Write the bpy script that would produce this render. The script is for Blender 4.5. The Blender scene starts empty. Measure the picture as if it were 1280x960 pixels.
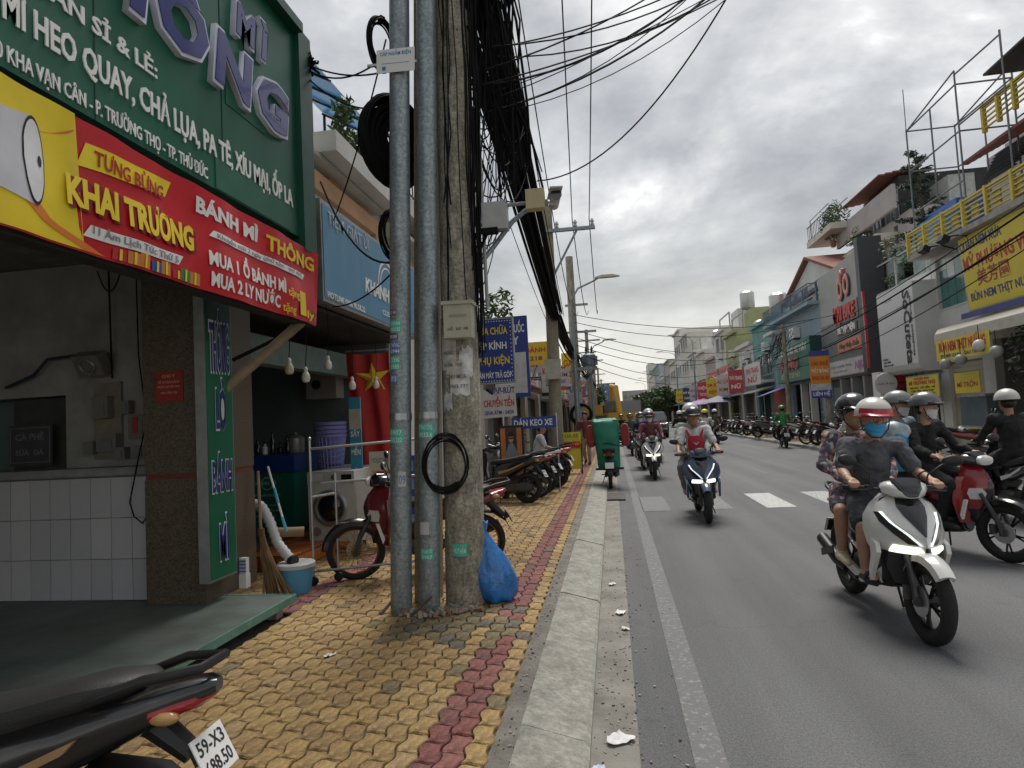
import bpy, bmesh, math, random
from mathutils import Vector, Matrix
random.seed(7)
sc = bpy.context.scene
COL = sc.collection
R = math.radians
PI = math.pi

# ------------------------------------------------------------------ camera, sky, sun, exposure
CAM_H = 1.62
cd = bpy.data.cameras.new('camera'); cam = bpy.data.objects.new('camera', cd); COL.objects.link(cam)
cd.sensor_width = 36.0; cd.lens = 36.0*800/1280; cd.clip_start = 0.05; cd.clip_end = 3000
_th = math.atan(46.5/800); _ps = math.atan(122.7/(800/math.cos(_th)))
cam.matrix_world = (Matrix.Translation((0, 0, CAM_H)) @ Matrix.Rotation(_ps, 4, 'Z')
                    @ Matrix.Rotation(PI/2+_th, 4, 'X') @ Matrix.Rotation(R(-3.0), 4, 'Z'))
sc.camera = cam

SUN_EL, SUN_AZ = 62.0, 8.0       # azimuth clockwise from +Y (high, ahead down the street)
w = bpy.data.worlds.new('World'); sc.world = w; w.use_nodes = True
nt = w.node_tree; nt.nodes.clear()
def N(t, **kw):
    n = nt.nodes.new(t)
    for k, v in kw.items(): setattr(n, k, v)
    return n
def L(a, b): nt.links.new(a, b)
sky = N('ShaderNodeTexSky', sky_type='NISHITA', sun_disc=False)
sky.sun_elevation = R(SUN_EL); sky.sun_rotation = R(SUN_AZ); sky.air_density = 1.4; sky.dust_density = 3.0
tc = N('ShaderNodeTexCoord'); sp = N('ShaderNodeSeparateXYZ'); L(tc.outputs['Generated'], sp.inputs[0])
# clouds live on a flat layer overhead: project the view direction on a plane
zc = N('ShaderNodeMath', operation='MAXIMUM'); L(sp.outputs['Z'], zc.inputs[0]); zc.inputs[1].default_value = 0.0
za = N('ShaderNodeMath', operation='ADD'); L(zc.outputs[0], za.inputs[0]); za.inputs[1].default_value = 0.28
dx = N('ShaderNodeMath', operation='DIVIDE'); L(sp.outputs['X'], dx.inputs[0]); L(za.outputs[0], dx.inputs[1])
dy = N('ShaderNodeMath', operation='DIVIDE'); L(sp.outputs['Y'], dy.inputs[0]); L(za.outputs[0], dy.inputs[1])
cb = N('ShaderNodeCombineXYZ'); L(dx.outputs[0], cb.inputs[0]); L(dy.outputs[0], cb.inputs[1])
n1 = N('ShaderNodeTexNoise'); n1.inputs['Scale'].default_value = 1.2; n1.inputs['Detail'].default_value = 8; n1.inputs['Roughness'].default_value = 0.56; n1.inputs['Distortion'].default_value = 0.35
mp = N('ShaderNodeMapping'); mp.inputs['Location'].default_value = (2.62, 5.1, 0.0); L(cb.outputs[0], mp.inputs[0]); L(mp.outputs[0], n1.inputs['Vector'])
n2 = N('ShaderNodeTexNoise'); n2.inputs['Scale'].default_value = 3.4; n2.inputs['Detail'].default_value = 7; n2.inputs['Roughness'].default_value = 0.6
L(mp.outputs[0], n2.inputs['Vector'])
cr = N('ShaderNodeValToRGB'); L(n1.outputs['Fac'], cr.inputs[0])
e = cr.color_ramp.elements; e[0].position = 0.34; e[0].color = (0.17, 0.18, 0.198, 1); e[1].position = 0.72; e[1].color = (0.95, 0.945, 0.92, 1)
x = e.new(0.46); x.color = (0.25, 0.26, 0.28, 1); x = e.new(0.57); x.color = (0.335, 0.345, 0.36, 1); x = e.new(0.635); x.color = (0.47, 0.475, 0.48, 1)
cr2 = N('ShaderNodeValToRGB'); L(n2.outputs['Fac'], cr2.inputs[0])
e = cr2.color_ramp.elements; e[0].position = 0.36; e[0].color = (0.86, 0.865, 0.88, 1); e[1].position = 0.74; e[1].color = (1.42, 1.4, 1.36, 1)
mul = N('ShaderNodeMixRGB', blend_type='MULTIPLY'); mul.inputs[0].default_value = 1.0; L(cr.outputs[0], mul.inputs[1]); L(cr2.outputs[0], mul.inputs[2])
# the cloud base thins to a pale warm band towards the horizon
hz = N('ShaderNodeMapRange'); L(sp.outputs['Z'], hz.inputs[0]); hz.inputs[1].default_value = 0.02; hz.inputs[2].default_value = 0.42; hz.inputs[3].default_value = 1.0; hz.inputs[4].default_value = 0.0
hp = N('ShaderNodeMath', operation='POWER'); L(hz.outputs[0], hp.inputs[0]); hp.inputs[1].default_value = 2.2
hm = N('ShaderNodeMath', operation='MULTIPLY'); L(hp.outputs[0], hm.inputs[0]); hm.inputs[1].default_value = 0.9
mh = N('ShaderNodeMixRGB'); L(hm.outputs[0], mh.inputs[0]); L(mul.outputs[0], mh.inputs[1]); mh.inputs[2].default_value = (0.66, 0.65, 0.59, 1)
bg1 = N('ShaderNodeBackground'); L(sky.outputs[0], bg1.inputs[0]); bg1.inputs[1].default_value = 0.05
bg2 = N('ShaderNodeBackground'); L(mh.outputs[0], bg2.inputs[0]); bg2.inputs[1].default_value = 0.72
mx = N('ShaderNodeMixShader'); mx.inputs[0].default_value = 0.92; L(bg1.outputs[0], mx.inputs[1]); L(bg2.outputs[0], mx.inputs[2])
wo = N('ShaderNodeOutputWorld'); L(mx.outputs[0], wo.inputs[0])

sl = bpy.data.lights.new('sun', 'SUN'); sl.energy = 1.5; sl.angle = R(28); sl.color = (1.0, 0.96, 0.9)
so = bpy.data.objects.new('sun', sl); COL.objects.link(so)
_d = Vector((math.sin(R(SUN_AZ))*math.cos(R(SUN_EL)), math.cos(R(SUN_AZ))*math.cos(R(SUN_EL)), math.sin(R(SUN_EL))))
so.rotation_euler = (-_d).to_track_quat('-Z', 'Y').to_euler(); so.location = (0, 0, 40)

vs = sc.view_settings
vs.view_transform = 'Standard'; vs.look = 'None'; vs.gamma = 1.0; vs.exposure = 1.22; vs.use_curve_mapping = False
sc.cycles.max_bounces = 5; sc.cycles.diffuse_bounces = 3; sc.cycles.glossy_bounces = 3
sc.cycles.transparent_max_bounces = 8; sc.cycles.use_adaptive_sampling = True; sc.cycles.use_denoising = True

# ------------------------------------------------------------------ materials
MATS = {}
def mat(name, col=(.5, .5, .5), rough=.6, metal=0., var=.12, scale=6., bump=0., dirt=0., dirtcol=(.06, .055, .045), spec=.5, coat=0., emit=0., alpha=1., trans=0., stretch=None, bscale=None):
    """procedural material: base colour with two octaves of tone variation, optional stains and fine relief"""
    if name in MATS: return MATS[name]
    m = bpy.data.materials.new(name); m.use_nodes = True; MATS[name] = m
    t = m.node_tree; b = t.nodes['Principled BSDF']
    b.inputs['Roughness'].default_value = rough; b.inputs['Metallic'].default_value = metal
    b.inputs['Specular IOR Level'].default_value = spec
    if coat: b.inputs['Coat Weight'].default_value = coat; b.inputs['Coat Roughness'].default_value = .06
    if trans: b.inputs['Transmission Weight'].default_value = trans
    if alpha < 1: b.inputs['Alpha'].default_value = alpha
    c = (*col, 1)
    if emit:
        b.inputs['Emission Color'].default_value = c; b.inputs['Emission Strength'].default_value = emit
    b.inputs['Base Color'].default_value = c
    if var or dirt or bump:
        co = t.nodes.new('ShaderNodeTexCoord'); src = co.outputs['Object']
        if stretch:
            mp_ = t.nodes.new('ShaderNodeMapping'); mp_.inputs['Scale'].default_value = stretch
            t.links.new(src, mp_.inputs[0]); src = mp_.outputs[0]
    if var or dirt:
        n = t.nodes.new('ShaderNodeTexNoise'); n.inputs['Scale'].default_value = scale; n.inputs['Detail'].default_value = 5; n.inputs['Roughness'].default_value = .62
        t.links.new(src, n.inputs['Vector'])
        mr = t.nodes.new('ShaderNodeMapRange'); mr.inputs[1].default_value = .3; mr.inputs[2].default_value = .7
        mr.inputs[3].default_value = 1-var; mr.inputs[4].default_value = 1+var*.7
        t.links.new(n.outputs['Fac'], mr.inputs[0])
        mm = t.nodes.new('ShaderNodeMixRGB'); mm.blend_type = 'MULTIPLY'; mm.inputs[0].default_value = 1; mm.inputs[1].default_value = c
        t.links.new(mr.outputs[0], mm.inputs[2]); out = mm.outputs[0]
        if dirt:
            n2 = t.nodes.new('ShaderNodeTexNoise'); n2.inputs['Scale'].default_value = scale*.45; n2.inputs['Detail'].default_value = 7; n2.inputs['Roughness'].default_value = .7
            t.links.new(src, n2.inputs['Vector'])
            r2 = t.nodes.new('ShaderNodeMapRange'); r2.inputs[1].default_value = .5; r2.inputs[2].default_value = .72; r2.inputs[3].default_value = 0; r2.inputs[4].default_value = dirt
            t.links.new(n2.outputs['Fac'], r2.inputs[0])
            m2 = t.nodes.new('ShaderNodeMixRGB'); t.links.new(r2.outputs[0], m2.inputs[0]); t.links.new(out, m2.inputs[1]); m2.inputs[2].default_value = (*dirtcol, 1)
            out = m2.outputs[0]
        t.links.new(out, b.inputs['Base Color'])
    if bump:
        nb = t.nodes.new('ShaderNodeTexNoise'); nb.inputs['Scale'].default_value = bscale or scale*8; nb.inputs['Detail'].default_value = 4
        t.links.new(src, nb.inputs['Vector'])
        bp = t.nodes.new('ShaderNodeBump'); bp.inputs['Strength'].default_value = bump; bp.inputs['Distance'].default_value = .02
        t.links.new(nb.outputs['Fac'], bp.inputs['Height']); t.links.new(bp.outputs[0], b.inputs['Normal'])
    return m
def glass(name, col=(.03, .04, .04), rough=.08):
    return mat(name, col, rough, 0, .25, 2., spec=.8)

# ------------------------------------------------------------------ mesh builder
class MB:
    def __init__(s): s.v = []; s.f = []; s.m = []; s.sm = []
    def add(s, vs_, fs, mi=0, smooth=False, M=None):
        o = len(s.v)
        s.v += [tuple(M @ Vector(p)) for p in vs_] if M else [tuple(p) for p in vs_]
        for f in fs: s.f.append([i+o for i in f]); s.m.append(mi); s.sm.append(smooth)
        return s
    def box(s, c, d, mi=0, M=None, rz=0., rx=0., ry=0., taper=1.):
        x, y, z = d[0]/2, d[1]/2, d[2]/2; t = taper
        p = [(-x, -y, -z), (x, -y, -z), (x, y, -z), (-x, y, -z), (-x*t, -y*t, z), (x*t, -y*t, z), (x*t, y*t, z), (-x*t, y*t, z)]
        T = Matrix.Translation(c) @ Matrix.Rotation(rz, 4, 'Z') @ Matrix.Rotation(ry, 4, 'Y') @ Matrix.Rotation(rx, 4, 'X')
        return s.add(p, [(0, 3, 2, 1), (4, 5, 6, 7), (0, 1, 5, 4), (1, 2, 6, 5), (2, 3, 7, 6), (3, 0, 4, 7)], mi, False, (M @ T) if M else T)
    def bb(s, x0, x1, y0, y1, z0, z1, mi=0, M=None):
        return s.box(((x0+x1)/2, (y0+y1)/2, (z0+z1)/2), (abs(x1-x0), abs(y1-y0), abs(z1-z0)), mi, M)
    def loft(s, rings, mi=0, smooth=True, cap=True, M=None, closed=True):
        n = len(rings[0]); V = []; F = []
        for r in rings: V += list(r)
        for i in range(len(rings)-1):
            for j in range(n if closed else n-1):
                a = i*n+j; b = i*n+(j+1) % n
                F.append((a, b, b+n, a+n))
        if cap:
            F.append(tuple(reversed(range(n)))); F.append(tuple(range((len(rings)-1)*n, len(rings)*n)))
        return s.add(V, F, mi, smooth, M)
    def tube(s, pts, r, n=8, mi=0, cap=True, M=None, flat=1.):
        pts = [Vector(p) for p in pts]; k = len(pts)
        rr = r if isinstance(r, (list, tuple)) else [r]*k
        rings = []; up = None
        for i, p in enumerate(pts):
            t = (pts[min(i+1, k-1)]-pts[max(i-1, 0)])
            if t.length < 1e-9: t = Vector((0, 0, 1))
            t.normalize()
            if up is None:
                up = Vector((0, 0, 1)) if abs(t.z) < .9 else Vector((1, 0, 0))
            a = t.cross(up)
            if a.length < 1e-6: a = t.cross(Vector((0, 1, 0)))
            a.normalize(); b = a.cross(t).normalized(); up = b
            rings.append([p + (a*math.cos(q*2*PI/n) + b*flat*math.sin(q*2*PI/n))*rr[i] for q in range(n)])
        rings = [list(reversed(q)) for q in rings]
        return s.loft(rings, mi, True, cap, M)
    def lathe(s, prof, n=16, mi=0, M=None, cap=True):
        rings = [[(r*math.cos(q*2*PI/n), r*math.sin(q*2*PI/n), z) for q in range(n)] for r, z in prof]
        return s.loft(rings, mi, True, cap, M)
    def ell(s, c, r, n=12, k=8, mi=0, M=None):
        T = Matrix.Translation(c)
        if M: T = M @ T
        rings = []
        for i in range(k+1):
            a = -PI/2 + PI*i/k; q = max(math.cos(a), .02)
            rings.append([(r[0]*q*math.cos(j*2*PI/n), r[1]*q*math.sin(j*2*PI/n), r[2]*math.sin(a)) for j in range(n)])
        return s.loft(rings, mi, True, True, T)
    def torus(s, R_, r, n=24, k=8, mi=0, M=None, sx=1., sz=1., a0=0., a1=2*PI):
        full = abs(a1-a0-2*PI) < 1e-6
        rings = []
        for i in range(n if full else n+1):
            a = a0+(a1-a0)*i/n
            rings.append([((R_+r*sx*math.cos(q*2*PI/k))*math.cos(a), (R_+r*sx*math.cos(q*2*PI/k))*math.sin(a), r*sz*math.sin(q*2*PI/k)) for q in range(k)])
        if full: rings.append(rings[0])
        return s.loft(rings, mi, True, not full, M)
    def prism(s, poly, axis, a, b, mi=0, M=None):
        """poly: 2-D outline, extruded along axis from a to b"""
        def P(q, t):
            return {'x': (t, q[0], q[1]), 'y': (q[0], t, q[1]), 'z': (q[0], q[1], t)}[axis]
        n = len(poly); V = [P(q, a) for q in poly]+[P(q, b) for q in poly]
        F = [tuple(range(n)), tuple(range(2*n-1, n-1, -1))]+[(i, i+n, (i+1) % n+n, (i+1) % n) for i in range(n)]
        return s.add(V, F, mi, False, M)
    def quad(s, a, b, c, d, mi=0, M=None): return s.add([a, b, c, d], [(0, 1, 2, 3)], mi, False, M)
    def mesh(s, name, mats, sharp=None, recalc=True):
        me = bpy.data.meshes.new(name); me.from_pydata(s.v, [], s.f)
        for m in (mats if isinstance(mats, (list, tuple)) else [mats]): me.materials.append(m)
        me.polygons.foreach_set('material_index', s.m); me.polygons.foreach_set('use_smooth', s.sm)
        if recalc:
            bm = bmesh.new(); bm.from_mesh(me); bmesh.ops.recalc_face_normals(bm, faces=bm.faces); bm.to_mesh(me); bm.free()
        if any(s.sm): me.set_sharp_from_angle(angle=R(sharp or 42))
        me.update(); return me
    def build(s, name, mats, parent=None, sharp=None, loc=None, recalc=True):
        o = bpy.data.objects.new(name, s.mesh(name, mats, sharp, recalc)); COL.objects.link(o)
        if parent: o.parent = parent
        if loc: o.location = loc
        return o
def tag(o, label, cat, group=None):
    o['label'] = label; o['category'] = cat
    if group: o['group'] = group
    return o
def struct(o): o['kind'] = 'structure'; return o
def stuff(o): o['kind'] = 'stuff'; return o
def thing(name, label, cat, loc=(0, 0, 0), rz=0., group=None):
    o = bpy.data.objects.new(name, None); COL.objects.link(o); o.empty_display_size = .1
    o.location = loc; o.rotation_euler = (0, 0, rz); return tag(o, label, cat, group)
def dup(root, loc=None, rz=None, label=None, group=None):
    def cp(o, par):
        c = o.copy(); COL.objects.link(c); c.parent = par
        for ch in KIDS(o): cp(ch, c)
        return c
    c = cp(root, None)
    if loc: c.location = loc
    if rz is not None: c.rotation_euler = (root.rotation_euler[0], root.rotation_euler[1], rz)
    if label: c['label'] = label
    if group: c['group'] = group
    return c
def KIDS(o): return list(o.children)
FACE = {'+x': Matrix(((0, 0, 1), (1, 0, 0), (0, 1, 0))), '-x': Matrix(((0, 0, -1), (-1, 0, 0), (0, 1, 0))), '-y': Matrix(((1, 0, 0), (0, 0, -1), (0, 1, 0))),
        '+y': Matrix(((-1, 0, 0), (0, 0, 1), (0, 1, 0))), '+z': Matrix.Identity(3)}
def text(s, cap, width, m, parent, loc, face='-y', bold=.02, ext=.004, align='C', shear=0., name='lettering', rot=0., M3=None, bevel=0., sidemat=None):
    """one line of lettering as a thin mesh: cap height and total width in metres, its lower left / centre at loc"""
    cu = bpy.data.curves.new('t', 'FONT'); cu.body = s; cu.size = 1; cu.offset = bold; cu.extrude = .5; cu.resolution_u = 2; cu.shear = shear; cu.fill_mode = 'FRONT' if ext < .003 else 'BOTH'
    ob = bpy.data.objects.new('t', cu); COL.objects.link(ob); me = bpy.data.meshes.new_from_object(ob); me.name = name
    bpy.data.objects.remove(ob); bpy.data.curves.remove(cu)
    if not me.vertices: return None
    xs = [v.co.x for v in me.vertices]; x0, x1 = min(xs), max(xs)
    ky = cap/.727; kx = width/(x1-x0) if width else ky*.9
    off = {'C': (x0+x1)/2, 'L': x0, 'R': x1}[align]
    F = (M3 or FACE[face]) @ Matrix.Rotation(rot, 3, 'Z')
    for v in me.vertices:
        v.co = F @ Vector(((v.co.x-off)*kx, v.co.y*ky, (v.co.z+.5)*ext))
    me.materials.clear(); me.materials.append(m)
    if sidemat:
        me.materials.append(sidemat)
        nrm = F @ Vector((0, 0, 1))
        for p in me.polygons: p.material_index = 0 if abs(p.normal.dot(nrm)) > .8 else 1
    o = bpy.data.objects.new(name, me); COL.objects.link(o); o.parent = parent; o.location = loc
    return o
def sec(y, z, w_, h, n=14, p=2.4, x=0., zb=None):
    """superellipse cross-section in the x-z plane"""
    out = []
    for i in range(n):
        a = 2*PI*i/n; c, s_ = math.cos(a), math.sin(a)
        out.append((x+w_/2*math.copysign(abs(c)**(2/p), c), y, z+h/2*math.copysign(abs(s_)**(2/p), s_)))
    return out
FOLD = bpy.data.textures.new('cloth_folds', 'CLOUDS'); FOLD.noise_scale = .085; FOLD.noise_depth = 2
def organic(name, prims, voxel, m, parent, it=6, fac=.5, folds=0.):
    """closed tapered capsules and ellipsoids grown into one continuous surface"""
    b = MB()
    for p in prims:
        if p[0] == 'e':
            b.ell(p[1], p[2], 14, 9, M=p[3] if len(p) > 3 else None)
        else:
            pts, rr = p[1], p[2]
            P0 = Vector(pts[0]); P1 = Vector(pts[1]); Pn = Vector(pts[-1]); Pm = Vector(pts[-2])
            a = (P0-P1).normalized(); c = (Pn-Pm).normalized()
            ps = [P0+a*rr[0]*.95, P0+a*rr[0]*.6]+[Vector(q) for q in pts]+[Pn+c*rr[-1]*.6, Pn+c*rr[-1]*.95]
            rs = [rr[0]*.25, rr[0]*.8]+list(rr)+[rr[-1]*.8, rr[-1]*.25]
            b.tube(ps, rs, 12, flat=p[3] if len(p) > 3 else 1.)
    o = b.build(name, m, parent)
    r = o.modifiers.new('grow', 'REMESH'); r.mode = 'VOXEL'; r.voxel_size = voxel; r.use_smooth_shade = True
    if it:
        s_ = o.modifiers.new('relax', 'SMOOTH'); s_.factor = fac; s_.iterations = it
    if folds:
        d_ = o.modifiers.new('folds', 'DISPLACE'); d_.texture = FOLD; d_.strength = folds; d_.mid_level = .45; d_.texture_coords = 'LOCAL'
    return o
# ------------------------------------------------------------------ ground, road, pavements
M_black = mat('black_plastic', (.012, .012, .013), .45, var=.2, scale=20)
M_gloss_black = mat('gloss_black', (.008, .008, .009), .18, var=.1, coat=.6)
M_white = mat('white_paint', (.74, .74, .72), .5, var=.06, dirt=.15, dirtcol=(.4, .38, .33))
M_steel = mat('steel', (.45, .46, .47), .35, .9, var=.12, scale=14)
M_galv = mat('galvanised_steel', (.27, .315, .33), .45, .45, var=.22, scale=5, bump=.08, dirt=.55, dirtcol=(.13, .15, .155), stretch=(3, 3, .8))
def _spangle(m, sc_, lo, hi):
    t = m.node_tree; b = t.nodes['Principled BSDF']; src = b.inputs['Base Color'].links[0].from_socket
    co = t.nodes.new('ShaderNodeTexCoord'); v = t.nodes.new('ShaderNodeTexNoise'); v.inputs['Scale'].default_value = sc_; v.inputs['Detail'].default_value = 6; v.inputs['Roughness'].default_value = .75; t.links.new(co.outputs['Object'], v.inputs['Vector'])
    r = t.nodes.new('ShaderNodeMapRange'); r.inputs[1].default_value = .38; r.inputs[2].default_value = .66; r.inputs[3].default_value = lo; r.inputs[4].default_value = hi; t.links.new(v.outputs['Fac'], r.inputs[0])
    x_ = t.nodes.new('ShaderNodeMixRGB'); x_.blend_type = 'MULTIPLY'; x_.inputs[0].default_value = 1; t.links.new(src, x_.inputs[1]); t.links.new(r.outputs[0], x_.inputs[2]); t.links.new(x_.outputs[0], b.inputs['Base Color']); return m
_spangle(M_galv, 42, .62, 1.35)
M_rust = mat('rusty_steel', (.16, .07, .035), .8, .2, var=.35, scale=9, bump=.2)
M_conc = mat('weathered_concrete', (.33, .32, .295), .9, var=.22, scale=3, bump=.3, dirt=.5, dirtcol=(.12, .115, .1))
_spangle(M_conc, 25, .6, 1.3)
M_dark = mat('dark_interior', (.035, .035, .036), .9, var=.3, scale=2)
M_white_print = mat('white_print', (.78, .78, .76), .5, var=.05)
M_rubber = mat('rubber', (.014, .014, .014), .75, var=.3, scale=18, bump=.15)
M_cable = mat('black_cable', (.009, .009, .01), .8, var=.2, scale=10, spec=.15)
M_leaf = [mat('leaf_a', (.06, .115, .03), .55, var=.3, scale=9), mat('leaf_b', (.09, .15, .04), .55, var=.3, scale=9), mat('leaf_c', (.042, .075, .024), .6, var=.3, scale=9)]
M_bark = mat('bark', (.11, .085, .06), .9, var=.3, scale=9, bump=.4)

def asphalt():
    m = mat('asphalt', (.112, .113, .117), .82, var=.16, scale=1.1, bump=.35, bscale=160, dirt=.4, dirtcol=(.09, .09, .092), stretch=(1, .25, 1))
    t = m.node_tree; b = t.nodes['Principled BSDF']
    src = b.inputs['Base Color'].links[0].from_socket
    co = t.nodes.new('ShaderNodeTexCoord')
    v = t.nodes.new('ShaderNodeTexNoise'); v.inputs['Scale'].default_value = 190; v.inputs['Detail'].default_value = 2; t.links.new(co.outputs['Object'], v.inputs['Vector'])
    r = t.nodes.new('ShaderNodeMapRange'); r.inputs[1].default_value = .35; r.inputs[2].default_value = .7; r.inputs[3].default_value = .55; r.inputs[4].default_value = 1.55
    t.links.new(v.outputs['Fac'], r.inputs[0])
    x_ = t.nodes.new('ShaderNodeMixRGB'); x_.blend_type = 'MULTIPLY'; x_.inputs[0].default_value = 1; t.links.new(src, x_.inputs[1]); t.links.new(r.outputs[0], x_.inputs[2])
    # wheel tracks polished along the lanes, oil drips, older patches
    mp_ = t.nodes.new('ShaderNodeMapping'); mp_.inputs['Scale'].default_value = (1.5, .035, 1); t.links.new(co.outputs['Object'], mp_.inputs[0])
    n3 = t.nodes.new('ShaderNodeTexNoise'); n3.inputs['Scale'].default_value = 1.2; n3.inputs['Detail'].default_value = 4; t.links.new(mp_.outputs[0], n3.inputs['Vector'])
    r3 = t.nodes.new('ShaderNodeMapRange'); r3.inputs[1].default_value = .3; r3.inputs[2].default_value = .7; r3.inputs[3].default_value = .78; r3.inputs[4].default_value = 1.2; t.links.new(n3.outputs['Fac'], r3.inputs[0])
    n4 = t.nodes.new('ShaderNodeTexNoise'); n4.inputs['Scale'].default_value = 2.2; n4.inputs['Detail'].default_value = 8; n4.inputs['Roughness'].default_value = .7; t.links.new(co.outputs['Object'], n4.inputs['Vector'])
    r4 = t.nodes.new('ShaderNodeMapRange'); r4.inputs[1].default_value = .6; r4.inputs[2].default_value = .72; r4.inputs[3].default_value = 1.; r4.inputs[4].default_value = .72; t.links.new(n4.outputs['Fac'], r4.inputs[0])
    vz = t.nodes.new('ShaderNodeTexVoronoi'); vz.feature = 'DISTANCE_TO_EDGE'; vz.inputs['Scale'].default_value = .32
    nd = t.nodes.new('ShaderNodeTexNoise'); nd.inputs['Scale'].default_value = 1.6; nd.inputs['Detail'].default_value = 6; t.links.new(co.outputs['Object'], nd.inputs['Vector'])
    md = t.nodes.new('ShaderNodeMixRGB'); md.blend_type = 'ADD'; md.inputs[0].default_value = .9; t.links.new(co.outputs['Object'], md.inputs[1]); t.links.new(nd.outputs['Color'], md.inputs[2]); t.links.new(md.outputs[0], vz.inputs['Vector'])
    r5 = t.nodes.new('ShaderNodeMapRange'); r5.inputs[1].default_value = .0015; r5.inputs[2].default_value = .005; r5.inputs[3].default_value = .86; r5.inputs[4].default_value = 1.; t.links.new(vz.outputs['Distance'], r5.inputs[0])
    v6 = t.nodes.new('ShaderNodeTexNoise'); v6.inputs['Scale'].default_value = 70; v6.inputs['Detail'].default_value = 3; t.links.new(co.outputs['Object'], v6.inputs['Vector'])
    r6 = t.nodes.new('ShaderNodeMapRange'); r6.inputs[1].default_value = .35; r6.inputs[2].default_value = .65; r6.inputs[3].default_value = .8; r6.inputs[4].default_value = 1.2; t.links.new(v6.outputs['Fac'], r6.inputs[0])
    y0_ = t.nodes.new('ShaderNodeMath'); y0_.operation = 'MULTIPLY'; t.links.new(r5.outputs[0], y0_.inputs[0]); t.links.new(r6.outputs[0], y0_.inputs[1])
    y1_ = t.nodes.new('ShaderNodeMath'); y1_.operation = 'MULTIPLY'; t.links.new(r3.outputs[0], y1_.inputs[0]); t.links.new(y0_.outputs[0], y1_.inputs[1])
    y_ = t.nodes.new('ShaderNodeMath'); y_.operation = 'MULTIPLY'; t.links.new(y1_.outputs[0], y_.inputs[0]); t.links.new(r4.outputs[0], y_.inputs[1])
    x2 = t.nodes.new('ShaderNodeMixRGB'); x2.blend_type = 'MULTIPLY'; x2.inputs[0].default_value = 1; t.links.new(x_.outputs[0], x2.inputs[1]); t.links.new(y_.outputs[0], x2.inputs[2])
    t.links.new(x2.outputs[0], b.inputs['Base Color'])
    return m
M_asph = asphalt()
def worn_paint(name, cover, col=(.55, .55, .53)):
    m = mat(name, col, .7, var=.15, scale=9, bump=.2, bscale=150)
    t = m.node_tree; b = t.nodes['Principled BSDF']
    src = b.inputs['Base Color'].links[0].from_socket
    co = t.nodes.new('ShaderNodeTexCoord')
    v = t.nodes.new('ShaderNodeTexNoise'); v.inputs['Scale'].default_value = 26; v.inputs['Detail'].default_value = 9; v.inputs['Roughness'].default_value = .75; t.links.new(co.outputs['Object'], v.inputs['Vector'])
    r = t.nodes.new('ShaderNodeMapRange'); r.inputs[1].default_value = .62-cover*.3; r.inputs[2].default_value = .70-cover*.3; r.inputs[3].default_value = .08; r.inputs[4].default_value = .3+.7*cover
    t.links.new(v.outputs['Fac'], r.inputs[0])
    x_ = t.nodes.new('ShaderNodeMixRGB'); t.links.new(r.outputs[0], x_.inputs[0]); x_.inputs[1].default_value = (.1, .1, .102, 1); t.links.new(src, x_.inputs[2])
    t.links.new(x_.outputs[0], b.inputs['Base Color']); return m

g = MB(); g.quad((-400, -60, -.06), (400, -60, -.06), (400, 1500, -.06), (-400, 1500, -.06))
struct(g.build('ground', mat('bare_earth', (.16, .145, .12), .95, var=.2, scale=.5)))
g = MB()
for i in range(40):                                   # a gently uneven sheet
    y0 = -6+i*(3.0 if i < 20 else 40); y1 = -6+(i+1)*3.0 if i < 20 else -6+60+(i-19)*18
for y0, y1 in [(-6, 30), (30, 120), (120, 700)]:
    g.quad((.03, y0, 0), (7.25, y0, 0), (7.25, y1, 0), (.03, y1, 0))
struct(g.build('road', M_asph))
g = MB(); g.quad((-.2, -6, .004), (.034, -6, .002), (.034, 300, .002), (-.2, 300, .004))
struct(g.build('gutter', mat('gutter_concrete', (.23, .215, .19), .9, var=.25, scale=4, bump=.3, bscale=60, dirt=.75, dirtcol=(.085, .075, .06))))

# painted markings
wl = MB(); wl.quad((.28, -4, .004), (.43, -4, .004), (.43, 140, .004), (.28, 140, .004))
struct(wl.build('edge_line', worn_paint('worn_edge_paint', .3, (.36, .36, .35))))
for k, (x0, cov) in enumerate([(.42, .12), (1.42, .3), (2.40, .75), (3.42, .62), (4.45, .66), (5.45, .6), (6.4, .5)]):
    q = MB(); q.quad((x0, 11.0, .004), (x0+.46, 11.0, .004), (x0+.46, 12.9, .004), (x0, 12.9, .004))
    struct(q.build('crossing_bar', worn_paint('worn_bar_%d' % k, cov)))
for k in range(9):
    y0 = 16.5+k*6
    q = MB(); q.quad((3.6, y0, .004), (3.74, y0, .004), (3.74, y0+2.2, .004), (3.6, y0+2.2, .004))
    struct(q.build('centre_dash', worn_paint('worn_dash', .6)))

# kerb: long sloping concrete stones, joint every 1.0 m
kerb = struct(bpy.data.objects.new('kerb', None)); COL.objects.link(kerb)
M_kerb = mat('kerb_concrete', (.34, .33, .29), .9, var=.32, scale=7, bump=.5, bscale=70, dirt=.6, dirtcol=(.17, .16, .13))
_spangle(M_kerb, 30, .72, 1.2)
kb = MB(); kb.prism([(-.195, -.05), (-.195, .035), (-.215, .055), (-.50, .128), (-.53, .128), (-.53, -.05)], 'y', 0, 1.194)
kme = kb.mesh('kerb_stone', M_kerb)
for k in range(62):
    o = bpy.data.objects.new('kerb_stone', kme); COL.objects.link(o); o.parent = kerb; o.location = (random.uniform(-.004, .004), -1.6+k*1.2, random.uniform(-.004, .004))
g = MB(); g.prism([(-.195, -.05), (-.195, .035), (-.215, .055), (-.50, .128), (-.53, .128), (-.53, -.05)], 'y', 72.8, 320); g.build('kerb_run', M_kerb, kerb)
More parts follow.
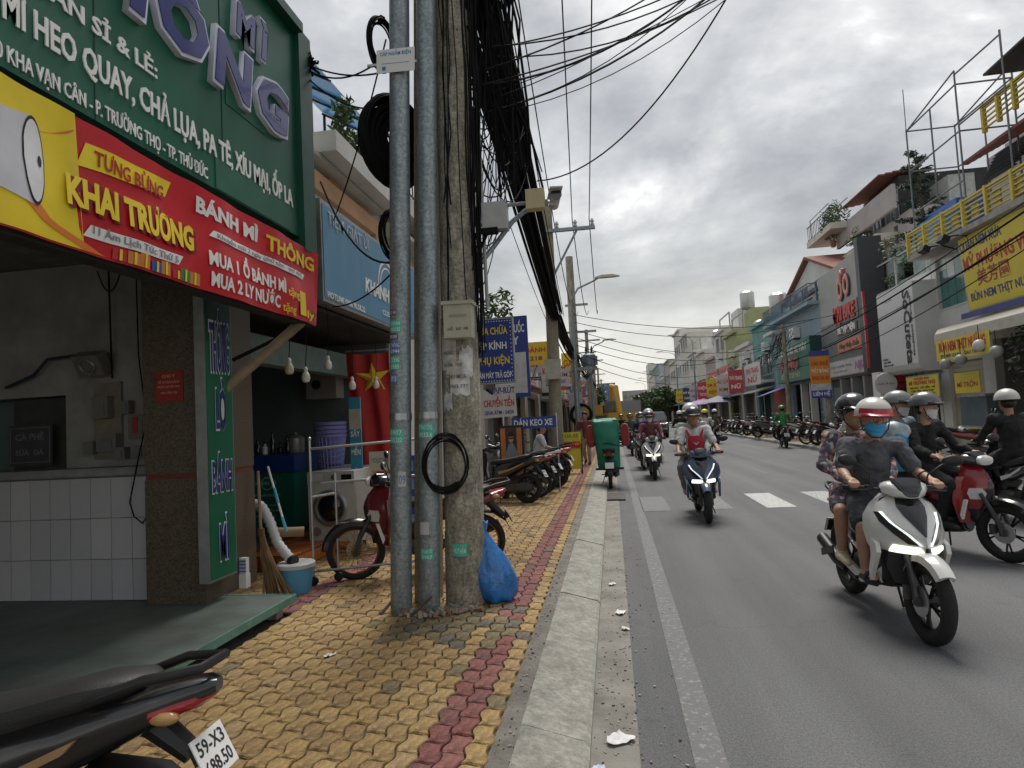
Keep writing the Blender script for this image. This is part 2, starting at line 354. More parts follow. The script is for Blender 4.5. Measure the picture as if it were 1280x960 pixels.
# pavement slab, mortar coloured; the blocks stand on it
pave = struct(bpy.data.objects.new('pavement', None)); COL.objects.link(pave)
g = MB(); g.bb(-6.5, -.531, -6, 320, -.05, .108)
g.build('bedding', mat('paving_bedding', (.13, .11, .085), .95, var=.3, scale=6, bump=.4, bscale=70, dirt=.4, dirtcol=(.2, .19, .17)), pave)
g = MB(); g.bb(-.645, -.529, -6, 60, .1, .119)
g.build('edge_strip', mat('edge_mortar', (.2, .185, .16), .95, var=.35, scale=6, bump=.6, bscale=45, dirt=.6, dirtcol=(.09, .085, .075)), pave)

PXW, PYL = .109, .176
def paver_mesh(phase, m):
    A, B = .0125, .008; gp = .004; n = 8
    def bx(t): return A*math.sin(2*PI*(t)+phase)
    pts = []
    for i in range(n): pts.append((PXW-gp+bx(i/n), i/n*(PYL-2*gp)+gp))
    for i in range(4): t = 1-i/4; pts.append((gp+(PXW-2*gp)*t+bx(1), PYL-gp+B*math.sin(2*PI*t)))
    for i in range(n): pts.append((gp+bx(1-i/n), (1-i/n)*(PYL-2*gp)+gp))
    for i in range(4): t = i/4; pts.append((gp+(PXW-2*gp)*t+bx(0), gp+B*math.sin(2*PI*t)))
    cx = sum(p[0] for p in pts)/len(pts); cy = sum(p[1] for p in pts)/len(pts)
    rings = []
    for k, z in ((1, 0), (1, .026), (.93, .033)):
        rings.append([(cx+(p[0]-cx)*k, cy+(p[1]-cy)*k, z) for p in pts])
    return rings
PY_M = [mat('paver_ochre_%d' % i, c, .85, var=.26, scale=7, bump=.35, bscale=60, dirt=.4, dirtcol=(.16, .12, .065)) for i, c in enumerate([(.40, .262, .105), (.36, .235, .098), (.43, .29, .125), (.32, .205, .09), (.385, .26, .125)])]
PR_M = [mat('paver_red_%d' % i, c, .85, var=.25, scale=7, bump=.35, bscale=60, dirt=.4, dirtcol=(.15, .09, .07)) for i, c in enumerate([(.24, .085, .075), (.205, .085, .078), (.27, .11, .095)])]
PG_M = [mat('paver_grimy_%d' % i, c, .9, var=.3, scale=7, bump=.35, bscale=60) for i, c in enumerate([(.15, .13, .095), (.21, .165, .09)])]
for _m in PY_M+PR_M+PG_M: _spangle(_m, 26, .66, 1.22)
PM_ALL = PY_M+PR_M+PG_M
def pick(x_, y_):
    r = random.random()
    d = math.hypot(x_+1.25, (y_-4.75)*1.3)
    if d < .75 and r < .75-d*.4: return 8+random.randrange(2)
    if -1.0 < x_+PXW/2 < -.775: return 5+random.randrange(3) if r > .04 else 8
    if -2.98 < x_+PXW/2 < -2.72: return 5+random.randrange(3)
    return random.choice((0, 0, 1, 1, 2, 3, 4)) if r > .035 else 9
cells = []
for i in range(30):
    x0 = -.645-(i+1)*PXW
    for j in range(240):
        y0 = 2.3+(j+(.5 if i % 2 else 0))*PYL
        if x0 < -2.75 and y0 < 5.0: continue
        cells.append((x0, y0, i % 2))
near = sorted(cells, key=lambda c: (c[0]+.6)**2*.6+c[1]**2)[:300]; nearset = set(near)
cache = {}
rest = MB(); RG = [paver_mesh(0, None), paver_mesh(PI, None)]
for c in cells:
    k = pick(c[0], c[1])
    dz = random.uniform(-.005, .003)
    if c in nearset:
        if (c[2], k) not in cache:
            b = MB(); b.loft(RG[c[2]], 0, False); cache[(c[2], k)] = b.mesh('paving_block', PM_ALL[k])
        o = bpy.data.objects.new('paving_block', cache[(c[2], k)]); COL.objects.link(o); o.parent = pave
        o.location = (c[0], c[1], .096+dz); o.rotation_euler = (random.uniform(-.008, .008), random.uniform(-.012, .012), random.uniform(-.012, .012))
    else:
        T = Matrix.Translation((c[0], c[1], .096+dz))
        rest.loft([[T @ Vector(p) for p in rg] for rg in RG[c[2]][1:]], k, False, False)
        n0 = len(rest.v); rest.f.append(list(range(n0-24, n0))); rest.m.append(k); rest.sm.append(False)
stuff(rest.build('paving_blocks', PM_ALL, pave, recalc=False))
g = MB(); g.quad((-6.5, 44.5, .122), (-.53, 44.5, .122), (-.53, 320, .122), (-6.5, 320, .122)); g.build('far_paving', mat('far_paving', (.35, .225, .1), .9, var=.2), pave)

# far side: kerb and sandy pavement
g = MB(); g.prism([(7.25, -.05), (7.25, .10), (7.29, .13), (7.47, .13), (7.47, -.05)], 'y', -6, 320); struct(g.build('far_kerb', M_kerb))
g = MB(); g.bb(7.47, 9.6, -6, 320, -.05, .127); struct(g.build('far_pavement', mat('sandy_pavement', (.36, .29, .19), .95, var=.25, scale=2.4, bump=.3, bscale=30, dirt=.5, dirtcol=(.22, .18, .13))))
# drain grate by the cart
t = thing('drain_grate', 'iron drain grate with slots set in the gutter behind the cart', 'grate', (-.08, 13.0, .006))
g = MB(); g.bb(-.24, .24, -.55, .55, 0, .012); g.build('pit', M_dark, t)
for i in range(7):
    g = MB(); g.bb(-.24, .24, -.5+i*.16, -.42+i*.16, .013, .03); g.build('bar', mat('grate_iron', (.17, .16, .15), .7, .4, var=.2), t)
# litter
def litter(loc, s, rz, label, col=(.7, .7, .68)):
    b = MB(); V = []; n = 5
    rnd = random.Random(hash(label) % 1000)
    for i in range(n+1):
        for j in range(n+1):
            V.append(((i/n-.5)*s*(1+.3*math.sin(j)), (j/n-.5)*s*.8, abs(rnd.gauss(0, .1))*s+.002))
    b.add(V, [(i*(n+1)+j, (i+1)*(n+1)+j, (i+1)*(n+1)+j+1, i*(n+1)+j+1) for i in range(n) for j in range(n)], 0, True)
    o = b.build('paper_scrap', mat('paper_%.2f' % col[0], col, .8, var=.1), loc=loc); o.rotation_euler[2] = rz
    return tag(o, label, 'litter', 'scraps of litter in the gutter')
litter((-.06, 3.32, .01), .12, .5, 'crumpled white paper scrap lying in the gutter nearest the viewer')
litter((-.03, 5.4, .01), .09, 1.2, 'small white scrap lying in the gutter beside the edge line, midway')
litter((.0, 5.0, .01), .06, 2.2, 'tiny pale wrapper lying at the gutter edge beside asphalt', (.6, .6, .55))
litter((-.16, 3.05, .01), .05, .2, 'bluish paper bit at the foot of the kerb', (.55, .6, .72))
litter((-.1, 6.3, .01), .07, .9, 'pale scrap in the gutter farther along past the dark stain', (.62, .61, .6))
litter((-1.95, 4.1, .13), .07, .9, 'white paper bit on ochre paving blocks left of the red stripe', (.66, .65, .6))
g = MB()
for k in range(520):
    y_ = 2.4+abs(random.gauss(0, 3.2)); x_ = random.choice((random.uniform(-.19, .05), random.uniform(-.19, .05), random.uniform(-.62, -.53), random.gauss(.12, .12)))
    s_ = random.uniform(.003, .010); z_ = .124 if x_ < -.5 else .006
    if -.5 < x_ < -.19: continue
    g.box((x_, y_, z_), (s_*random.uniform(.7, 2), s_, s_*.7), random.randrange(3), rz=random.uniform(0, 3))
o = g.build('gutter_grit', [mat('grit_a', (.25, .22, .18), .9), mat('grit_b', (.09, .08, .07), .9), mat('grit_c', (.4, .36, .28), .9)])
stuff(o); tag(o, 'grit and dead leaf bits scattered along the gutter and kerb', 'grit')
# ------------------------------------------------------------------ near shop on the left
M_green = mat('green_sheet', (.006, .105, .06), .4, var=.2, scale=2.5, dirt=.35, dirtcol=(.02, .06, .045), stretch=(1, 1, .4))
M_wall_in = mat('grimy_plaster', (.30, .30, .285), .9, var=.25, scale=2.2, bump=.15, dirt=.6, dirtcol=(.13, .125, .11))
M_tile = [mat('white_tile_%d' % i, c, .3, var=.06, scale=5, dirt=.2, dirtcol=(.3, .29, .27)) for i, c in enumerate([(.50, .495, .52), (.47, .468, .49), (.53, .525, .54)])]
M_granite = mat('speckled_granite', (.115, .09, .065), .35, var=.7, scale=75, bump=.02)
M_gold_letter = mat('yellow_print', (.82, .60, .03), .5, var=.05)
M_red_banner = mat('red_vinyl', (.56, .012, .02), .42, var=.12, scale=3, bump=.1, bscale=5)
M_yel_banner = mat('yellow_vinyl', (.80, .60, .02), .42, var=.1, scale=3)
M_org_banner = mat('orange_vinyl', (.72, .20, .03), .42, var=.15, scale=3)
M_navy = mat('navy_letter', (.02, .025, .17), .3, var=.15, scale=4, coat=.3)
M_letter_edge = mat('pale_letter_edge', (.60, .62, .72), .4, var=.1)
M_alu = mat('aluminium_trim', (.35, .36, .35), .45, .6, var=.2, dirt=.3)

shop = thing('sandwich_shop', 'open-fronted sandwich shop with tiled counter wall under the green signboard', 'shop', (-3.4, 3.0, .12))
SO = Vector((-3.4, 3.0, .12))
def LB(b, x0, x1, y0, y1, z0, z1, mi=0): return b.bb(x0-SO.x, x1-SO.x, y0-SO.y, y1-SO.y, z0-SO.z, z1-SO.z, mi)
b = MB(); LB(b, -7.6, -3.9, 5.0, 5.22, .1, 1.33); wall_low = b.build('counter_wall', mat('tile_grout', (.16, .155, .15), .9, var=.2), shop)
b = MB(); b.bb(0, .194, -.012, .02, 0, .344)
tme = [b.mesh('tile', m) for m in M_tile]
for i in range(10):
    for j in range(3):
        o = bpy.data.objects.new('tile', random.choice(tme)); COL.objects.link(o); o.parent = wall_low
        o.location = (-3.92-(i+1)*.2-SO.x, 4.992-SO.y, .27+j*.35-SO.z); o.rotation_euler = (random.uniform(-.006, .006), 0, random.uniform(-.006, .006))
b = MB(); LB(b, -7.6, -3.9, 4.955, 5.3, 1.331, 1.40); LB(b, -7.6, -3.9, 4.94, 4.954, 1.34, 1.385); b.build('ledge', mat('ledge_stone', (.25, .25, .24), .7, var=.25, dirt=.4), shop)
b = MB(); LB(b, -5.02, -3.9, 5.26, 5.44, 1.40, 3.3); LB(b, -7.6, -5.02, 5.26, 5.44, 2.08, 3.3); LB(b, -7.6, -6.6, 5.26, 5.44, 1.40, 2.08); b.build('upper_wall', M_wall_in, shop)
b = MB(); LB(b, -7.6, -2.86, -4, 5.7, 3.305, 3.42); b.build('ceiling', mat('ceiling_board', (.2, .2, .19), .9, var=.3), shop)
b = MB(); LB(b, -7.75, -7.6, -4, 5.7, .1, 7.6); b.build('back_wall', M_wall_in, shop)
b = MB(); LB(b, -7.6, -3.45, -4, 5.62, 3.425, 7.2); b.build('upper_storey', mat('upper_green_render', (.2, .25, .22), .9, var=.2), shop)
b = MB(); LB(b, -5.62, -5.05, 5.30, 5.36, 1.40, 2.06); b.build('dark_board', mat('charcoal_board', (.045, .045, .045), .7, var=.3), shop)
b = MB(); LB(b, -7.6, -5.62, 7.0, 7.1, 1.1, 2.4); b.build('lit_back_wall', mat('pale_opening_light', (.55, .6, .52), .8, var=.15), shop)  # pale green colour stands in for the white light in the opening
# granite pillar with red band
pil = MB(); LB(pil, -3.898, -3.36, 4.86, 5.62, .262, 1.285); LB(pil, -3.898, -3.36, 4.86, 5.62, 1.335, 3.3); p_ = pil.build('pillar', M_granite, shop)
b = MB(); LB(b, -3.892, -3.366, 4.866, 5.614, 1.285, 1.335); b.build('red_band', mat('red_granite', (.16, .045, .03), .35, var=.3, scale=40), p_)
b = MB(); LB(b, -3.78, -3.52, 4.85, 4.858, 1.93, 2.19); pl = b.build('door_plaque', mat('red_plaque', (.28, .03, .02), .5, var=.2), shop)
for s_, z_, w_, c_ in (('CHÚ Ý', 2.135, .12, .024), ('ĐỂ XE GỌN GÀNG', 2.09, .2, .018), ('TRƯỚC KHI VÀO MUA', 2.05, .21, .018), ('XIN CẢM ƠN', 2.0, .15, .018)):
    text(s_, c_, w_, mat('plaque_ink', (.6, .3, .2), .6), pl, (-3.65-SO.x, 4.849-SO.y, z_-SO.z), '-y', ext=.002)
# black awning box under the sign, fixing bracket
b = MB(); LB(b, -2.86, -2.74, .5, 5.72, 2.62, 3.30); b.build('shutter_box', mat('sooty_metal', (.03, .03, .03), .8, var=.4), shop)

# raised stone-topped deck
deck = thing('entrance_deck', 'raised green stone deck on short legs in front of the tiled counter', 'deck', (-4.1, 3.4, .12))
b = MB(); b.bb(-3.4, 1.38, -4.4, 1.70, .10, .145); b.build('slab', mat('green_stone', (.10, .125, .11), .55, var=.4, scale=2.4, bump=.15, bscale=20, dirt=.9, dirtcol=(.13, .11, .085)), deck)
b = MB(); b.bb(1.381, 1.395, -4.4, 1.714, .09, .15); b.bb(-.6, 1.38, 1.70, 1.714, .09, .15); b.build('edge_trim', mat('teal_edge', (.12, .28, .24), .5, .2, var=.3, dirt=.5), deck)
for x_, y_ in ((1.28, 1.55), (1.28, .35), (1.28, -1.0), (.2, 1.55), (1.28, -2.4)):
    b = MB(); b.box((x_, y_, .05), (.1, .1, .1)); b.build('leg', M_conc, deck)

# vertical light box on the pillar
lb = thing('vertical_lightbox', 'tall narrow green lightbox sign on the granite pillar', 'sign', (-3.25, 4.93, .45))
b = MB(); b.bb(-.09, 0, -.18, .2, 0, 2.5); b.build('case', M_alu, lb)
b = MB(); b.bb(.001, .006, -.165, .185, .02, 2.48); b.build('panel', mat('green_panel', (.005, .12, .06), .35, var=.08), lb)
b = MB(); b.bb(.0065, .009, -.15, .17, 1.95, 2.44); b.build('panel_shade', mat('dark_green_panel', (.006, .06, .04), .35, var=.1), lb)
for s_, z_, h_ in (('THÔNG', 1.72, .42), ('LÒ', 1.24, .34), ('BÁNH', .72, .26), ('MÌ', .16, .3)):
    w_ = {'LÒ': .14, 'MÌ': .12}.get(s_, .27)
    text(s_, h_, w_*1.06, M_letter_edge, lb, (.0095, .01, z_), '+x', bold=.05, ext=.002, name='letter_outline')
    text(s_, h_, w_, M_navy, lb, (.012, .01, z_), '+x', bold=.012, ext=.003)

# the big green signboard
sg = thing('green_signboard', 'big green shop signboard with raised navy letters and white lines of print', 'sign', (-2.75, 3.2, 3.3))
b = MB(); b.bb(-.3, 0, -5.2, 2.28, .12, 2.12); b.build('panel', M_green, sg)
for y_ in (-1.35, -.1, 1.1):
    b = MB(); b.bb(.0, .004, y_-.004, y_+.004, .12, 2.1); b.build('seam', mat('dark_seam', (.004, .04, .028), .6), sg)
b = MB(); b.bb(-.42, .05, 2.28, 2.52, .0, 2.14); b.build('end_frame', mat('green_frame', (.008, .07, .045), .45, var=.25, scale=3), sg)
b = MB(); b.bb(-.42, .10, -5.2, 2.279, 2.07, 2.16); b.build('top_frame', MATS['green_frame'], sg)
b = MB(); b.bb(.001, .006, 1.15, 1.72, .98-.14, 1.12-.14); b.bb(.001, .006, 1.0, 2.1, .13, .36); b.build('patch', mat('green_patch', (.02, .12, .075), .5, var=.2), sg)
def S(s_, yl, yr, z_, cap, **k): return text(s_, cap, yr-yl, M_white_print, sg, (.002, (yl+yr)/2-3.2, z_-3.3), '+x', bold=.012 if cap < .1 else .025, ext=.008, **k)
S('CHUYÊN BÁN SỈ & LẺ:', 2.05, 3.60, 3.925, .10)
S('BÁNH MÌ HEO QUAY, CHẢ LỤA, PA TÊ, XÍU MẠI, ỐP LA', 2.15, 5.35, 3.665, .15)
S('240 KHA VẠN CÂN - P. TRƯỜNG THỌ - TP. THỦ ĐỨC', 2.44, 4.10, 3.455, .085)
def big(s_, yl, yr, z_, cap):
    o = text(s_, cap*1.1, (yr-yl)*1.1, M_letter_edge, sg, (.002, (yl+yr)/2-3.2, z_-3.3-cap*.05), '+x', bold=.05, ext=.045, name='letter_rim', shear=.12)
    text(s_, cap, yr-yl, M_navy, sg, (.05, (yl+yr)/2-3.2, z_-3.3), '+x', bold=.04, ext=.006, name='raised_letter', shear=.12)
for s_, a_, c_ in (('T', 2.45, 2.95), ('H', 2.98, 3.5), ('Ô', 3.56, 4.08), ('N', 4.15, 4.66), ('G', 4.73, 5.24)): big(s_, a_, c_, 4.24, .40)
for s_, a_, c_ in (('Á', 3.1, 3.36), ('N', 3.42, 3.68), ('H', 3.74, 4.0), ('M', 4.44, 4.72), ('Ì', 4.80, 4.92)): big(s_, a_, c_, 4.76, .26)

# grand-opening banner, slightly rippled vinyl
bn = thing('opening_banner', 'red and yellow vinyl opening banner hung below the green signboard', 'banner', (-2.70, 3.2, 2.62))
def rip(y_, z_): return .010*math.sin(y_*7+z_*3)+.004*math.sin(y_*17-z_*5)+.008*math.sin(z_*9)
def patch(poly, m, name, lift, n=None):
    """flat printed shape laid on the rippled banner: polygon in (y, z), cut into a fan of slices"""
    ys = [p[0] for p in poly]; y0, y1 = min(ys), max(ys); n = n or max(2, int((y1-y0)/.05)); b_ = MB(); V = []
    for i in range(n+1):
        y_ = y0+(y1-y0)*(i+.0005)/(n+.001); zs = []
        for k in range(len(poly)):
            p, q = poly[k], poly[(k+1) % len(poly)]
            if (p[0]-y_)*(q[0]-y_) <= 0 and p[0] != q[0]: zs.append(p[1]+(q[1]-p[1])*(y_-p[0])/(q[0]-p[0]))
        if len(zs) < 2: zs = [poly[0][1]]*2
        lo, hi = min(zs), max(zs)
        for k in range(7): z_ = lo+(hi-lo)*k/6; V.append((rip(y_, z_)+lift, y_, z_))
    b_.add(V, [(i*7+k, (i+1)*7+k, (i+1)*7+k+1, i*7+k+1) for i in range(n) for k in range(6)], 0, True)
    return b_.build(name, m, bn, recalc=False)
patch([(-3, .02), (2.5, .0), (2.52, .70), (-3, .75)], M_red_banner, 'sheet', 0, 110)
# pieces printed on it (banner coordinates: y-3.2, z-2.62)
patch([(-3, .02), (-.15, .02), (-.42, .14), (-.62, .32), (-.6, .52), (-.33, .70), (-.3, .735), (-3, .75)], M_yel_banner, 'yellow_field', .004)
patch([(-1.2, .44), (-.6, .52), (-.35, .60), (-.28, .66), (-.45, .56), (-.8, .50)], M_org_banner, 'orange_ribbon', .006)
patch([(-.62, .26), (-.45, .12), (-.1, .02), (-.24, .02), (-.5, .1), (-.66, .2)], M_org_banner, 'orange_ribbon', .006)
mg = [(-.545+.062*math.cos(a), .385+.225*math.sin(a)) for a in [i*2*PI/24 for i in range(24)]]
patch([(-1.6, .46), (-.55, .61), (-.55, .16), (-1.6, .32)], mat('megaphone_body', (.55, .55, .58), .5, var=.1), 'megaphone_print', .007)
patch(mg, mat('print_black', (.01, .01, .01), .5), 'megaphone_ring', .009, 16)
patch([(-.545+.054*math.cos(a), .385+.207*math.sin(a)) for a in [i*2*PI/24 for i in range(24)]], mat('megaphone_white', (.7, .7, .72), .5), 'megaphone_bell', .011, 16)
patch([(-.515+.012*math.cos(a), .39+.03*math.sin(a)) for a in [i*2*PI/12 for i in range(12)]], MATS['print_black'], 'megaphone_core', .013, 6)
patch([(-.28, .47), (.44, .535), (.46, .645), (-.25, .61)], mat('bright_yellow_print', (.85, .66, .02), .45), 'yellow_box', .007)
def BT(s_, yl, yr, z_, cap, m, bold=.02, lift=.014, **k):
    o_ = text(s_, cap, yr-yl, m, bn, (lift, (yl+yr)/2-3.2, z_-2.62), '+x', bold=bold, ext=.002, **k)
    for v_ in o_.data.vertices: v_.co.x += rip(v_.co.y+o_.location.y, v_.co.z+o_.location.z)
    return o_
M_redprint = mat('red_print', (.45, .02, .02), .5); M_greyprint = mat('grey_print', (.25, .25, .26), .5)
BT('TƯNG BỪNG', 3.02, 3.58, 3.125, .085, M_redprint, .015)
BT('KHAI TRƯƠNG', 2.86, 3.87, 2.855, .155, mat('dark_red_shadow', (.2, .004, .01), .5), .06, .016)
BT('KHAI TRƯƠNG', 2.84, 3.84, 2.865, .155, M_gold_letter, .045, .02)
patch([(-.26, .095), (.52, .115), (.54, .18), (-.23, .165)], M_white_print, 'white_pill', .008)
BT('11 Âm Lịch Tức Thứ 5', 3.0, 3.68, 2.742, .042, M_greyprint, .012)
BT('BÁNH MÌ', 3.88, 4.66, 3.15, .105, M_white_print, .04); BT('THÔNG', 4.78, 5.62, 3.125, .125, M_gold_letter, .03)
patch([(.82, .40), (2.24, .385), (2.26, .44), (.84, .45)], M_white_print, 'white_pill', .008)
BT('Khuyến mãi 2 ngày (thứ năm - thứ sáu)', 4.1, 5.38, 3.025, .034, M_greyprint, .006)
BT('MUA 1 Ổ BÁNH MÌ', 4.0, 5.05, 2.815, .10, M_white_print, .03); BT('MUA 2 LY NƯỚC', 4.02, 4.96, 2.67, .10, M_white_print, .03)
BT('tặng', 5.08, 5.28, 2.80, .07, M_gold_letter, .01); BT('tặng', 5.0, 5.2, 2.655, .07, M_gold_letter, .01)
BT('1', 5.3, 5.42, 2.68, .2, M_gold_letter, .05); BT('ly', 5.44, 5.58, 2.66, .07, M_gold_letter, .02)
rg = random.Random(3)
for k in range(8):                                         # printed gift boxes along the lower edge
    y_ = -.05+k*.095+rg.uniform(-.01, .01); w_, h_ = rg.uniform(.075, .11), rg.uniform(.05, .085)
    m = rg.choice([MATS['bright_yellow_print'], mat('gift_blue', (.03, .09, .35), .5), mat('gift_green', (.03, .22, .06), .5), mat('gift_orange', (.6, .22, .05), .5), mat('gift_red', (.5, .03, .03), .5)])
    patch([(y_, .02), (y_+w_, .02), (y_+w_, .02+h_), (y_, .02+h_)], m, 'gift_print', .008+k*.0006, 2)
    patch([(y_+w_*.4, .02), (y_+w_*.6, .02), (y_+w_*.6, .02+h_), (y_+w_*.4, .02+h_)], M_gold_letter, 'gift_ribbon', .0165, 2)

# counter clutter: electric boxes, switches, cables and a hung menu board
el = thing('fuse_panel', 'wall-mounted switch boxes and wiring board above the tiled counter', 'switchboard', (-4.5, 5.23, 1.42))
b = MB(); b.bb(-.2, .08, .0, .02, .05, .75); b.build('backboard', mat('yellowed_board', (.22, .2, .15), .8, var=.3, dirt=.4), el)
M_box = mat('grey_box', (.17, .17, .16), .6, var=.2, dirt=.4)
for x_, z_, w_, h_, d_ in ((-.07, .42, .16, .2, .08), (.16, .45, .09, .12, .06), (-.02, .12, .2, .16, .07), (.28, .22, .18, .22, .05), (-.22, .1, .1, .12, .06), (.12, .05, .12, .1, .09), (.32, .04, .14, .12, .1)):
    b = MB(); b.bb(x_-w_/2, x_+w_/2, -d_, 0, z_, z_+h_); b.bb(x_-w_*.3, x_+w_*.3, -d_-.008, -d_, z_+h_*.2, z_+h_*.7); b.build('switch_box', M_box, el)
b = MB(); b.bb(.24, .29, -.062, -.051, .27, .42); b.build('red_label', mat('red_label', (.35, .04, .02), .6), el)
sh_ = thing('wall_fan', 'small dusty box fan tilted on the shop wall', 'fan', (-4.75, 5.24, 2.34))
b = MB(); b.box((.12, -.1, .0), (.26, .12, .2), rx=.5); b.build('housing', M_box, sh_)
b = MB(); b.torus(.07, .012, 16, 6, M=Matrix.Translation((.12, -.165, -.03)) @ Matrix.Rotation(PI/2+.5, 4, 'X')); b.build('guard', M_alu, sh_)
b = MB(); b.tube([(.12, 0, .02), (.12, -.1, .0)], .02); b.build('bracket', M_black, sh_)
def wire(name, pts, r, label, cat='cable', m=None, group=None, n=6):
    b_ = MB(); b_.tube([Vector(p) for p in pts], r, n); return tag(b_.build(name, m or M_cable), label, cat, group)
def cat_pts(a, b_, sag, n=14):
    a, b_ = Vector(a), Vector(b_); return [a.lerp(b_, i/n)-Vector((0, 0, sag*4*(i/n)*(1-i/n))) for i in range(n+1)]
wire('hanging_cable', [(-4.22, 5.2, 3.28), (-4.21, 5.2, 2.4), (-4.14, 5.2, 1.8), (-4.02, 4.93, 1.43), (-4.1, 4.93, 1.1), (-4.06, 4.93, .98), (-3.98, 4.93, .92), (-3.93, 4.93, 1.0), (-3.91, 4.93, 1.45)], .006, 'thin black cable looping down over the white tiles beside the pillar')
wire('hanging_cable', [(-4.5, 5.2, 3.28), (-4.49, 5.2, 2.6), (-4.48, 5.2, 2.2)], .008, 'black cable running down the wall to the switch boxes')
wire('wall_conduit', [(-5.6, 5.2, 2.18), (-5.3, 5.2, 2.28), (-5.15, 5.2, 2.42), (-4.8, 5.2, 2.44), (-4.6, 5.2, 2.36)], .015, 'dark kinked conduit running across the shop wall above the opening', m=mat('bluish_conduit', (.03, .035, .06), .5))
wire('hanging_cable', cat_pts((-4.6, 5.18, 3.2), (-4.35, 5.18, 3.2), .2), .006, 'short slack cable loop below the shop ceiling')
mb = thing('menu_board', 'dark menu panel hanging in front of the counter opening', 'panel', (-5.32, 5.2, 1.44))
b = MB(); b.bb(-.25, .2, 0, .015, 0, .38); b.build('panel', mat('slate_panel', (.05, .05, .055), .6, var=.3, scale=3), mb)
b = MB(); b.bb(-.235, .185, -.004, 0, .03, .035); b.bb(-.235, .185, -.004, 0, .35, .355); b.bb(-.235, -.23, -.004, 0, .035, .35); b.bb(.18, .185, -.004, 0, .035, .35); b.build('chalk_frame', mat('chalk', (.16, .16, .17), .8), mb)
text('CÀ PHÊ', .06, .3, MATS['chalk'], mb, (-.03, -.001, .24), '-y', ext=.002); text('SỮA  ĐÁ', .05, .3, MATS['chalk'], mb, (-.03, -.001, .1), '-y', ext=.002)
# ------------------------------------------------------------------ pole group with the cable tangle
M_pole = mat('old_pole_concrete', (.36, .33, .26), .92, var=.45, scale=7, bump=.35, bscale=40, dirt=.75, dirtcol=(.085, .08, .068), stretch=(2.2, 2.2, .7))
M_pole2 = mat('tan_pole_concrete', (.30, .26, .19), .92, var=.2, scale=3, bump=.25, bscale=40, dirt=.4, dirtcol=(.16, .14, .1), stretch=(2, 2, .6))
_spangle(M_pole, 38, .5, 1.3); _spangle(M_pole2, 30, .7, 1.2)
TILT = Matrix.Rotation(R(2.3), 4, 'Y')
def steel_pole(loc, r, label, stickers, dz=0.):
    t_ = thing('steel_pole', label, 'pole', loc, 0, 'twin galvanised poles'); t_.rotation_euler = (0, R(2.3), 0)
    b_ = MB(); b_.tube([(0, 0, 0), (0, 0, 3.55)], r, 24); b_.tube([(0, 0, 3.55), (0, 0, 9)], r*.985, 24); b_.build('shaft', M_galv, t_)
    b_ = MB(); b_.lathe([(r+.001, 1.56+dz), (r+.006, 1.56+dz), (r+.006, 1.615+dz), (r+.001, 1.615+dz)], 24); b_.box((.06, -r-.004, 1.59+dz), (.05, .02, .05)); b_.build('strap', M_steel, t_)
    for (a, z_, w_, h_, m, txt, inkm) in stickers:
        b_ = MB(); n = 6; V = []
        for k in range(n+1):
            an = R(a)-(w_/r)/2+(w_/r)*k/n
            for zz in (z_, z_+h_): V.append(((r+.003)*math.sin(an), -(r+.003)*math.cos(an), zz))
        b_.add(V, [(2*k, 2*k+2, 2*k+3, 2*k+1) for k in range(n)], 0, True)
        s_ = b_.build('sticker', m, t_)
        if txt:
            for li, line in enumerate(txt.split('|')):
                nl = len(txt.split('|'))
                o_ = text(line, h_/nl*.62, w_*.86, inkm, s_, (0, 0, 0), '-y', bold=.01, ext=.001)
                for v_ in o_.data.vertices:
                    an = R(a)+v_.co.x/r; v_.co = ((r+.0045)*math.sin(an), -(r+.0045)*math.cos(an), v_.co.z+z_+h_-(li+.82)*h_/nl)
    return t_
M_teal = mat('teal_sticker', (.06, .5, .37), .5, var=.15, scale=20); M_ink_w = mat('white_ink', (.7, .75, .72), .5); M_bl_st = mat('blue_sticker', (.1, .2, .5), .5, var=.2); M_pur = mat('purple_sticker', (.08, .05, .16), .5)
M_wh_st = mat('grey_white_sticker', (.5, .5, .5), .6, var=.2)
steel_pole((-1.79, 5.10, .12), .0865, 'left galvanised steel pole, nearest the shops, with teal phone-number stickers',
           [(-10, 1.37, .12, .12, M_teal, '0907|333.222', M_ink_w), (-12, 2.28, .1, .10, M_teal, 'KHOAN|0933.55', M_ink_w), (-25, 2.42, .06, .05, M_pur, 'RÚT HẦM', M_ink_w), (-22, 2.22, .08, .05, M_pur, '09.3885', M_ink_w),
            (-12, 2.10, .09, .1, M_bl_st, 'THÔNG|0944', M_ink_w), (-14, 1.97, .09, .11, M_teal, 'CỐNG|0385', M_ink_w), (-20, 1.86, .06, .08, M_bl_st, '0918', M_ink_w), (25, 1.02, .06, .12, M_wh_st, '09', M_bl_st)])
steel_pole((-1.565, 5.15, .12), .0855, 'right galvanised steel pole, touching the concrete pole, with teal stickers',
           [(-4, 1.4, .13, .12, M_teal, 'THÔNG CỐNG|0933.6', M_ink_w), (2, .42, .1, .09, M_teal, 'KHOAN CẮT|0907', M_ink_w), (-12, .62, .08, .1, M_wh_st, None, None)])
pl = thing('cable_plate', 'small white plate reading underground cable, strapped across both steel poles', 'plate', (-1.61, 5.0, 4.58)); pl.rotation_euler = (0, R(2.3), 0)
b = MB(); b.bb(-.165, .165, -.006, 0, 0, .2); b.build('plate', M_white, pl)
text('CÁP NGẦM ĐIỆN', .03, .27, mat('blue_ink', (.03, .2, .45), .5), pl, (0, -.0065, .145), '-y', ext=.001)
b = MB(); b.bb(-.115, -.085, -.009, -.0065, .02, .05); b.bb(-.12, .12, -.008, -.0065, .075, .078); b.build('mark', MATS['blue_ink'], pl)
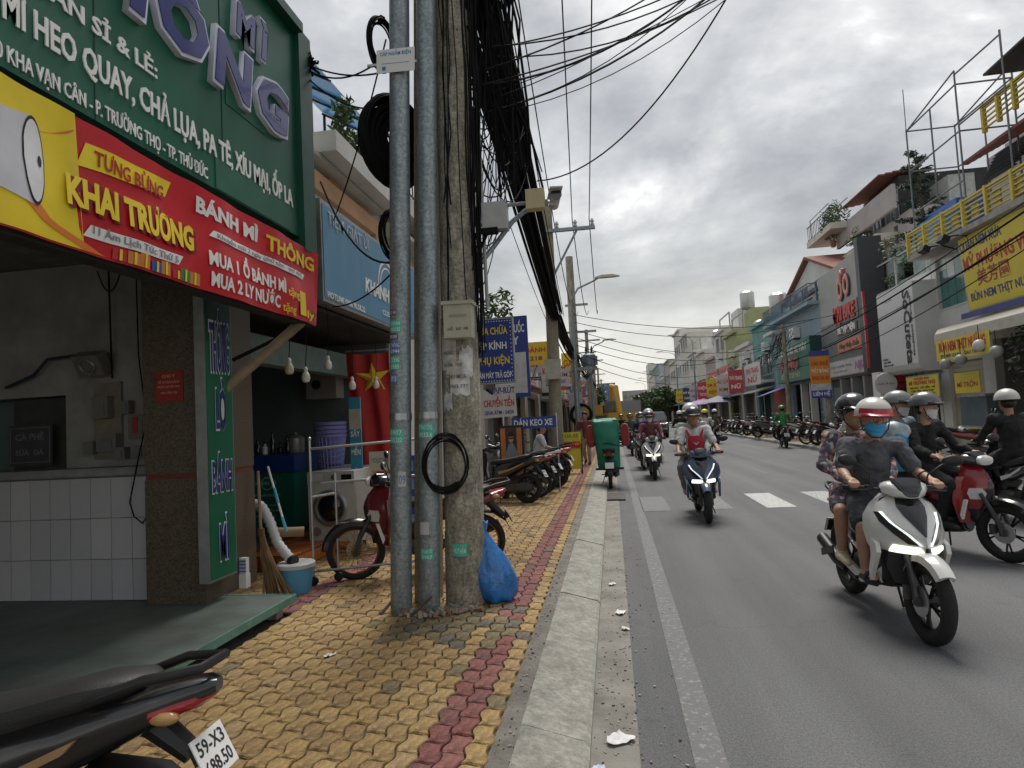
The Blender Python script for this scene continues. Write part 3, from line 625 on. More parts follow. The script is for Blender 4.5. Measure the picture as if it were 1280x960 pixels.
b = MB(); b.bb(-.25, .18, .0, .02, .07, .09); b.build('strap', M_steel, pl)

cp = thing('concrete_pole', 'thick weathered concrete utility pole with stickers and cable drops', 'pole', (-1.30, 5.34, .12)); cp.rotation_euler = (0, R(1.3), 0)
b = MB(); b.lathe([(.172, 0), (.17, .6), (.165, .601), (.162, 2.4), (.155, 2.41), (.14, 8.6)], 28); b.build('shaft', M_pole, cp)
b = MB(); V = []
for k in range(5):
    an = R(-2)-.35+.7*k/4
    for zz in (.42, .52): V.append((.1755*math.sin(an), -.1755*math.cos(an), zz))
b.add(V, [(2*k, 2*k+2, 2*k+3, 2*k+1) for k in range(4)], 0, True); b.build('sticker', M_teal, cp)
o = text('HÚT HẦM', .04, .1, M_ink_w, cp, (0, 0, 0), '-y', bold=.01, ext=.001)
for v_ in o.data.vertices: an = R(-2)+v_.co.x/.1755; v_.co = (.177*math.sin(an), -.177*math.cos(an), v_.co.z+.445)
rg = random.Random(11)
for (a, z_, w_, h_, c_) in [(-25, 1.95, .16, .3, (.55, .53, .5)), (10, 1.75, .17, .2, (.6, .6, .58)), (-8, 1.88, .14, .16, (.5, .47, .42)), (30, 1.9, .12, .2, (.62, .62, .6)), (35, 2.05, .1, .1, (.5, .5, .52)), (-30, 1.62, .1, .14, (.55, .55, .55))]:
    b = MB(); V = []; n = 6; r_ = .165+rg.uniform(.001, .008)
    for k in range(n+1):
        an = R(a)-(w_/r_)/2+(w_/r_)*k/n; j = rg.uniform(-.02, .02)
        for zz in (z_+j, z_+h_+rg.uniform(-.03, .02)): V.append(((r_)*math.sin(an), -(r_)*math.cos(an), zz))
    b.add(V, [(2*k, 2*k+2, 2*k+3, 2*k+1) for k in range(n)], 0, True); b.build('torn_poster', mat('torn_paper_%.2f' % c_[2], c_, .9, var=.35, scale=14, dirt=.5, dirtcol=(.25, .23, .2)), cp)
for line, z_, a0, c_ in (('XE ÔM - TAXI', 1.98, -10, .03), ('THU MUA', 1.88, 0, .035), ('0903 777', 1.80, 5, .03), ('PHÒNG TRỌ', 2.08, -10, .03)):
    o = text(line, c_, .17, mat('poster_ink', (.12, .11, .1), .8), cp, (0, 0, 0), '-y', bold=.005, ext=.001)
    for v_ in o.data.vertices: an = R(a0)+v_.co.x/.176; v_.co = (.1765*math.sin(an), -.1765*math.cos(an), v_.co.z+z_)
op = thing('old_square_pole', 'older square concrete pole wedged behind the steel poles', 'pole', (-1.66, 5.46, .12)); op.rotation_euler = (0, R(2.3), 0)
b = MB(); b.box((0, 0, 4.3), (.2, .2, 8.6), taper=.8); b.build('shaft', M_pole2, op)
text('K', .09, .06, MATS['poster_ink'], op, (.01, -.102, 2.0), '-y', ext=.002); text('16', .08, .07, MATS['poster_ink'], op, (.01, -.102, 1.85), '-y', ext=.002)
b = MB(); b.bb(-.05, .06, -.106, -.1, 2.3, 2.42); b.bb(-.05, .06, -.106, -.1, 1.68, 1.76, 1); b.build('tag_plate', [M_wh_st, M_bl_st], op)
# meter box
mt = thing('meter_box', 'cream steel meter box with numbers strapped to the concrete pole', 'meter box', (-1.20, 5.10, 2.32)); mt.rotation_euler = (0, R(1.3), 0)
M_cream = mat('cream_enamel', (.44, .43, .34), .55, var=.15, scale=5, dirt=.4, dirtcol=(.2, .18, .13))
b = MB(); b.bb(-.11, .12, -.07, .07, 0, .27); b.build('case', M_cream, mt)
b = MB(); b.bb(-.125, .135, -.085, .075, .271, .30); b.build('lid', M_cream, mt)
b = MB(); b.bb(-.06, .08, -.074, -.0705, .17, .19); b.build('slot', mat('slot_shadow', (.3, .29, .24), .6), mt)
text('HỒ  307  PĐ', .022, .17, mat('stencil', (.12, .11, .08), .7), mt, (.01, -.072, .06), '-y', ext=.001)

# rubble at the foot
rb = MB(); rg = random.Random(5)
for k in range(46):
    x_ = rg.uniform(-1.75, -1.12); y_ = 4.98+rg.uniform(-.03, .14)+.06*math.sin(x_*9)
    rb.box((x_, y_, .135+rg.random()*.02), (rg.uniform(.03, .09), rg.uniform(.02, .04), rg.uniform(.02, .04)), rg.randrange(3), rz=rg.uniform(0, 3), rx=rg.uniform(-.4, .4), ry=rg.uniform(-.4, .4))
o = rb.build('rubble', [M_conc, mat('brick_bits', (.28, .15, .09), .9, var=.3), mat('pale_bits', (.36, .31, .24), .9, var=.3)]); stuff(o); tag(o, 'broken brick, sticks and rubble heaped at the foot of the poles', 'rubble')
for k, (x_, y_, a_, l_, lab) in enumerate([(-1.92, 4.98, .5, .2, 'short grey stick leaning at the left foot of the steel poles'), (-1.66, 4.93, 1.1, .18, 'split brown stick lying before the gap of the steel poles')]):
    b = MB(); b.tube([(0, 0, .01), (l_*.5*math.sin(a_), l_*.5*math.cos(a_), .07), (l_*math.sin(a_), l_*math.cos(a_), .14)], [.014, .012, .008], 6)
    tag(b.build('stick', M_bark, loc=(x_, y_, .125)), lab, 'stick')

# blue rubbish bag
bm_ = MB(); rings = []; rg = random.Random(2)
prof = [(.02, .155), (.06, .175), (.14, .19), (.22, .185), (.3, .165), (.38, .13), (.46, .085), (.53, .05), (.58, .03), (.62, .045), (.66, .06)]
ph = [rg.uniform(0, 6) for _ in range(6)]
for i, (z_, r_) in enumerate([(.0, .10)]+prof):
    ring = []
    for k in range(30):
        a = k*2*PI/30; q = r_*(1+.07*math.sin(3*a+ph[0]+z_*6)+.05*math.sin(7*a+ph[1]+z_*14)+.06*math.sin(11*a+ph[2]-z_*9)*(.4+z_))
        ring.append((q*math.cos(a)-z_*.16, q*math.sin(a)*.8-z_*.02, z_+.012*math.sin(5*a+ph[3])))
    rings.append(ring)
bm_.loft(rings)
M_bag = mat('blue_plastic_film', (.02, .17, .50), .25, var=.35, scale=9, bump=.7, bscale=14, spec=.7)
bg_ = thing('rubbish_bag', 'tied blue plastic rubbish bag propped against the concrete pole', 'bag', (-1.045, 5.38, .125))
bm_.build('film', M_bag, bg_, sharp=70)
b = MB(); b.ell((-.02, 0, .11), (.12, .1, .09), 14, 9); b.build('contents', mat('dark_blue_fill', (.01, .06, .25), .5, var=.4, scale=12), bg_)

# coil of cable on the pole, big coils hung high
def coil(name, loc, Rr, thick, n, M, label, r=.008, squash=1., ax=None):
    t_ = thing(name, label, 'cable coil', loc); rg_ = random.Random(len(label)); b_ = MB()
    for k in range(n):
        rr = Rr+rg_.uniform(-thick, thick); T = M @ Matrix.Translation((rg_.uniform(-.012, .012), rg_.uniform(-.02, .02), rg_.uniform(-(ax or thick), ax or thick))) @ Matrix.Rotation(rg_.uniform(-.06, .06), 4, 'X') @ Matrix.Scale(squash, 4, (1, 0, 0))
        b_.torus(rr, r, 30, 5, M=T)
    b_.build('loops', M_cable, t_)
    b_ = MB(); b_.box((0, 0, 0), (.05, .05, .05), M=M @ Matrix.Translation((0, Rr, 0))); b_.build('tie', M_black, t_); return t_
coil('cable_coil', (-1.37, 5.13, 1.30), .225, .025, 9, Matrix.Rotation(R(25), 4, 'Z') @ Matrix.Rotation(PI/2, 4, 'X'), 'coil of black cable hung low on the concrete pole', .008, .8)
coil('cable_coil', (-1.80, 5.44, 4.2), .27, .15, 120, Matrix.Rotation(R(52), 4, 'Z') @ Matrix.Rotation(PI/2, 4, 'X'), 'big coil of black cable hung high behind the left steel pole', .011, .8, .06)
coil('cable_coil', (-1.82, 5.45, 3.35), .22, .03, 10, Matrix.Rotation(R(62), 4, 'Z') @ Matrix.Rotation(PI/2, 4, 'X'), 'smaller cable coil half hidden by the left steel pole, level with the blue sign', .008, .75)
coil('cable_coil', (-1.86, 5.42, 5.1), .24, .03, 12, Matrix.Rotation(R(60), 4, 'Z') @ Matrix.Rotation(PI/2, 4, 'X'), 'topmost cable coil at the upper edge beside the steel pole', .009, .6)

# tangle: cables no one could count
rg = random.Random(21); tg = MB()
P1 = Vector((-1.02, 5.45, 5.55)); P2 = Vector((-1.28, 16.3, 4.25)); P3 = Vector((-1.32, 28.0, 4.2)); P4 = Vector((-1.3, 42, 4.4)); P5 = Vector((-1.3, 60, 4.6))
for k in range(95):                                        # main span, thick messy rope of cables
    ox, oz = rg.gauss(.03, .11), rg.gauss(0, .15); ex, ez = ox*.7+rg.gauss(0, .02), oz*.7+rg.gauss(0, .03)
    a = P1+Vector((ox, rg.uniform(-.3, .3), oz)); c = P2+Vector((ex, 0, ez))
    tg.tube(cat_pts(a, c, .15+rg.gauss(0, .05), 10), rg.choice((.007, .009, .012, .014)), 4, cap=False)
for A, B_, nk in ((P2, P3, 42), (P3, P4, 26), (P4, P5, 18)):
    for k in range(nk):
        ox, oz = rg.gauss(0, .08), rg.gauss(0, .1)
        tg.tube(cat_pts(A+Vector((ox, 0, oz)), B_+Vector((ox, 0, oz)), .35+rg.gauss(0, .05), 8), rg.choice((.012, .016, .02)), 4, cap=False)
for k in range(30):                                        # drops clinging to the concrete pole
    a = rg.uniform(.75, 1.9) if k % 5 else rg.uniform(-.5, .5); z1 = rg.uniform(2.0, 3.6); r_ = .17+rg.uniform(0, .05); q = []
    for i in range(9):
        t_ = i/8; an = a+.25*math.sin(3*t_+k)*rg.uniform(.3, 1); z_ = 5.9+(z1-5.9)*t_
        q.append((-1.30+.0227*z_+r_*math.sin(an)+.01*math.sin(9*t_+k), 5.34-r_*math.cos(an), z_))
    tg.tube(q, rg.choice((.005, .006, .008)), 4, cap=False)
for k in range(48):                                        # slack loops between the pole and the rope of cables
    a = Vector((-1.12+rg.uniform(-.05, .1), 5.3+rg.uniform(-.1, .1), rg.uniform(2.7, 5.4))); c = P1.lerp(P2, rg.uniform(.0, .3))+Vector((rg.gauss(0, .12), 0, rg.gauss(0, .12)))
    tg.tube(cat_pts(a, c, rg.uniform(.1, .7), 9), rg.choice((.004, .006, .008)), 4, cap=False)
for k in range(40):                                        # dense vertical curtain at the top of the pole
    x_ = -.98+rg.uniform(-.08, .30); y_ = 5.45+rg.uniform(-.05, .6)
    tg.tube([(x_+rg.gauss(0, .1), y_, 6.1), (x_+rg.gauss(0, .06), y_, 5.3), (x_+rg.gauss(.02, .06), y_+.2, 4.6), (x_+.05+rg.gauss(0, .05), y_+.5, 4.1+rg.uniform(-.3, .4))], rg.choice((.006, .009, .012)), 4, cap=False)
o = tg.build('cable_tangle', M_cable, recalc=False); stuff(o); tag(o, 'dense tangle of black telecom cables draped from pole to pole', 'cables')
# wires fanning off to the right at the top of the frame
rg = random.Random(8)
fan = MB()
for k in range(11):
    a = Vector((-.9+rg.uniform(-.1, .1), 5.5+rg.uniform(-.1, .3), 4.55+rg.uniform(-.12, .5))); c = Vector((2.2+rg.uniform(-.4, .6), 7.0+rg.uniform(-.5, 1.), 6.75+rg.uniform(-.2, .7)))
    fan.tube(cat_pts(a, c, .22+rg.uniform(-.12, .2), 12), rg.choice((.005, .008, .011)), 4, cap=False)
o = fan.build('cable_fan', M_cable, recalc=False); stuff(o); tag(o, 'sheaf of black cables fanning across the street at the top of the picture', 'cables')
# cable clump at the corner of the green sign, service drops to the shops
for k, (a, c, s_, lab) in enumerate([((-2.8, 5.72, 5.2), (-1.7, 5.4, 5.1), .22, 'slack upper service cable from the green signboard to the poles'), ((-2.8, 5.72, 5.25), (-1.75, 5.4, 4.85), .1, 'lower service cable from the green signboard to the coil'), ((-2.8, 5.72, 5.15), (-1.72, 5.5, 4.6), .2, 'thin service cable sagging from the signboard corner behind the coil'), ((-3.0, 6.5, 4.35), (-1.75, 5.5, 3.15), .35, 'thick cable sagging across the blue laundry sign'), ((-3.0, 6.7, 3.0), (-1.8, 5.5, 3.1), .1, 'thin wire across the lower half of the blue laundry sign'), ((-3.3, 7.2, 3.9), (-1.85, 5.5, 5.2), .15, 'thin wire rising from the orange facade to the poles')]):
    wire('service_cable', cat_pts(a, c, s_), .008 if k != 3 else .012, lab, group='service cables to the shops')
ck = MB(); rg = random.Random(4)
for k in range(14): ck.tube([(rg.gauss(0, .05), rg.gauss(0, .04), rg.gauss(0, .06)) for _ in range(5)], .012, 5)
tag(ck.build('cable_knot', M_cable, loc=(-2.74, 5.72, 5.22)), 'knot of cable ends at the upper corner of the green signboard', 'cables')['kind'] = 'stuff'

# camera arm with two boxes
ca = thing('camera_arm', 'galvanised bracket arm with junction boxes and a bullet camera above the pavement', 'camera', (-1.06, 5.42, 3.0))
b = MB(); b.tube([(0, 0, 0), (.12, .02, .14), (.3, .04, .36), (.42, .05, .45), (.62, .06, .50)], .022, 8); b.tube([(.02, 0, .5), (.62, .06, .52)], .018, 8); b.build('arm', M_galv, ca)
b = MB(); b.tube([(0, 0, -.6), (.01, 0, .2), (.02, 0, 1.4)], .017, 8); b.tube([(.05, 0, -.4), (.05, 0, 1.6), (.02, 0, 2.7)], .016, 8); b.build('conduit', mat('grey_conduit', (.35, .35, .33), .6, var=.15), ca)
b = MB(); b.bb(.06, .27, -.08, .05, .28, .51); b.bb(.055, .275, -.086, -.081, .275, .515); b.build('junction_box', mat('pale_grey_box', (.40, .41, .40), .5, var=.12, dirt=.3), ca)
b = MB(); b.bb(.44, .60, -.06, .04, .43, .60); b.build('junction_box', mat('tan_box', (.46, .38, .22), .55, var=.15, dirt=.3), ca)
b = MB(); b.tube([(.66, .22, .53), (.70, .0, .545)], .045, 12); b.box((.685, .06, .585), (.11, .3, .012), rz=.18); b.tube([(.6, .06, .51), (.69, .1, .5)], .015); cbody = b.build('camera_body', mat('camera_white', (.5, .5, .5), .4, var=.1), ca)
b = MB(); b.tube([(.702, -.003, .545), (.703, -.012, .545)], .047, 14); b.build('lens', M_gloss_black, cbody)
b = MB(); b.box((.12, -.08, .26), (.14, .06, .05)); b.tube([(.1, -.05, .27), (.0, -.02, .1), (-.02, 0, -.1)], .014); b.build('cable_gland', M_cable, ca)

# second pole with crossarm, then poles beyond
def ucurve_lamp(b_, z0, reach, up, d=1): return [(0, 0, z0), (.1*d, 0, z0+up*.6), (.4*d, 0, z0+up*.95), (reach*d, 0, z0+up)]
p2 = thing('utility_pole', 'tan concrete pole carrying a crossarm with three insulators, beyond the camera arm', 'pole', (-1.42, 16.3, .12)); p2.rotation_euler = (0, R(.6), 0)
b = MB(); b.lathe([(.18, 0), (.13, 7.0)], 18); b.build('shaft', M_pole2, p2)
b = MB(); b.bb(-.1, 1.22, -.18, -.08, 6.28, 6.36); b.tube([(.08, -.12, 5.1), (.75, -.12, 6.28)], .03, 6); b.build('crossarm', M_galv, p2)
for x_ in (.25, .72, 1.15):
    b = MB(); b.lathe([(.03, 6.36), (.055, 6.40), (.03, 6.44), (.055, 6.48), (.02, 6.55)], 10, M=Matrix.Translation((x_, -.13, 0))); b.build('insulator', mat('porcelain', (.4, .4, .4), .3), p2)
b = MB(); b.bb(-.2, .2, -.35, -.18, 2.5, 3.0); b.build('terminal_box', M_cream, p2)
for k, (x_, tx, tz) in enumerate([(-1.17, -1.6, 9.5), (-.70, -.8, 10.4), (-.27, -.35, 11.0)]):
    wire('power_line', cat_pts((x_, 16.17, 6.68), (tx+.75, 3.0, 9.4), .25, 20), .011, ['leftmost', 'middle', 'rightmost'][k]+' of the three power lines rising from the crossarm overhead', group='power lines on the crossarm')
    wire('power_line', cat_pts((x_, 16.17, 6.68), (x_-.1, 30, 6.6), 1.0, 16), .012, ['leftmost', 'middle', 'rightmost'][k]+' of the three power lines running on beyond the crossarm', group='power lines on the crossarm')
wire('crossing_wire', cat_pts((-1.0, 10.5, 5.62), (2.6, 7.2, 8.0), .95, 26), .011, 'single black wire swooping across the open sky to the upper right')
def lamp_pole(loc, h, reach, label, tx=1, zr=0.):
    t_ = thing('street_lamp', label, 'street lamp', loc, zr, 'street lamps')
    b_ = MB(); b_.lathe([(.10, 0), (.07, h*.8)], 12); b_.tube([(0, 0, h*.8), (0, 0, h-.5), (.25*tx, 0, h-.1), (.8*tx, 0, h+.12), (reach*tx, 0, h+.2)], .035, 7); b_.build('post', M_galv, t_)
    b_ = MB(); b_.loft([[(reach*tx+(q-.0)*tx*.0+px, py, h+.2+pz) for px, py, pz in [(q*tx, -.11*k_, .0), (q*tx, .11*k_, .0), (q*tx, .06*k_, .1*k_), (q*tx, -.06*k_, .1*k_)]] for q, k_ in ((-.1, .5), (.15, 1), (.5, 1), (.75, .4))], 0, True); b_.build('lamp_head', mat('lamp_grey', (.36, .33, .27), .5, .2, var=.1), t_); return t_
lamp_pole((-1.15, 22.0, .12), 6.05, .95, 'nearest street lamp, curving over the kerb beyond the crossarm pole')
lamp_pole((-1.1, 40.0, .12), 6.0, .9, 'second street lamp on the near pavement, lower down behind the transformer')
for k, y_ in enumerate((62, 78, 95, 113, 132, 150)):
    lamp_pole((7.9, y_, .12), 8.6, 1.5, ['nearest', 'second', 'third', 'fourth', 'fifth', 'farthest'][k]+' of the far-side street lamps receding down the road', -1)
p3 = thing('transformer_pole', 'grey pole carrying a small transformer on a bracket', 'pole', (-1.45, 28, .12))
b = MB(); b.lathe([(.22, 0), (.16, 8.6)], 16); b.build('shaft', M_pole, p3)
b = MB(); b.bb(-.2, .95, -.3, .3, 3.55, 3.68); b.tube([(.1, 0, 2.3), (.8, 0, 3.55)], .06, 6); b.build('bracket', M_galv, p3)
for z_, x1 in ((5.2, 1.0), (6.4, .7)): b = MB(); b.bb(-.3, x1, -.05, .05, z_, z_+.09); b.build('crossarm', M_galv, p3)
b = MB(); b.lathe([(.27, 3.69), (.27, 4.2), (.2, 4.26)], 14, M=Matrix.Translation((.62, 0, 0))); 
for k in range(10): b.box((.62+.31*math.cos(k*PI/5), .31*math.sin(k*PI/5), 3.95), (.1, .012, .4), rz=k*PI/5)
b.build('transformer', mat('transformer_grey', (.2, .23, .26), .5, .3, var=.15), p3)
for x_ in (.5, .74):
    b = MB(); b.lathe([(.03, 4.26), (.06, 4.3), (.03, 4.36), (.06, 4.4), (.02, 4.6)], 8, M=Matrix.Translation((x_, 0, 0))); b.build('bushing', M_black, p3)
b = MB(); b.bb(-.35, .25, -.34, -.2, 1.5, 2.6); b.build('cabinet', mat('cabinet_grey', (.3, .34, .36), .5, var=.1), p3)
coil('cable_coil', (-1.3, 27.6, 1.75), .42, .04, 14, Matrix.Rotation(PI/2, 4, 'X'), 'thick ring of black cable hung on the transformer pole', .03)
for k, y_ in enumerate((44, 60, 80, 104)):
    t = thing('utility_pole', ['first', 'second', 'third', 'fourth'][k]+' bare utility pole beyond the transformer along the near pavement', 'pole', (-1.4, y_, .12), 0, 'far utility poles')
    b = MB(); b.lathe([(.16, 0), (.11, 7.5)], 10); b.build('shaft', M_pole2, t); b = MB(); b.bb(-.6, .9, -.05, .05, 6.7, 6.8); b.bb(-.6, .6, -.05, .05, 5.9, 5.98); b.build('crossarm', M_galv, t)
rg = random.Random(31)
for k in range(7):
    wire('street_span', cat_pts((-1.2, 24.0+k*.05, 5.5-.28*k), (9.2, 27+k*3.4, 5.2+.3*math.sin(k*2)), .55+.12*k, 18), .012, ['first', 'second', 'third', 'fourth', 'fifth', 'sixth', 'seventh'][k]+' thin wire from the top spanning the street toward the far shopfronts', group='wires spanning the street')
# cables on the far side strung past the shop fronts
for k, (z0, z1, s_) in enumerate([(4.15, 5.5, .35), (3.75, 5.2, .5), (3.6, 5.0, .25), (3.5, 4.95, .7), (4.3, 5.65, .3)]):
    wire('far_side_cable', cat_pts((8.3, 34, z0), (8.2, 11, z1), s_, 22), .022 if k < 2 else .012, ['uppermost thick', 'second thick', 'third thin', 'sagging thin', 'topmost thin'][k]+' cable strung along the far shopfronts', group='cables along the far shopfronts')
# ------------------------------------------------------------------ generic terraced shophouse
class House:
    """parts of a shophouse; u runs along the street, d out of the facade towards the road, z up"""
    def __init__(s, name, label, xf, side, y0, y1, cat='building'):
        s.xf, s.s, s.y0, s.y1 = xf, side, y0, y1
        s.t = thing(name, label, cat, (xf, y0, .12)); s.m = None
    def bb(s, b_, u0, u1, d0, d1, z0, z1, mi=0):
        return b_.bb(s.s*d0, s.s*d1, u0, u1, z0, z1, mi)
    def part(s, name, m, *boxes, parent=None):
        b_ = MB()
        for q in boxes: s.bb(b_, *q)
        return b_.build(name, m, parent or s.t)
    def wall(s, m, h, depth, holes=(), name='wall', z0=0., u0=0., u1=None, d=0., thick=.2):
        """front wall with real openings (u0,u1,z0,z1), plus side and back slabs"""
        W = u1 if u1 is not None else s.y1-s.y0; b_ = MB()
        us = sorted({u0, W, *[q for hh in holes for q in hh[:2]]}); zs = sorted({z0, h, *[q for hh in holes for q in hh[2:4]]})
        for i in range(len(us)-1):
            for j in range(len(zs)-1):
                cu, cz = (us[i]+us[i+1])/2, (zs[j]+zs[j+1])/2
                if not any(hh[0] < cu < hh[1] and hh[2] < cz < hh[3] for hh in holes): s.bb(b_, us[i], us[i+1], d-thick, d, zs[j], zs[j+1])
        s.bb(b_, u0, u0+.12, -depth, d-thick, z0, h); s.bb(b_, W-.12, W, -depth, d-thick, z0, h); s.bb(b_, u0, W, -depth-.15, -depth, z0, h); s.bb(b_, u0+.12, W-.12, -depth, d-thick, h-.15, h-.01)
        return b_.build(name, m, s.t)
    def window(s, u0, u1, z0, z1, fm, gm, d=0., mull=1, bars=False, sill=True):
        f = .05; w_ = s.part('window', fm, (u0, u1, d-.12, d+.02, z0, z0+f), (u0, u1, d-.12, d+.02, z1-f, z1), (u0, u0+f, d-.12, d+.02, z0+f, z1-f), (u1-f, u1, d-.12, d+.02, z0+f, z1-f))
        n = mull+1
        for k in range(n):
            a = u0+f+(u1-u0-2*f)*k/n; c = u0+f+(u1-u0-2*f)*(k+1)/n
            s.part('pane', gm, (a+.012, c-.012, d-.09, d-.075, z0+f, z1-f), parent=w_)
            if k: s.part('mullion', fm, (a-.02, a+.02, d-.11, d-.03, z0+f, z1-f), parent=w_)
        if sill: s.part('sill', fm, (u0-.06, u1+.06, d+.021, d+.10, z0-.05, z0+.01), parent=w_)
        if bars:
            b_ = MB(); k = u0+.1
            while k < u1-.05: s.bb(b_, k, k+.015, d+.025, d+.04, z0, z1); k += .12
            b_.build('grille', M_alu, w_)
    def shutter(s, u0, u1, z0, z1, m, d=-.1):
        r = s.part('shutter', m, (u0, u1, d-.04, d-.02, z0, z1)); n = int((z1-z0)/.13); b_ = MB(); s.bb(b_, u0, u1, d-.019, d, .0, .115); me = b_.mesh('slat', m)
        for k in range(n):
            o_ = bpy.data.objects.new('slat', me); COL.objects.link(o_); o_.parent = r; o_.location = (0, 0, z0+k*.13)
    def sign(s, u0, u1, z0, z1, d, m, label, lines, thick=.12, framem=None, name='shop_sign', cat='sign', tilt=0., group=None):
        """sign box standing off the facade, a thing of its own; lines: (text, u centre 0..1, z 0..1, cap, width, material)"""
        t_ = thing(name, label, cat, (s.xf+s.s*d, s.y0+(u0+u1)/2, .12+z0), 0, group); t_.rotation_euler = (0, s.s*tilt, 0)
        h, w_ = z1-z0, (u1-u0)/2; b_ = MB(); b_.bb(-s.s*thick, 0, -w_, w_, 0, h); b_.build('box', framem or M_alu, t_)
        b_ = MB(); b_.bb(s.s*.001, s.s*.006, -w_+.04, w_-.04, .04, h-.04); b_.build('face', m, t_)
        for q in lines:
            tx, uc, zc, cap, wd, mm = q[:6]; k = q[6] if len(q) > 6 else {}
            # reading direction: to the right for someone facing the front
            yy = (uc-.5)*2*w_*s.s
            text(tx, cap, wd, mm, t_, (s.s*.008, yy, zc*h), '+x' if s.s > 0 else '-x', **{**dict(ext=.004), **k})
        return t_
    def rail(s, u0, u1, d, z0, h, m, step=.14, name='railing', back=0.):
        b_ = MB(); s.bb(b_, u0, u1, d-.04, d, z0+h-.04, z0+h); s.bb(b_, u0, u1, d-.03, d-.01, z0+.06, z0+.09); r = b_.build(name, m, s.t)
        k = u0; b_ = MB(); s.bb(b_, 0, .02, d-.03, d-.01, z0, z0+h-.04); me = b_.mesh('baluster', m)
        while k < u1:
            o_ = bpy.data.objects.new('baluster', me); COL.objects.link(o_); o_.parent = r; o_.location = (0, k, 0); k += step
        if back:
            b_ = MB()
            for uu in (u0, u1-.03): s.bb(b_, uu, uu+.03, d-back, d-.04, z0+h-.04, z0+h); s.bb(b_, uu, uu+.03, d-back, d-.04, z0+.4, z0+.43)
            b_.build('return', m, r)
def foliage(b_, c, r, n, leaf, rg_, mi=3, flat=1.):
    """many small leaf blades scattered through an uneven volume"""
    for k in range(n):
        while True:
            p = Vector((rg_.uniform(-1, 1), rg_.uniform(-1, 1), rg_.uniform(-1, 1)))
            if p.length < 1: break
        p = Vector((p.x*r[0], p.y*r[1], p.z*r[2]))+Vector(c); a = rg_.uniform(0, 6.28); t_ = rg_.uniform(-.9, .9); s_ = leaf*rg_.uniform(.6, 1.4)
        d = Vector((math.cos(a)*math.cos(t_), math.sin(a)*math.cos(t_), math.sin(t_))); q = d.cross(Vector((rg_.uniform(-1, 1), rg_.uniform(-1, 1), rg_.uniform(.2, 1)))).normalized()
        b_.add([p-d*s_, p+q*s_*.35, p+d*s_, p-q*s_*.35], [(0, 1, 2, 3)], rg_.randrange(mi), False)
def plant(loc, r, n, leaf, label, seed, pot=True, name='potted_plant', cat='plant', group=None, mats=None, trunk=None):
    t_ = thing(name, label, cat, loc, 0, group); rg_ = random.Random(seed); b_ = MB(); h0 = .28 if pot else (trunk or .3)
    for k in range(6):
        c = (rg_.gauss(0, r[0]*.35), rg_.gauss(0, r[1]*.35), h0+r[2]*(.5+rg_.uniform(0, 1.1))); foliage(b_, c, (r[0]*.6, r[1]*.6, r[2]*.5), n//6, leaf, rg_)
    b_.build('foliage', mats or M_leaf, t_, recalc=False)
    b_ = MB()
    for k in range(3): b_.tube([(0, 0, .1 if pot else 0), (rg_.gauss(0, .05), rg_.gauss(0, .05), h0), (rg_.gauss(0, r[0]*.5), rg_.gauss(0, r[1]*.5), h0+r[2])], [.02, .016, .006] if pot else [.09, .07, .02], 5)
    b_.build('stem', M_bark, t_)
    if pot: b_ = MB(); b_.lathe([(.10, 0), (.15, .24), (.165, .25), (.165, .29), (.14, .29), (.13, .26)], 14); b_.build('pot', mat('terracotta', (.3, .13, .07), .8, var=.2), t_)
    return t_

# ------------------------------------------------------------------ laundry shop
M_blue_sign = mat('blue_sign_sheet', (.10, .26, .42), .5, var=.12, scale=2, dirt=.35, dirtcol=(.06, .15, .25), stretch=(1, 1, .3))
M_orange_tile = [mat('orange_tile_%d' % i, c, .3, var=.12, scale=5, dirt=.3, dirtcol=(.2, .06, .03)) for i, c in enumerate([(.52, .15, .03), (.46, .125, .03), (.57, .18, .045)])]
M_cream_w = mat('cream_render', (.56, .54, .48), .85, var=.12, scale=2, dirt=.35, dirtcol=(.3, .28, .23))
M_peach = mat('peach_trim', (.62, .36, .2), .8, var=.1, scale=2, dirt=.2)
M_offw = mat('off_white_render', (.60, .60, .575), .85, var=.1, scale=1.4, dirt=.35, dirtcol=(.33, .32, .29))
M_teal_wall = mat('teal_grey_wall', (.11, .16, .16), .8, var=.2, scale=2, dirt=.4)
M_gl = glass('window_glass', (.10, .115, .12)); M_win_w = mat('white_frame', (.55, .55, .53), .5, var=.06)
LH = House('laundry_house', 'house with peach frame and white balconies above the blue laundry sign', -3.5, 1, 5.75, 9.9)
LH.part('side_wall', M_teal_wall, (4.02, 4.15, -3.4, -.3, 0, 3.1), (4.02, 4.15, -.3, .0, 0, 3.1))
LH.part('back_wall', mat('sooty_block', (.12, .12, .115), .9, var=.3, scale=3), (-.1, 4.15, -3.55, -3.4, 0, 3.1))
LH.part('party_wall', M_teal_wall, (-.12, -.02, -3.4, -.42, 0, 3.1))
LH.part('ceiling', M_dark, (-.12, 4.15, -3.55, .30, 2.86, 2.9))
LH.part('beam', mat('teal_beam', (.16, .23, .22), .8, var=.2), (-.02, 4.02, -.55, -.35, 2.3, 2.62))
LH.part('floor', mat('worn_floor', (.16, .14, .12), .7, var=.3), (-.1, 4.02, -3.4, -.6, 0, .12))
st = LH.part('step', mat('orange_grout', (.2, .07, .03), .9), (.8, 4.02, -.6, .02, 0, .16), (1.2, 4.02, -.7, -.0, .16, .165))
b = MB(); b.bb(-.004, .008, 0, .19, 0, .125); om = [b.mesh('tile', m) for m in M_orange_tile]
for k in range(16):
    for (dx, z_) in ((.02, .02),):
        if dx < 0 and k < 2: continue
        o = bpy.data.objects.new('tile', random.choice(om)); COL.objects.link(o); o.parent = st; o.location = (dx, .82+k*.2, z_)
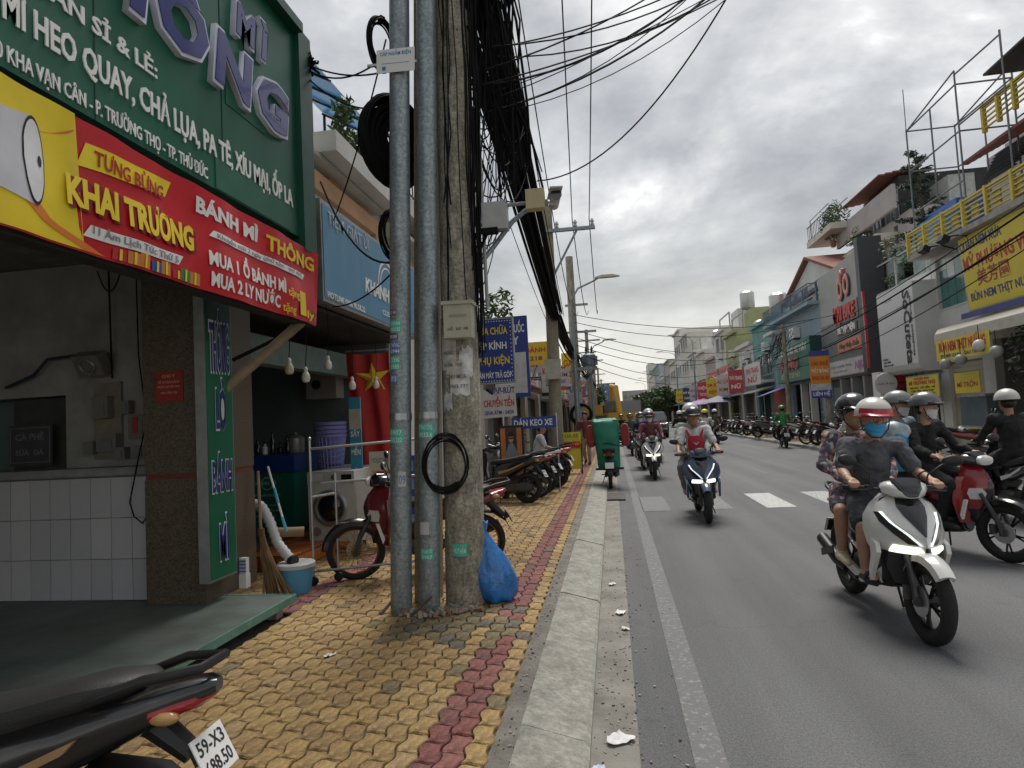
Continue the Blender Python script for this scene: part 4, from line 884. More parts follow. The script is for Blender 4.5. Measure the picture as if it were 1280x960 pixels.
b = MB(); b.bb(0, .18, 0, .19, -.004, .006); om = [b.mesh('tile', m) for m in M_orange_tile]
for k in range(16):
    for j in range(3):
        o = bpy.data.objects.new('tile', random.choice(om)); COL.objects.link(o); o.parent = st; o.location = ((-.17, -.36, -.55)[j], .82+k*.2, .170)
b = MB(); b.bb(0, .18, -.008, .004, 0, .125); om = [b.mesh('tile', m) for m in M_orange_tile]
for k in range(3):
    o = bpy.data.objects.new('tile', random.choice(om)); COL.objects.link(o); o.parent = st; o.location = (-.58+k*.2, .8, .02)
# upper front: white panels in a peach frame
LH.part('upper_wall', M_offw, (-.1, 3.75, -.35, -.05, 2.9, 4.62))
for u0 in (0.05, 1.3, 2.5): LH.part('panel', M_white, (u0, u0+1.1, -.049, -.03, 3.95, 4.5))
LH.part('peach_frame', M_peach, (-.1, 3.9, -.05, .06, 4.5, 4.74), (3.62, 3.9, -.05, .06, 3.0, 4.499), (-.1, .1, -.05, .04, 3.0, 4.499))
for u0 in (.6, 2.2, 3.3): LH.part('peach_post', M_peach, (u0, u0+.3, -.25, -.05, 4.741, 4.9))
LH.part('canopy_slab', M_cream_w, (-.1, 3.9, -.8, .10, 4.901, 4.96))
LH.part('balcony_slab', M_offw, (1.62, 3.95, -.8, .32, 4.98, 5.24)); LH.part('parapet', M_offw, (-.1, 1.6, -.5, -.3, 4.981, 5.32))
for u0 in (.75, 1.15): LH.part('vent_hole', M_dark, (u0, u0+.26, -.299, -.285, 5.04, 5.24))
LH.part('roof_wall', mat('grey_side_wall', (.3, .31, .31), .9, var=.15), (-.1, 2.2, -3.3, -1.3, 5.13, 7.0))
NH = House('balcony_house', 'white house with stepped balconies and roof garden beyond the peach frame', -3.6, 1, 9.92, 13.6)
hol = [(.5, 1.5, 3.5, 4.7), (2.1, 3.0, 3.5, 4.7)]
NH.wall(M_offw, 5.1, 5, hol)
for u0, u1, z0, z1 in hol: NH.window(u0, u1, z0, z1, M_win_w, M_gl, bars=True)
NH.part('balcony_slab', M_cream_w, (-.6, 3.7, .01, .42, 5.101, 5.42))
NH.part('wood_band', mat('brown_band', (.25, .15, .09), .7, var=.2), (.1, 3.6, .005, .1, 4.8, 5.09))
NH.part('lower_slab', M_cream_w, (-.2, 3.6, .012, .35, 4.72, 4.79))
NH.rail(-.55, 3.65, .40, 5.43, .7, M_black, .16)
for k in range(8): NH.part('louvre', mat('tan_louvre', (.42, .34, .24), .7, var=.1), (3.1, 3.65, .006, .03, 3.2+k*.18, 3.33+k*.18))
ac = thing('air_conditioner', 'small white condenser on a ledge under the balcony of the white house', 'air conditioner', (-3.35, 10.4, 3.3))
b = MB(); b.bb(-.2, .12, -.35, .35, 0, .5); b.build('case', M_white, ac); b = MB(); b.torus(.18, .015, 20, 6, M=Matrix.Translation((.125, .05, .25)) @ Matrix.Rotation(PI/2, 4, 'Y')); b.build('grille', M_black, ac); b = MB(); b.bb(-.25, .1, -.3, .3, -.06, -.002); b.build('bracket', M_black, ac)
cn = thing('blue_canopy', 'translucent blue roof canopy on steel rafters above the roof garden', 'canopy', (-4.2, 8.0, 5.25))
b = MB(); b.add([(-.5, -.2, 1.95), (.35, .0, 1.55), (.45, 2.9, 1.5), (-.5, 2.4, 1.95), (-.5, -.2, 1.965), (.35, .0, 1.565), (.45, 2.9, 1.515), (-.5, 2.4, 1.965)], [(0, 1, 2, 3), (4, 5, 6, 7), (0, 1, 5, 4), (1, 2, 6, 5), (2, 3, 7, 6), (3, 0, 4, 7)]); b.build('sheet', mat('blue_polycarbonate', (.03, .33, .72), .3, var=.1, trans=.3), cn)
for k in range(5): b = MB(); b.tube([(-.5, -.15+k*.62, 1.92), (.4, .02+k*.68, 1.52)], .018, 6); b.build('rafter', M_black, cn)
for y_ in (.05, 2.8): b = MB(); b.tube([(.38, y_, .1), (.38, y_, 1.52)], .025, 6); b.tube([(-.48, y_*.85, .1), (-.48, y_*.85, 1.92)], .025, 6); b.build('post', M_black, cn)
for k in range(2, 6):
    plant((-3.6+.1*(k % 2), 7.9+k*.42, 5.37), (.26, .26, .3 if k != 2 else .42), 420, .06, ['wispy', 'leafy', 'tall bright green', 'dense', 'flowering', 'drooping'][k]+' terrace plant '+['nearest the green sign', 'beside the roof vents', 'below the blue canopy', 'behind the black railing', 'past the canopy edge', 'nearest the pole coil'][k], k+60, group='roof garden plants')

ls = LH.sign(.82, 4.4, 2.93, 4.08, .45, M_blue_sign, 'faded blue laundry signboard with white print beyond the green sign', [
    ('TIỆM GIẶT ỦI', .22, .80, .15, 1.25, mat('faded_white', (.45, .5, .55), .6, var=.2)), ('KHANH TÔ', .53, .30, .19, 1.35, M_white_print, dict(bold=.03, shear=.15)), ('HOTLINE 0966 90.56.22', .18, .05, .07, 1.1, M_white_print), ('CLEAN', .58, .12, .07, .5, M_white_print)], thick=.3)
for rr, tw in ((.34, .018), (.26, .012)):
    b = MB(); b.torus(rr, tw, 40, 5, M=Matrix.Translation((.008, .28, .56)) @ Matrix.Rotation(PI/2, 4, 'Y'), sz=.2, a0=.4, a1=5.2); b.build('logo_ring', M_white_print, ls)
ev = thing('sign_post_panel', 'dark green end panel between the green and blue signs', 'panel', (-3.12, 6.3, 2.95)); b = MB(); b.bb(-.3, .02, -.2, .2, 0, 1.4); b.build('sheet', mat('grey_green_sheet', (.09, .16, .12), .6, var=.2), ev)
ev2 = MB(); ev2.bb(-.004, .0, -.19, .19, 0.02, 1.38); ev2.build('face', MATS['grey_green_sheet'], ev, loc=(.026, 0, 0))
wire('prop_pole', [(-3.3, 5.05, 2.0), (-2.95, 5.4, 2.45), (-2.72, 5.62, 2.74)], .045, 'thick brown bamboo prop slanting under the banner corner', 'pole', mat('bamboo', (.27, .2, .13), .7, var=.25, scale=7), n=10)
wire('prop_bar', [(-3.35, 5.3, 2.3), (-2.8, 5.6, 2.62)], .018, 'thin black steel strut beside the bamboo prop', 'strut')
for k in range(5):
    x_, y_, z_ = [(-3.1, 5.86, 2.19), (-3.1, 6.2, 2.13), (-3.15, 6.85, 2.31), (-3.1, 7.4, 2.1), (-3.1, 8.2, 2.15)][k]
    t = thing('light_bulb', ['unlit bulb on a twisted cord nearest the lightbox', 'white bulb hanging second from the lightbox', 'small high bulb third along the row', 'bulb hanging in front of the teal pillar', 'bulb hanging in front of the red flag'][k], 'light bulb', (x_, y_, z_), 0, 'hanging bulbs')
    b = MB(); b.lathe([(.012, 0), (.035, .01), (.045, .045), (.035, .09), (.022, .11)], 12); b.build('globe', mat('bulb_%d' % (k == 0), ((.62, .60, .55), (.5, .45, .28))[k == 0], .3), t)
    b = MB(); b.lathe([(.02, .111), (.02, .15), (.008, .165)], 10); b.build('socket', M_offw, t)
    b = MB(); b.tube([(0, 0, .165), (.015, .01, .4), (.0, .0, .78)], .004, 5); b.build('cord', M_cable, t)
# counter
ct = thing('service_counter', 'green printed service counter with a blue top band inside the laundry', 'counter', (-4.62, 8.3, .24))
b = MB(); b.bb(-.42, .40, -.3, .3, 0, .86); b.build('body', mat('counter_green', (.012, .14, .10), .4, var=.15, scale=4), ct)
b = MB(); b.bb(-.45, .43, -.33, .33, .862, 1.10); b.build('top', mat('counter_blue', (.015, .045, .2), .35, var=.15), ct)
M_pgreen = mat('pale_green_print', (.35, .5, .42), .6)
for s_, z_, c_, w_ in (('KHANH TÔ', .70, .05, .3), ('BẢNG GIÁ DỊCH VỤ', .55, .035, .4), ('GIẶT SẤY 15K/KG', .42, .025, .35), ('GIẶT CHĂN MỀN 40K', .35, .025, .4), ('GIẶT GIÀY 30K', .28, .025, .3), ('ỦI ĐỒ 5K', .21, .025, .25)): text(s_, c_, w_, M_pgreen, ct, (0, -.301, z_), '-y', ext=.002)
b = MB(); b.torus(.08, .008, 24, 5, M=Matrix.Translation((.02, -.303, .72)) @ Matrix.Rotation(PI/2, 4, 'X'), sz=.2); b.build('logo_ring', M_pgreen, ct)
rg = random.Random(9)
for k in range(6):
    x_ = -4.95+k*.11; h = rg.uniform(.12, .3); t = thing('bottle', ['dark pump bottle at the left end of', 'squat black bottle second on', 'white labelled bottle on', 'slim dark bottle beside the white one on', 'tall black bottle fifth along', 'short dark jar at the right of'][k]+' the laundry counter', 'bottle', (x_, 8.2, 1.342), 0, 'bottles on the counter')
    b = MB(); b.lathe([(.035, 0), (.04, .02), (.04, h*.65), (.015, h*.8), (.015, h)], 10); b.build('flask', MATS['white_paint'] if k == 2 else M_gloss_black, t); b = MB(); b.lathe([(.018, h), (.018, h+.03)], 8); b.build('cap', M_black, t)
t = thing('rice_pot', 'grey metal pot with lid on the laundry counter', 'pot', (-4.33, 8.3, 1.342)); b = MB(); b.lathe([(.11, 0), (.12, .02), (.12, .2), (.1, .22)], 18); b.build('body', M_alu, t); b = MB(); b.lathe([(.1, .221), (.06, .25), (.015, .255), (.015, .28)], 14); b.build('lid', M_alu, t)
sp_ = thing('wall_speaker', 'boxy white wall unit with a round dark port in the laundry', 'speaker', (-4.45, 9.6, 2.35)); b = MB(); b.bb(-.28, .22, -.15, .15, -.22, .2); b.build('case', mat('dim_white_case', (.3, .3, .28), .6, var=.2), sp_); b = MB(); b.lathe([(.07, 0), (.075, .02)], 16, M=Matrix.Translation((-.1, -.15, 0)) @ Matrix.Rotation(PI/2, 4, 'X')); b.build('port', M_black, sp_)
# washing machine
wm = thing('washing_machine', 'silver-white front-loading washing machine on the orange step', 'washing machine', (-3.42, 7.70, .285))
M_wm = mat('appliance_white', (.52, .52, .49), .4, var=.06, dirt=.2, dirtcol=(.35, .33, .3))
b = MB(); b.bb(-.3, .3, -.3, .3, 0, .84); b.build('cabinet', M_wm, wm)
b = MB(); b.bb(-.3, .3, -.315, -.301, .70, .84); b.build('control_panel', mat('panel_grey', (.42, .42, .41), .4), wm)
Tq = Matrix.Translation((-.02, -.305, .40)) @ Matrix.Rotation(PI/2, 4, 'X')
b = MB(); b.torus(.19, .035, 30, 8, M=Tq, sz=.8); dr = b.build('door', M_steel, wm)
b = MB(); b.lathe([(.165, .0), (.12, .035), (.02, .045)], 24, M=Tq); b.build('door_glass', M_gloss_black, dr)
b = MB(); b.lathe([(.03, 0), (.03, .025), (.02, .03)], 16, M=Matrix.Translation((.05, -.315, .77)) @ Matrix.Rotation(PI/2, 4, 'X')); b.build('dial', M_steel, wm)
b = MB(); b.bb(.14, .27, -.318, -.316, .74, .80); b.build('display', M_gloss_black, wm); b = MB(); b.bb(-.27, -.1, -.318, -.316, .73, .82); b.build('drawer', M_wm, wm)
b = MB(); b.lathe([(.055, 0), (.055, .006)], 18, M=Matrix.Translation((-.2, -.3, .12)) @ Matrix.Rotation(PI/2, 4, 'X')); b.build('filter_cap', mat('drain_grey', (.2, .2, .19), .5), wm)
b = MB(); b.bb(-3.1, -2.87, 7.40, 7.46, .29, 1.0); tag(b.build('white_board', M_white, ), 'plain white panel leaning beside the washing machine', 'panel')
wm2 = dup(wm, (-3.62, 8.55, .285), 0, 'second washing machine half hidden behind the first, under the baskets')
# basket stack
b = MB(); n = 22
for i in range(n):
    a = i*2*PI/n
    b.tube([(.155*math.cos(a), .155*math.sin(a), 0), (.2*math.cos(a), .2*math.sin(a), .40)], .011, 4)
for z_, r_ in ((0, .157), (.07, .165), (.14, .173), (.21, .181), (.28, .19)): b.torus(r_, .010, 26, 5, M=Matrix.Translation((0, 0, z_)))
M_lav = mat('lavender_plastic', (.20, .20, .46), .45, var=.08)
for k in range(4):
    t = thing('laundry_basket', ['lowest', 'second', 'third', 'topmost'][k]+' lavender plastic basket of the nested stack in the laundry', 'basket', (-3.80, 8.25, 1.13+k*.055), k*.2, 'nested laundry baskets')
    if k == 0: body = b.build('cage', M_lav, t); cage = body.data; rim = MB(); rim.lathe([(.195, .40), (.218, .40), (.222, .44), (.205, .445), (.195, .43)], 28); rimd = rim.build('rim', M_lav, t).data; q = MB(); q.lathe([(.0, 0), (.155, .0), (.16, .015)], 24); fl = q.build('base', M_lav, t).data
    else:
        for nm, me in (('cage', cage), ('rim', rimd), ('base', fl)): o = bpy.data.objects.new(nm, me); COL.objects.link(o); o.parent = t
# clothes rack
rk = thing('clothes_rack', 'stainless tubular clothes rack on castors in front of the laundry', 'rack', (-2.9, 5.95, .12))
def tb(pts, r=.013): b_ = MB(); b_.tube(pts, r, 8); return b_
for nm, pts in (('post', [(-.06, 0, .1), (-.06, 0, 1.42)]), ('post', [(.14, .12, .12), (.14, .12, 1.08)]), ('rail', [(-.06, 0, 1.33), (1.15, .25, 1.38)]), ('rail', [(.0, .1, .98), (1.15, .3, 1.02)]), ('rail', [(-.06, 0, .14), (1.15, .2, .2)]), ('rail', [(-.06, 0, .86), (.14, .12, .88)])): tb(pts).build(nm, M_steel, rk)
for p in ((-.06, 0, .05), (.14, .12, .06)): b = MB(); b.lathe([(.02, -.015), (.045, -.012), (.045, .012), (.02, .015)], 12, M=Matrix.Translation(p) @ Matrix.Rotation(PI/2, 4, 'X')); b.build('castor', M_black, rk)
b = MB(); b.ell((-.06, 0, 1.43), (.02, .02, .02)); b.build('cap', M_steel, rk)
# bucket, hose, broom
bk = thing('bucket', 'light blue bucket with a white lid beside the deck corner', 'bucket', (-3.02, 5.72, .12))
b = MB(); b.lathe([(.125, 0), (.13, .01), (.155, .24)], 24); b.build('pail', mat('sky_blue_plastic', (.10, .34, .55), .4, var=.1), bk); b = MB(); b.lathe([(.155, .241), (.175, .242), (.175, .275), (.165, .285), (.02, .28)], 24); b.build('lid', mat('lid_white', (.5, .51, .5), .45, dirt=.3), bk)
hs = thing('flexible_hose', 'white ribbed flexible hose bending down onto the bucket lid', 'hose', (-3.28, 5.75, .4)); b = MB(); pts = []
cv = [Vector((-.25, .1, .55)), Vector((-.13, .06, .53)), Vector((-.02, .02, .38)), Vector((.07, -.02, .18)), Vector((.22, -.05, .03))]
for i in range(33):
    t_ = i/32*4; k = min(int(t_), 3); f = t_-k; pts.append(cv[k].lerp(cv[k+1], f))
for _ in range(4): pts = [pts[0]]+[(pts[i-1]+pts[i]*2+pts[i+1])/4 for i in range(1, len(pts)-1)]+[pts[-1]]
b.tube(pts, [.042+.009*(i % 2) for i in range(len(pts))], 12); b.build('duct', mat('hose_white', (.52, .52, .5), .5, var=.1), hs)
b = MB(); b.tube([pts[-1], pts[-1]+Vector((.05, -.02, -.01))], .05, 12); b.build('nozzle', M_black, hs)
br = thing('broom', 'straw broom with fanned bristles leaning behind the deck corner', 'broom', (-3.22, 5.55, .13)); b = MB(); rg = random.Random(12)
for k in range(90):
    x1 = rg.uniform(-.02, .24); b.tube([(-.06+rg.gauss(0, .012), .02, .62), (-.04+x1*.35+rg.gauss(0, .01), .01+rg.gauss(0, .015), .35), (x1, rg.gauss(0, .03), rg.uniform(0, .04))], .004, 3, cap=False)
b.build('bristles', mat('straw', (.25, .16, .08), .9, var=.3), br, recalc=False); b = MB(); b.tube([(-.06, .02, .58), (-.09, .05, 1.15)], .014, 6); b.build('handle', MATS['bamboo'], br); b = MB(); b.tube([(-.06, .02, .55), (-.062, .02, .62)], .03, 8); b.build('binding', M_rust, br)
mp_o = thing('mop_handle', 'white and blue mop stick slanting in front of the counter', 'mop', (-3.2, 5.8, .3)); b = MB(); b.tube([(-.18, .1, 1.0), (.05, 0, .38)], .011, 8); b.build('stick', M_white, mp_o); b = MB(); b.tube([(-.1, .065, .79), (-.05, .043, .65)], .015, 8); b.tube([(.0, .02, .51), (.05, 0, .38)], .015, 8); b.build('sleeve', mat('cyan_sleeve', (.08, .4, .55), .4), mp_o)
b = MB(); b.tube([(-3.5, 6.1, .62), (-3.2, 6.25, .60)], .05, 14); tag(b.build('cardboard_tube', mat('cardboard', (.36, .25, .15), .85, var=.15)), 'brown cardboard tube poking out beside the counter', 'tube')
b = MB(); b.box((0, 0, .06), (.07, .07, .12)); b.box((0, 0, .19), (.065, .05, .14)); o = b.build('milk_carton', M_white, loc=(-3.32, 5.35, .27)); tag(o, 'small white carton with blue stripes under the lightbox', 'carton'); 
b = MB()
for k in range(4): b.bb(-.0335, .0335, -.0365, -.0255, .14+k*.03, .152+k*.03)
b.build('stripe', M_bl_st, o)
# flag, placards
fg = thing('national_flag', 'red flag with a yellow star hung inside the laundry front', 'flag', (-3.35, 8.5, 1.0)); b = MB(); V = []; nx, nz = 18, 12
def fw(u, v): return (-.27+.6*u+.03*math.sin(v*5), .05*math.sin(u*14+v*2)*(1-.3*v)+.1*u, 1.7*v-.04*math.sin(u*3))
for i in range(nx+1):
    for j in range(nz+1): V.append(fw(i/nx, j/nz))
b.add(V, [(i*(nz+1)+j, (i+1)*(nz+1)+j, (i+1)*(nz+1)+j+1, i*(nz+1)+j+1) for i in range(nx) for j in range(nz)], 0, True); b.build('cloth', mat('flag_red', (.42, .025, .02), .75, var=.15), fg, recalc=False)
b = MB(); V = []
for k in range(10):
    a = PI/2+k*PI/5; r_ = (.25, .1)[k % 2]; u, v = .62+r_*math.cos(a)/.62, .80+r_*math.sin(a)/1.7*.9; p = fw(u, v); V.append((p[0], p[1]-.012, p[2]))
c_ = fw(.62, .80); V.append((c_[0], c_[1]-.014, c_[2])); b.add(V, [(k, (k+1) % 10, 10) for k in range(10)]); b.build('star', mat('flag_yellow', (.75, .5, .03), .7), fg, recalc=False)
b = MB(); b.tube([(-.3, 0, 1.72), (.4, .1, 1.72)], .012, 6); b.build('pole', M_steel, fg)
vs_ = thing('vertical_price_sign', 'narrow blue vertical price sign standing beside the baskets', 'sign', (-3.23, 7.75, .28)); b = MB(); b.bb(-.075, .075, 0, .03, 0, 1.75); b.build('panel', mat('cyan_panel', (.04, .25, .36), .5, var=.1), vs_)
for s_, z_ in (('GIẶT', 1.45), ('SẤY', 1.25), ('MỀN', 1.02), ('RÈM', .78), ('GẤU', .55), ('GIÀY', .32)): text(s_, .07, .12, M_white_print, vs_, (0, -.002, z_), '-y', ext=.002)
b = MB(); b.bb(-.075, .075, -.006, -.001, 1.34, 1.6); b.build('cream_patch', M_cream, vs_)
b = MB(); b.bb(-.1, .1, .03, .05, 0, .05); b.build('foot', M_black, vs_)
pc = thing('price_placard', 'cream placard with orange lettering leaning under the flag', 'placard', (-2.98, 7.9, .3)); b = MB(); b.bb(-.14, .16, 0, .02, 0, 1.02); b.build('board', mat('cream_board', (.5, .46, .36), .7, var=.12), pc)
for s_, z_, m in (('VOUCHER', .88, M_greyprint), ('SIM', .72, mat('orange_ink', (.6, .2, .05), .6)), ('NẠP THẺ', .5, MATS['gift_green']), ('GIẢM 5%', .3, MATS['orange_ink'])): text(s_, .065, .24, m, pc, (.01, -.002, z_), '-y', ext=.002)
ib = thing('blue_crate_stack', 'blue printed carton standing right of the cream placard', 'box', (-2.72, 7.95, .3)); b = MB(); b.bb(-.12, .2, 0, .3, 0, .95); b.build('carton', mat('royal_blue_card', (.03, .06, .3), .5, var=.2), ib)
for k in range(4): b = MB(); b.bb(-.09, .17, -.006, -.001, .06+k*.23, .2+k*.23); b.build('print', mat('pale_blue_print', (.2, .3, .55), .5, var=.4, scale=20), ib)
# ------------------------------------------------------------------ motorbikes (forward = +y, right = +x, origin on the ground between the wheels)
M_tyre = mat('tyre', (.016, .016, .016), .8, var=.25, scale=25, bump=.3, bscale=90)
M_rim_b = mat('dark_alloy', (.03, .03, .032), .35, .6, var=.1); M_rim_s = mat('silver_alloy', (.4, .4, .4), .35, .8, var=.1); M_rim_o = mat('bronze_rim', (.28, .11, .03), .4, .6, var=.15)
M_engine = mat('engine_metal', (.08, .08, .08), .5, .6, var=.3, scale=12); M_exh = mat('exhaust_black', (.02, .02, .02), .4, .5, var=.2)
M_chrome = mat('chrome', (.6, .6, .6), .15, 1., var=.05); M_seat = mat('seat_vinyl', (.017, .017, .018), .5, var=.2, scale=14, bump=.15, bscale=150)
M_lens = mat('clear_lens', (.62, .62, .6), .12, var=.1, spec=.8); M_lit = mat('lit_headlight', (1., .93, .75), .2, emit=.7, var=0); M_drl = mat('running_light', (.9, .93, .95), .2, emit=.3, var=0)
M_tail = mat('red_lens', (.35, .008, .01), .15, var=.15, coat=.4); M_amber = mat('amber_lens', (.5, .28, .12), .15, var=.2); M_plate = mat('number_plate', (.68, .68, .66), .5, var=.05); M_plate_ink = mat('plate_ink', (.02, .02, .02), .5)
M_mirror = mat('mirror_glass', (.5, .5, .52), .05, 1., var=0)
def paint(name, col, rough=.28): return mat('paint_'+name, col, rough, .0, .06, 4, coat=.7)
PW, PB, PR, PBL, PG, PS, PY = paint('white', (.62, .62, .6)), paint('black', (.010, .010, .011)), paint('red', (.26, .010, .014)), paint('blue', (.05, .085, .16)), paint('grey', (.13, .135, .14)), paint('silver', (.35, .36, .37)), paint('cream', (.5, .48, .38))
def axis_x(y, z): return Matrix.Translation((0, y, z)) @ Matrix.Rotation(PI/2, 4, 'Y')
def wheel(par, y, r, w_, style, rm, steer=0., name='wheel'):
    M = Matrix.Translation((0, y, r)) @ Matrix.Rotation(steer, 4, 'Z') @ Matrix.Rotation(PI/2, 4, 'Y'); b_ = MB(); ti = .052 if style != 'spoke' else .036
    ri = r-ti*1.75
    b_.torus(ri, .018, 28, 6, M=M, sz=w_/2/.018*.55); b_.lathe([(.035, -.05), (.045, -.04), (.045, .04), (.035, .05)], 12, M=M)
    if style == 'spoke':
        for k in range(28):
            a = k*2*PI/28; s_ = 1 if k % 2 else -1; b_.tube([(.04*math.cos(a+.5*s_), .04*math.sin(a+.5*s_), s_*.035), (ri*math.cos(a), ri*math.sin(a), 0)], .0025, 3, M=M, cap=False)
    else:
        for k in range(5):
            a = k*2*PI/5
            for da in (-.13, .13): b_.tube([(.04*math.cos(a), .04*math.sin(a), 0), (.55*ri*math.cos(a+da*.6), .55*ri*math.sin(a+da*.6), .006), (ri*math.cos(a+da), ri*math.sin(a+da), 0)], [.013, .010, .010], 5, M=M)
    o_ = b_.build(name, rm, par)
    b_ = MB(); b_.torus(r-ti, ti, 36, 10, M=M, sx=1., sz=w_/2/ti); b_.build('tyre', M_tyre, o_)
    b_ = MB(); b_.lathe([(.05, .052), (.1, .052), (.1, .057), (.05, .057)], 20, M=M); b_.build('brake_disc', M_steel, o_); return o_
LV = {'vario': [(.33, .24, .43, .31), (.44, .34, .47, .32), (.54, .43, .57, .32), (.60, .50, .665, .32), (.70, .55, .63, .31), (.80, .53, .55, .29), (.88, .43, .47, .28), (.95, .27, .39, .26)],
      'cub': [(.36, .12, .44, .32), (.46, .22, .46, .31), (.55, .30, .48, .30), (.63, .33, .51, .29), (.72, .33, .52, .28), (.80, .29, .50, .27), (.88, .22, .45, .26), (.95, .14, .38, .25)]}
def apron_pt(lv, z, s_, off=0.):
    k = 0
    while k < len(lv)-2 and z > lv[k+1][0]: k += 1
    a, c = lv[k], lv[k+1]; t_ = (z-a[0])/(c[0]-a[0]); W, yf, yb = [a[i]+(c[i]-a[i])*t_ for i in (1, 2, 3)]
    q = abs(s_); P = [(0, 0.), (.22, .13), (.55, .36), (.85, .72), (1., 1.)]      # (fraction of half width, fraction back)
    f = q*4; i = min(int(f), 3); f -= i
    fx = P[i][0]+(P[i+1][0]-P[i][0])*f; fy = P[i][1]+(P[i+1][1]-P[i][1])*f
    x_ = math.copysign(fx*(W/2), s_); y_ = yf-(yf-yb)*fy
    n_ = Vector((x_*1.6, (y_-yb)+.02, 0)).normalized(); return Vector((x_, y_, z))+n_*off
def apron_patch(lv, rows, m, par, name, off=.006):
    """rows: (z, s_from, s_to) from bottom to top"""
    b_ = MB(); n = 7; V = []
    for z, s0, s1 in rows:
        for k in range(n+1): V.append(apron_pt(lv, z, s0+(s1-s0)*k/n, off))
    for z, s0, s1 in rows:
        for k in range(n+1): V.append(apron_pt(lv, z, s0+(s1-s0)*k/n, off-.02))
    N_ = len(rows)*(n+1); F = [(r_*(n+1)+k, r_*(n+1)+k+1, (r_+1)*(n+1)+k+1, (r_+1)*(n+1)+k) for r_ in range(len(rows)-1) for k in range(n)]
    e_ = [k for k in range(n+1)]+[r_*(n+1)+n for r_ in range(1, len(rows))]+[(len(rows)-1)*(n+1)+k for k in range(n-1, -1, -1)]+[r_*(n+1) for r_ in range(len(rows)-2, 0, -1)]
    F += [(e_[i], e_[(i+1) % len(e_)], e_[(i+1) % len(e_)]+N_, e_[i]+N_) for i in range(len(e_))]
    b_.add(V, F, 0, True); return b_.build(name, m, par, sharp=50)
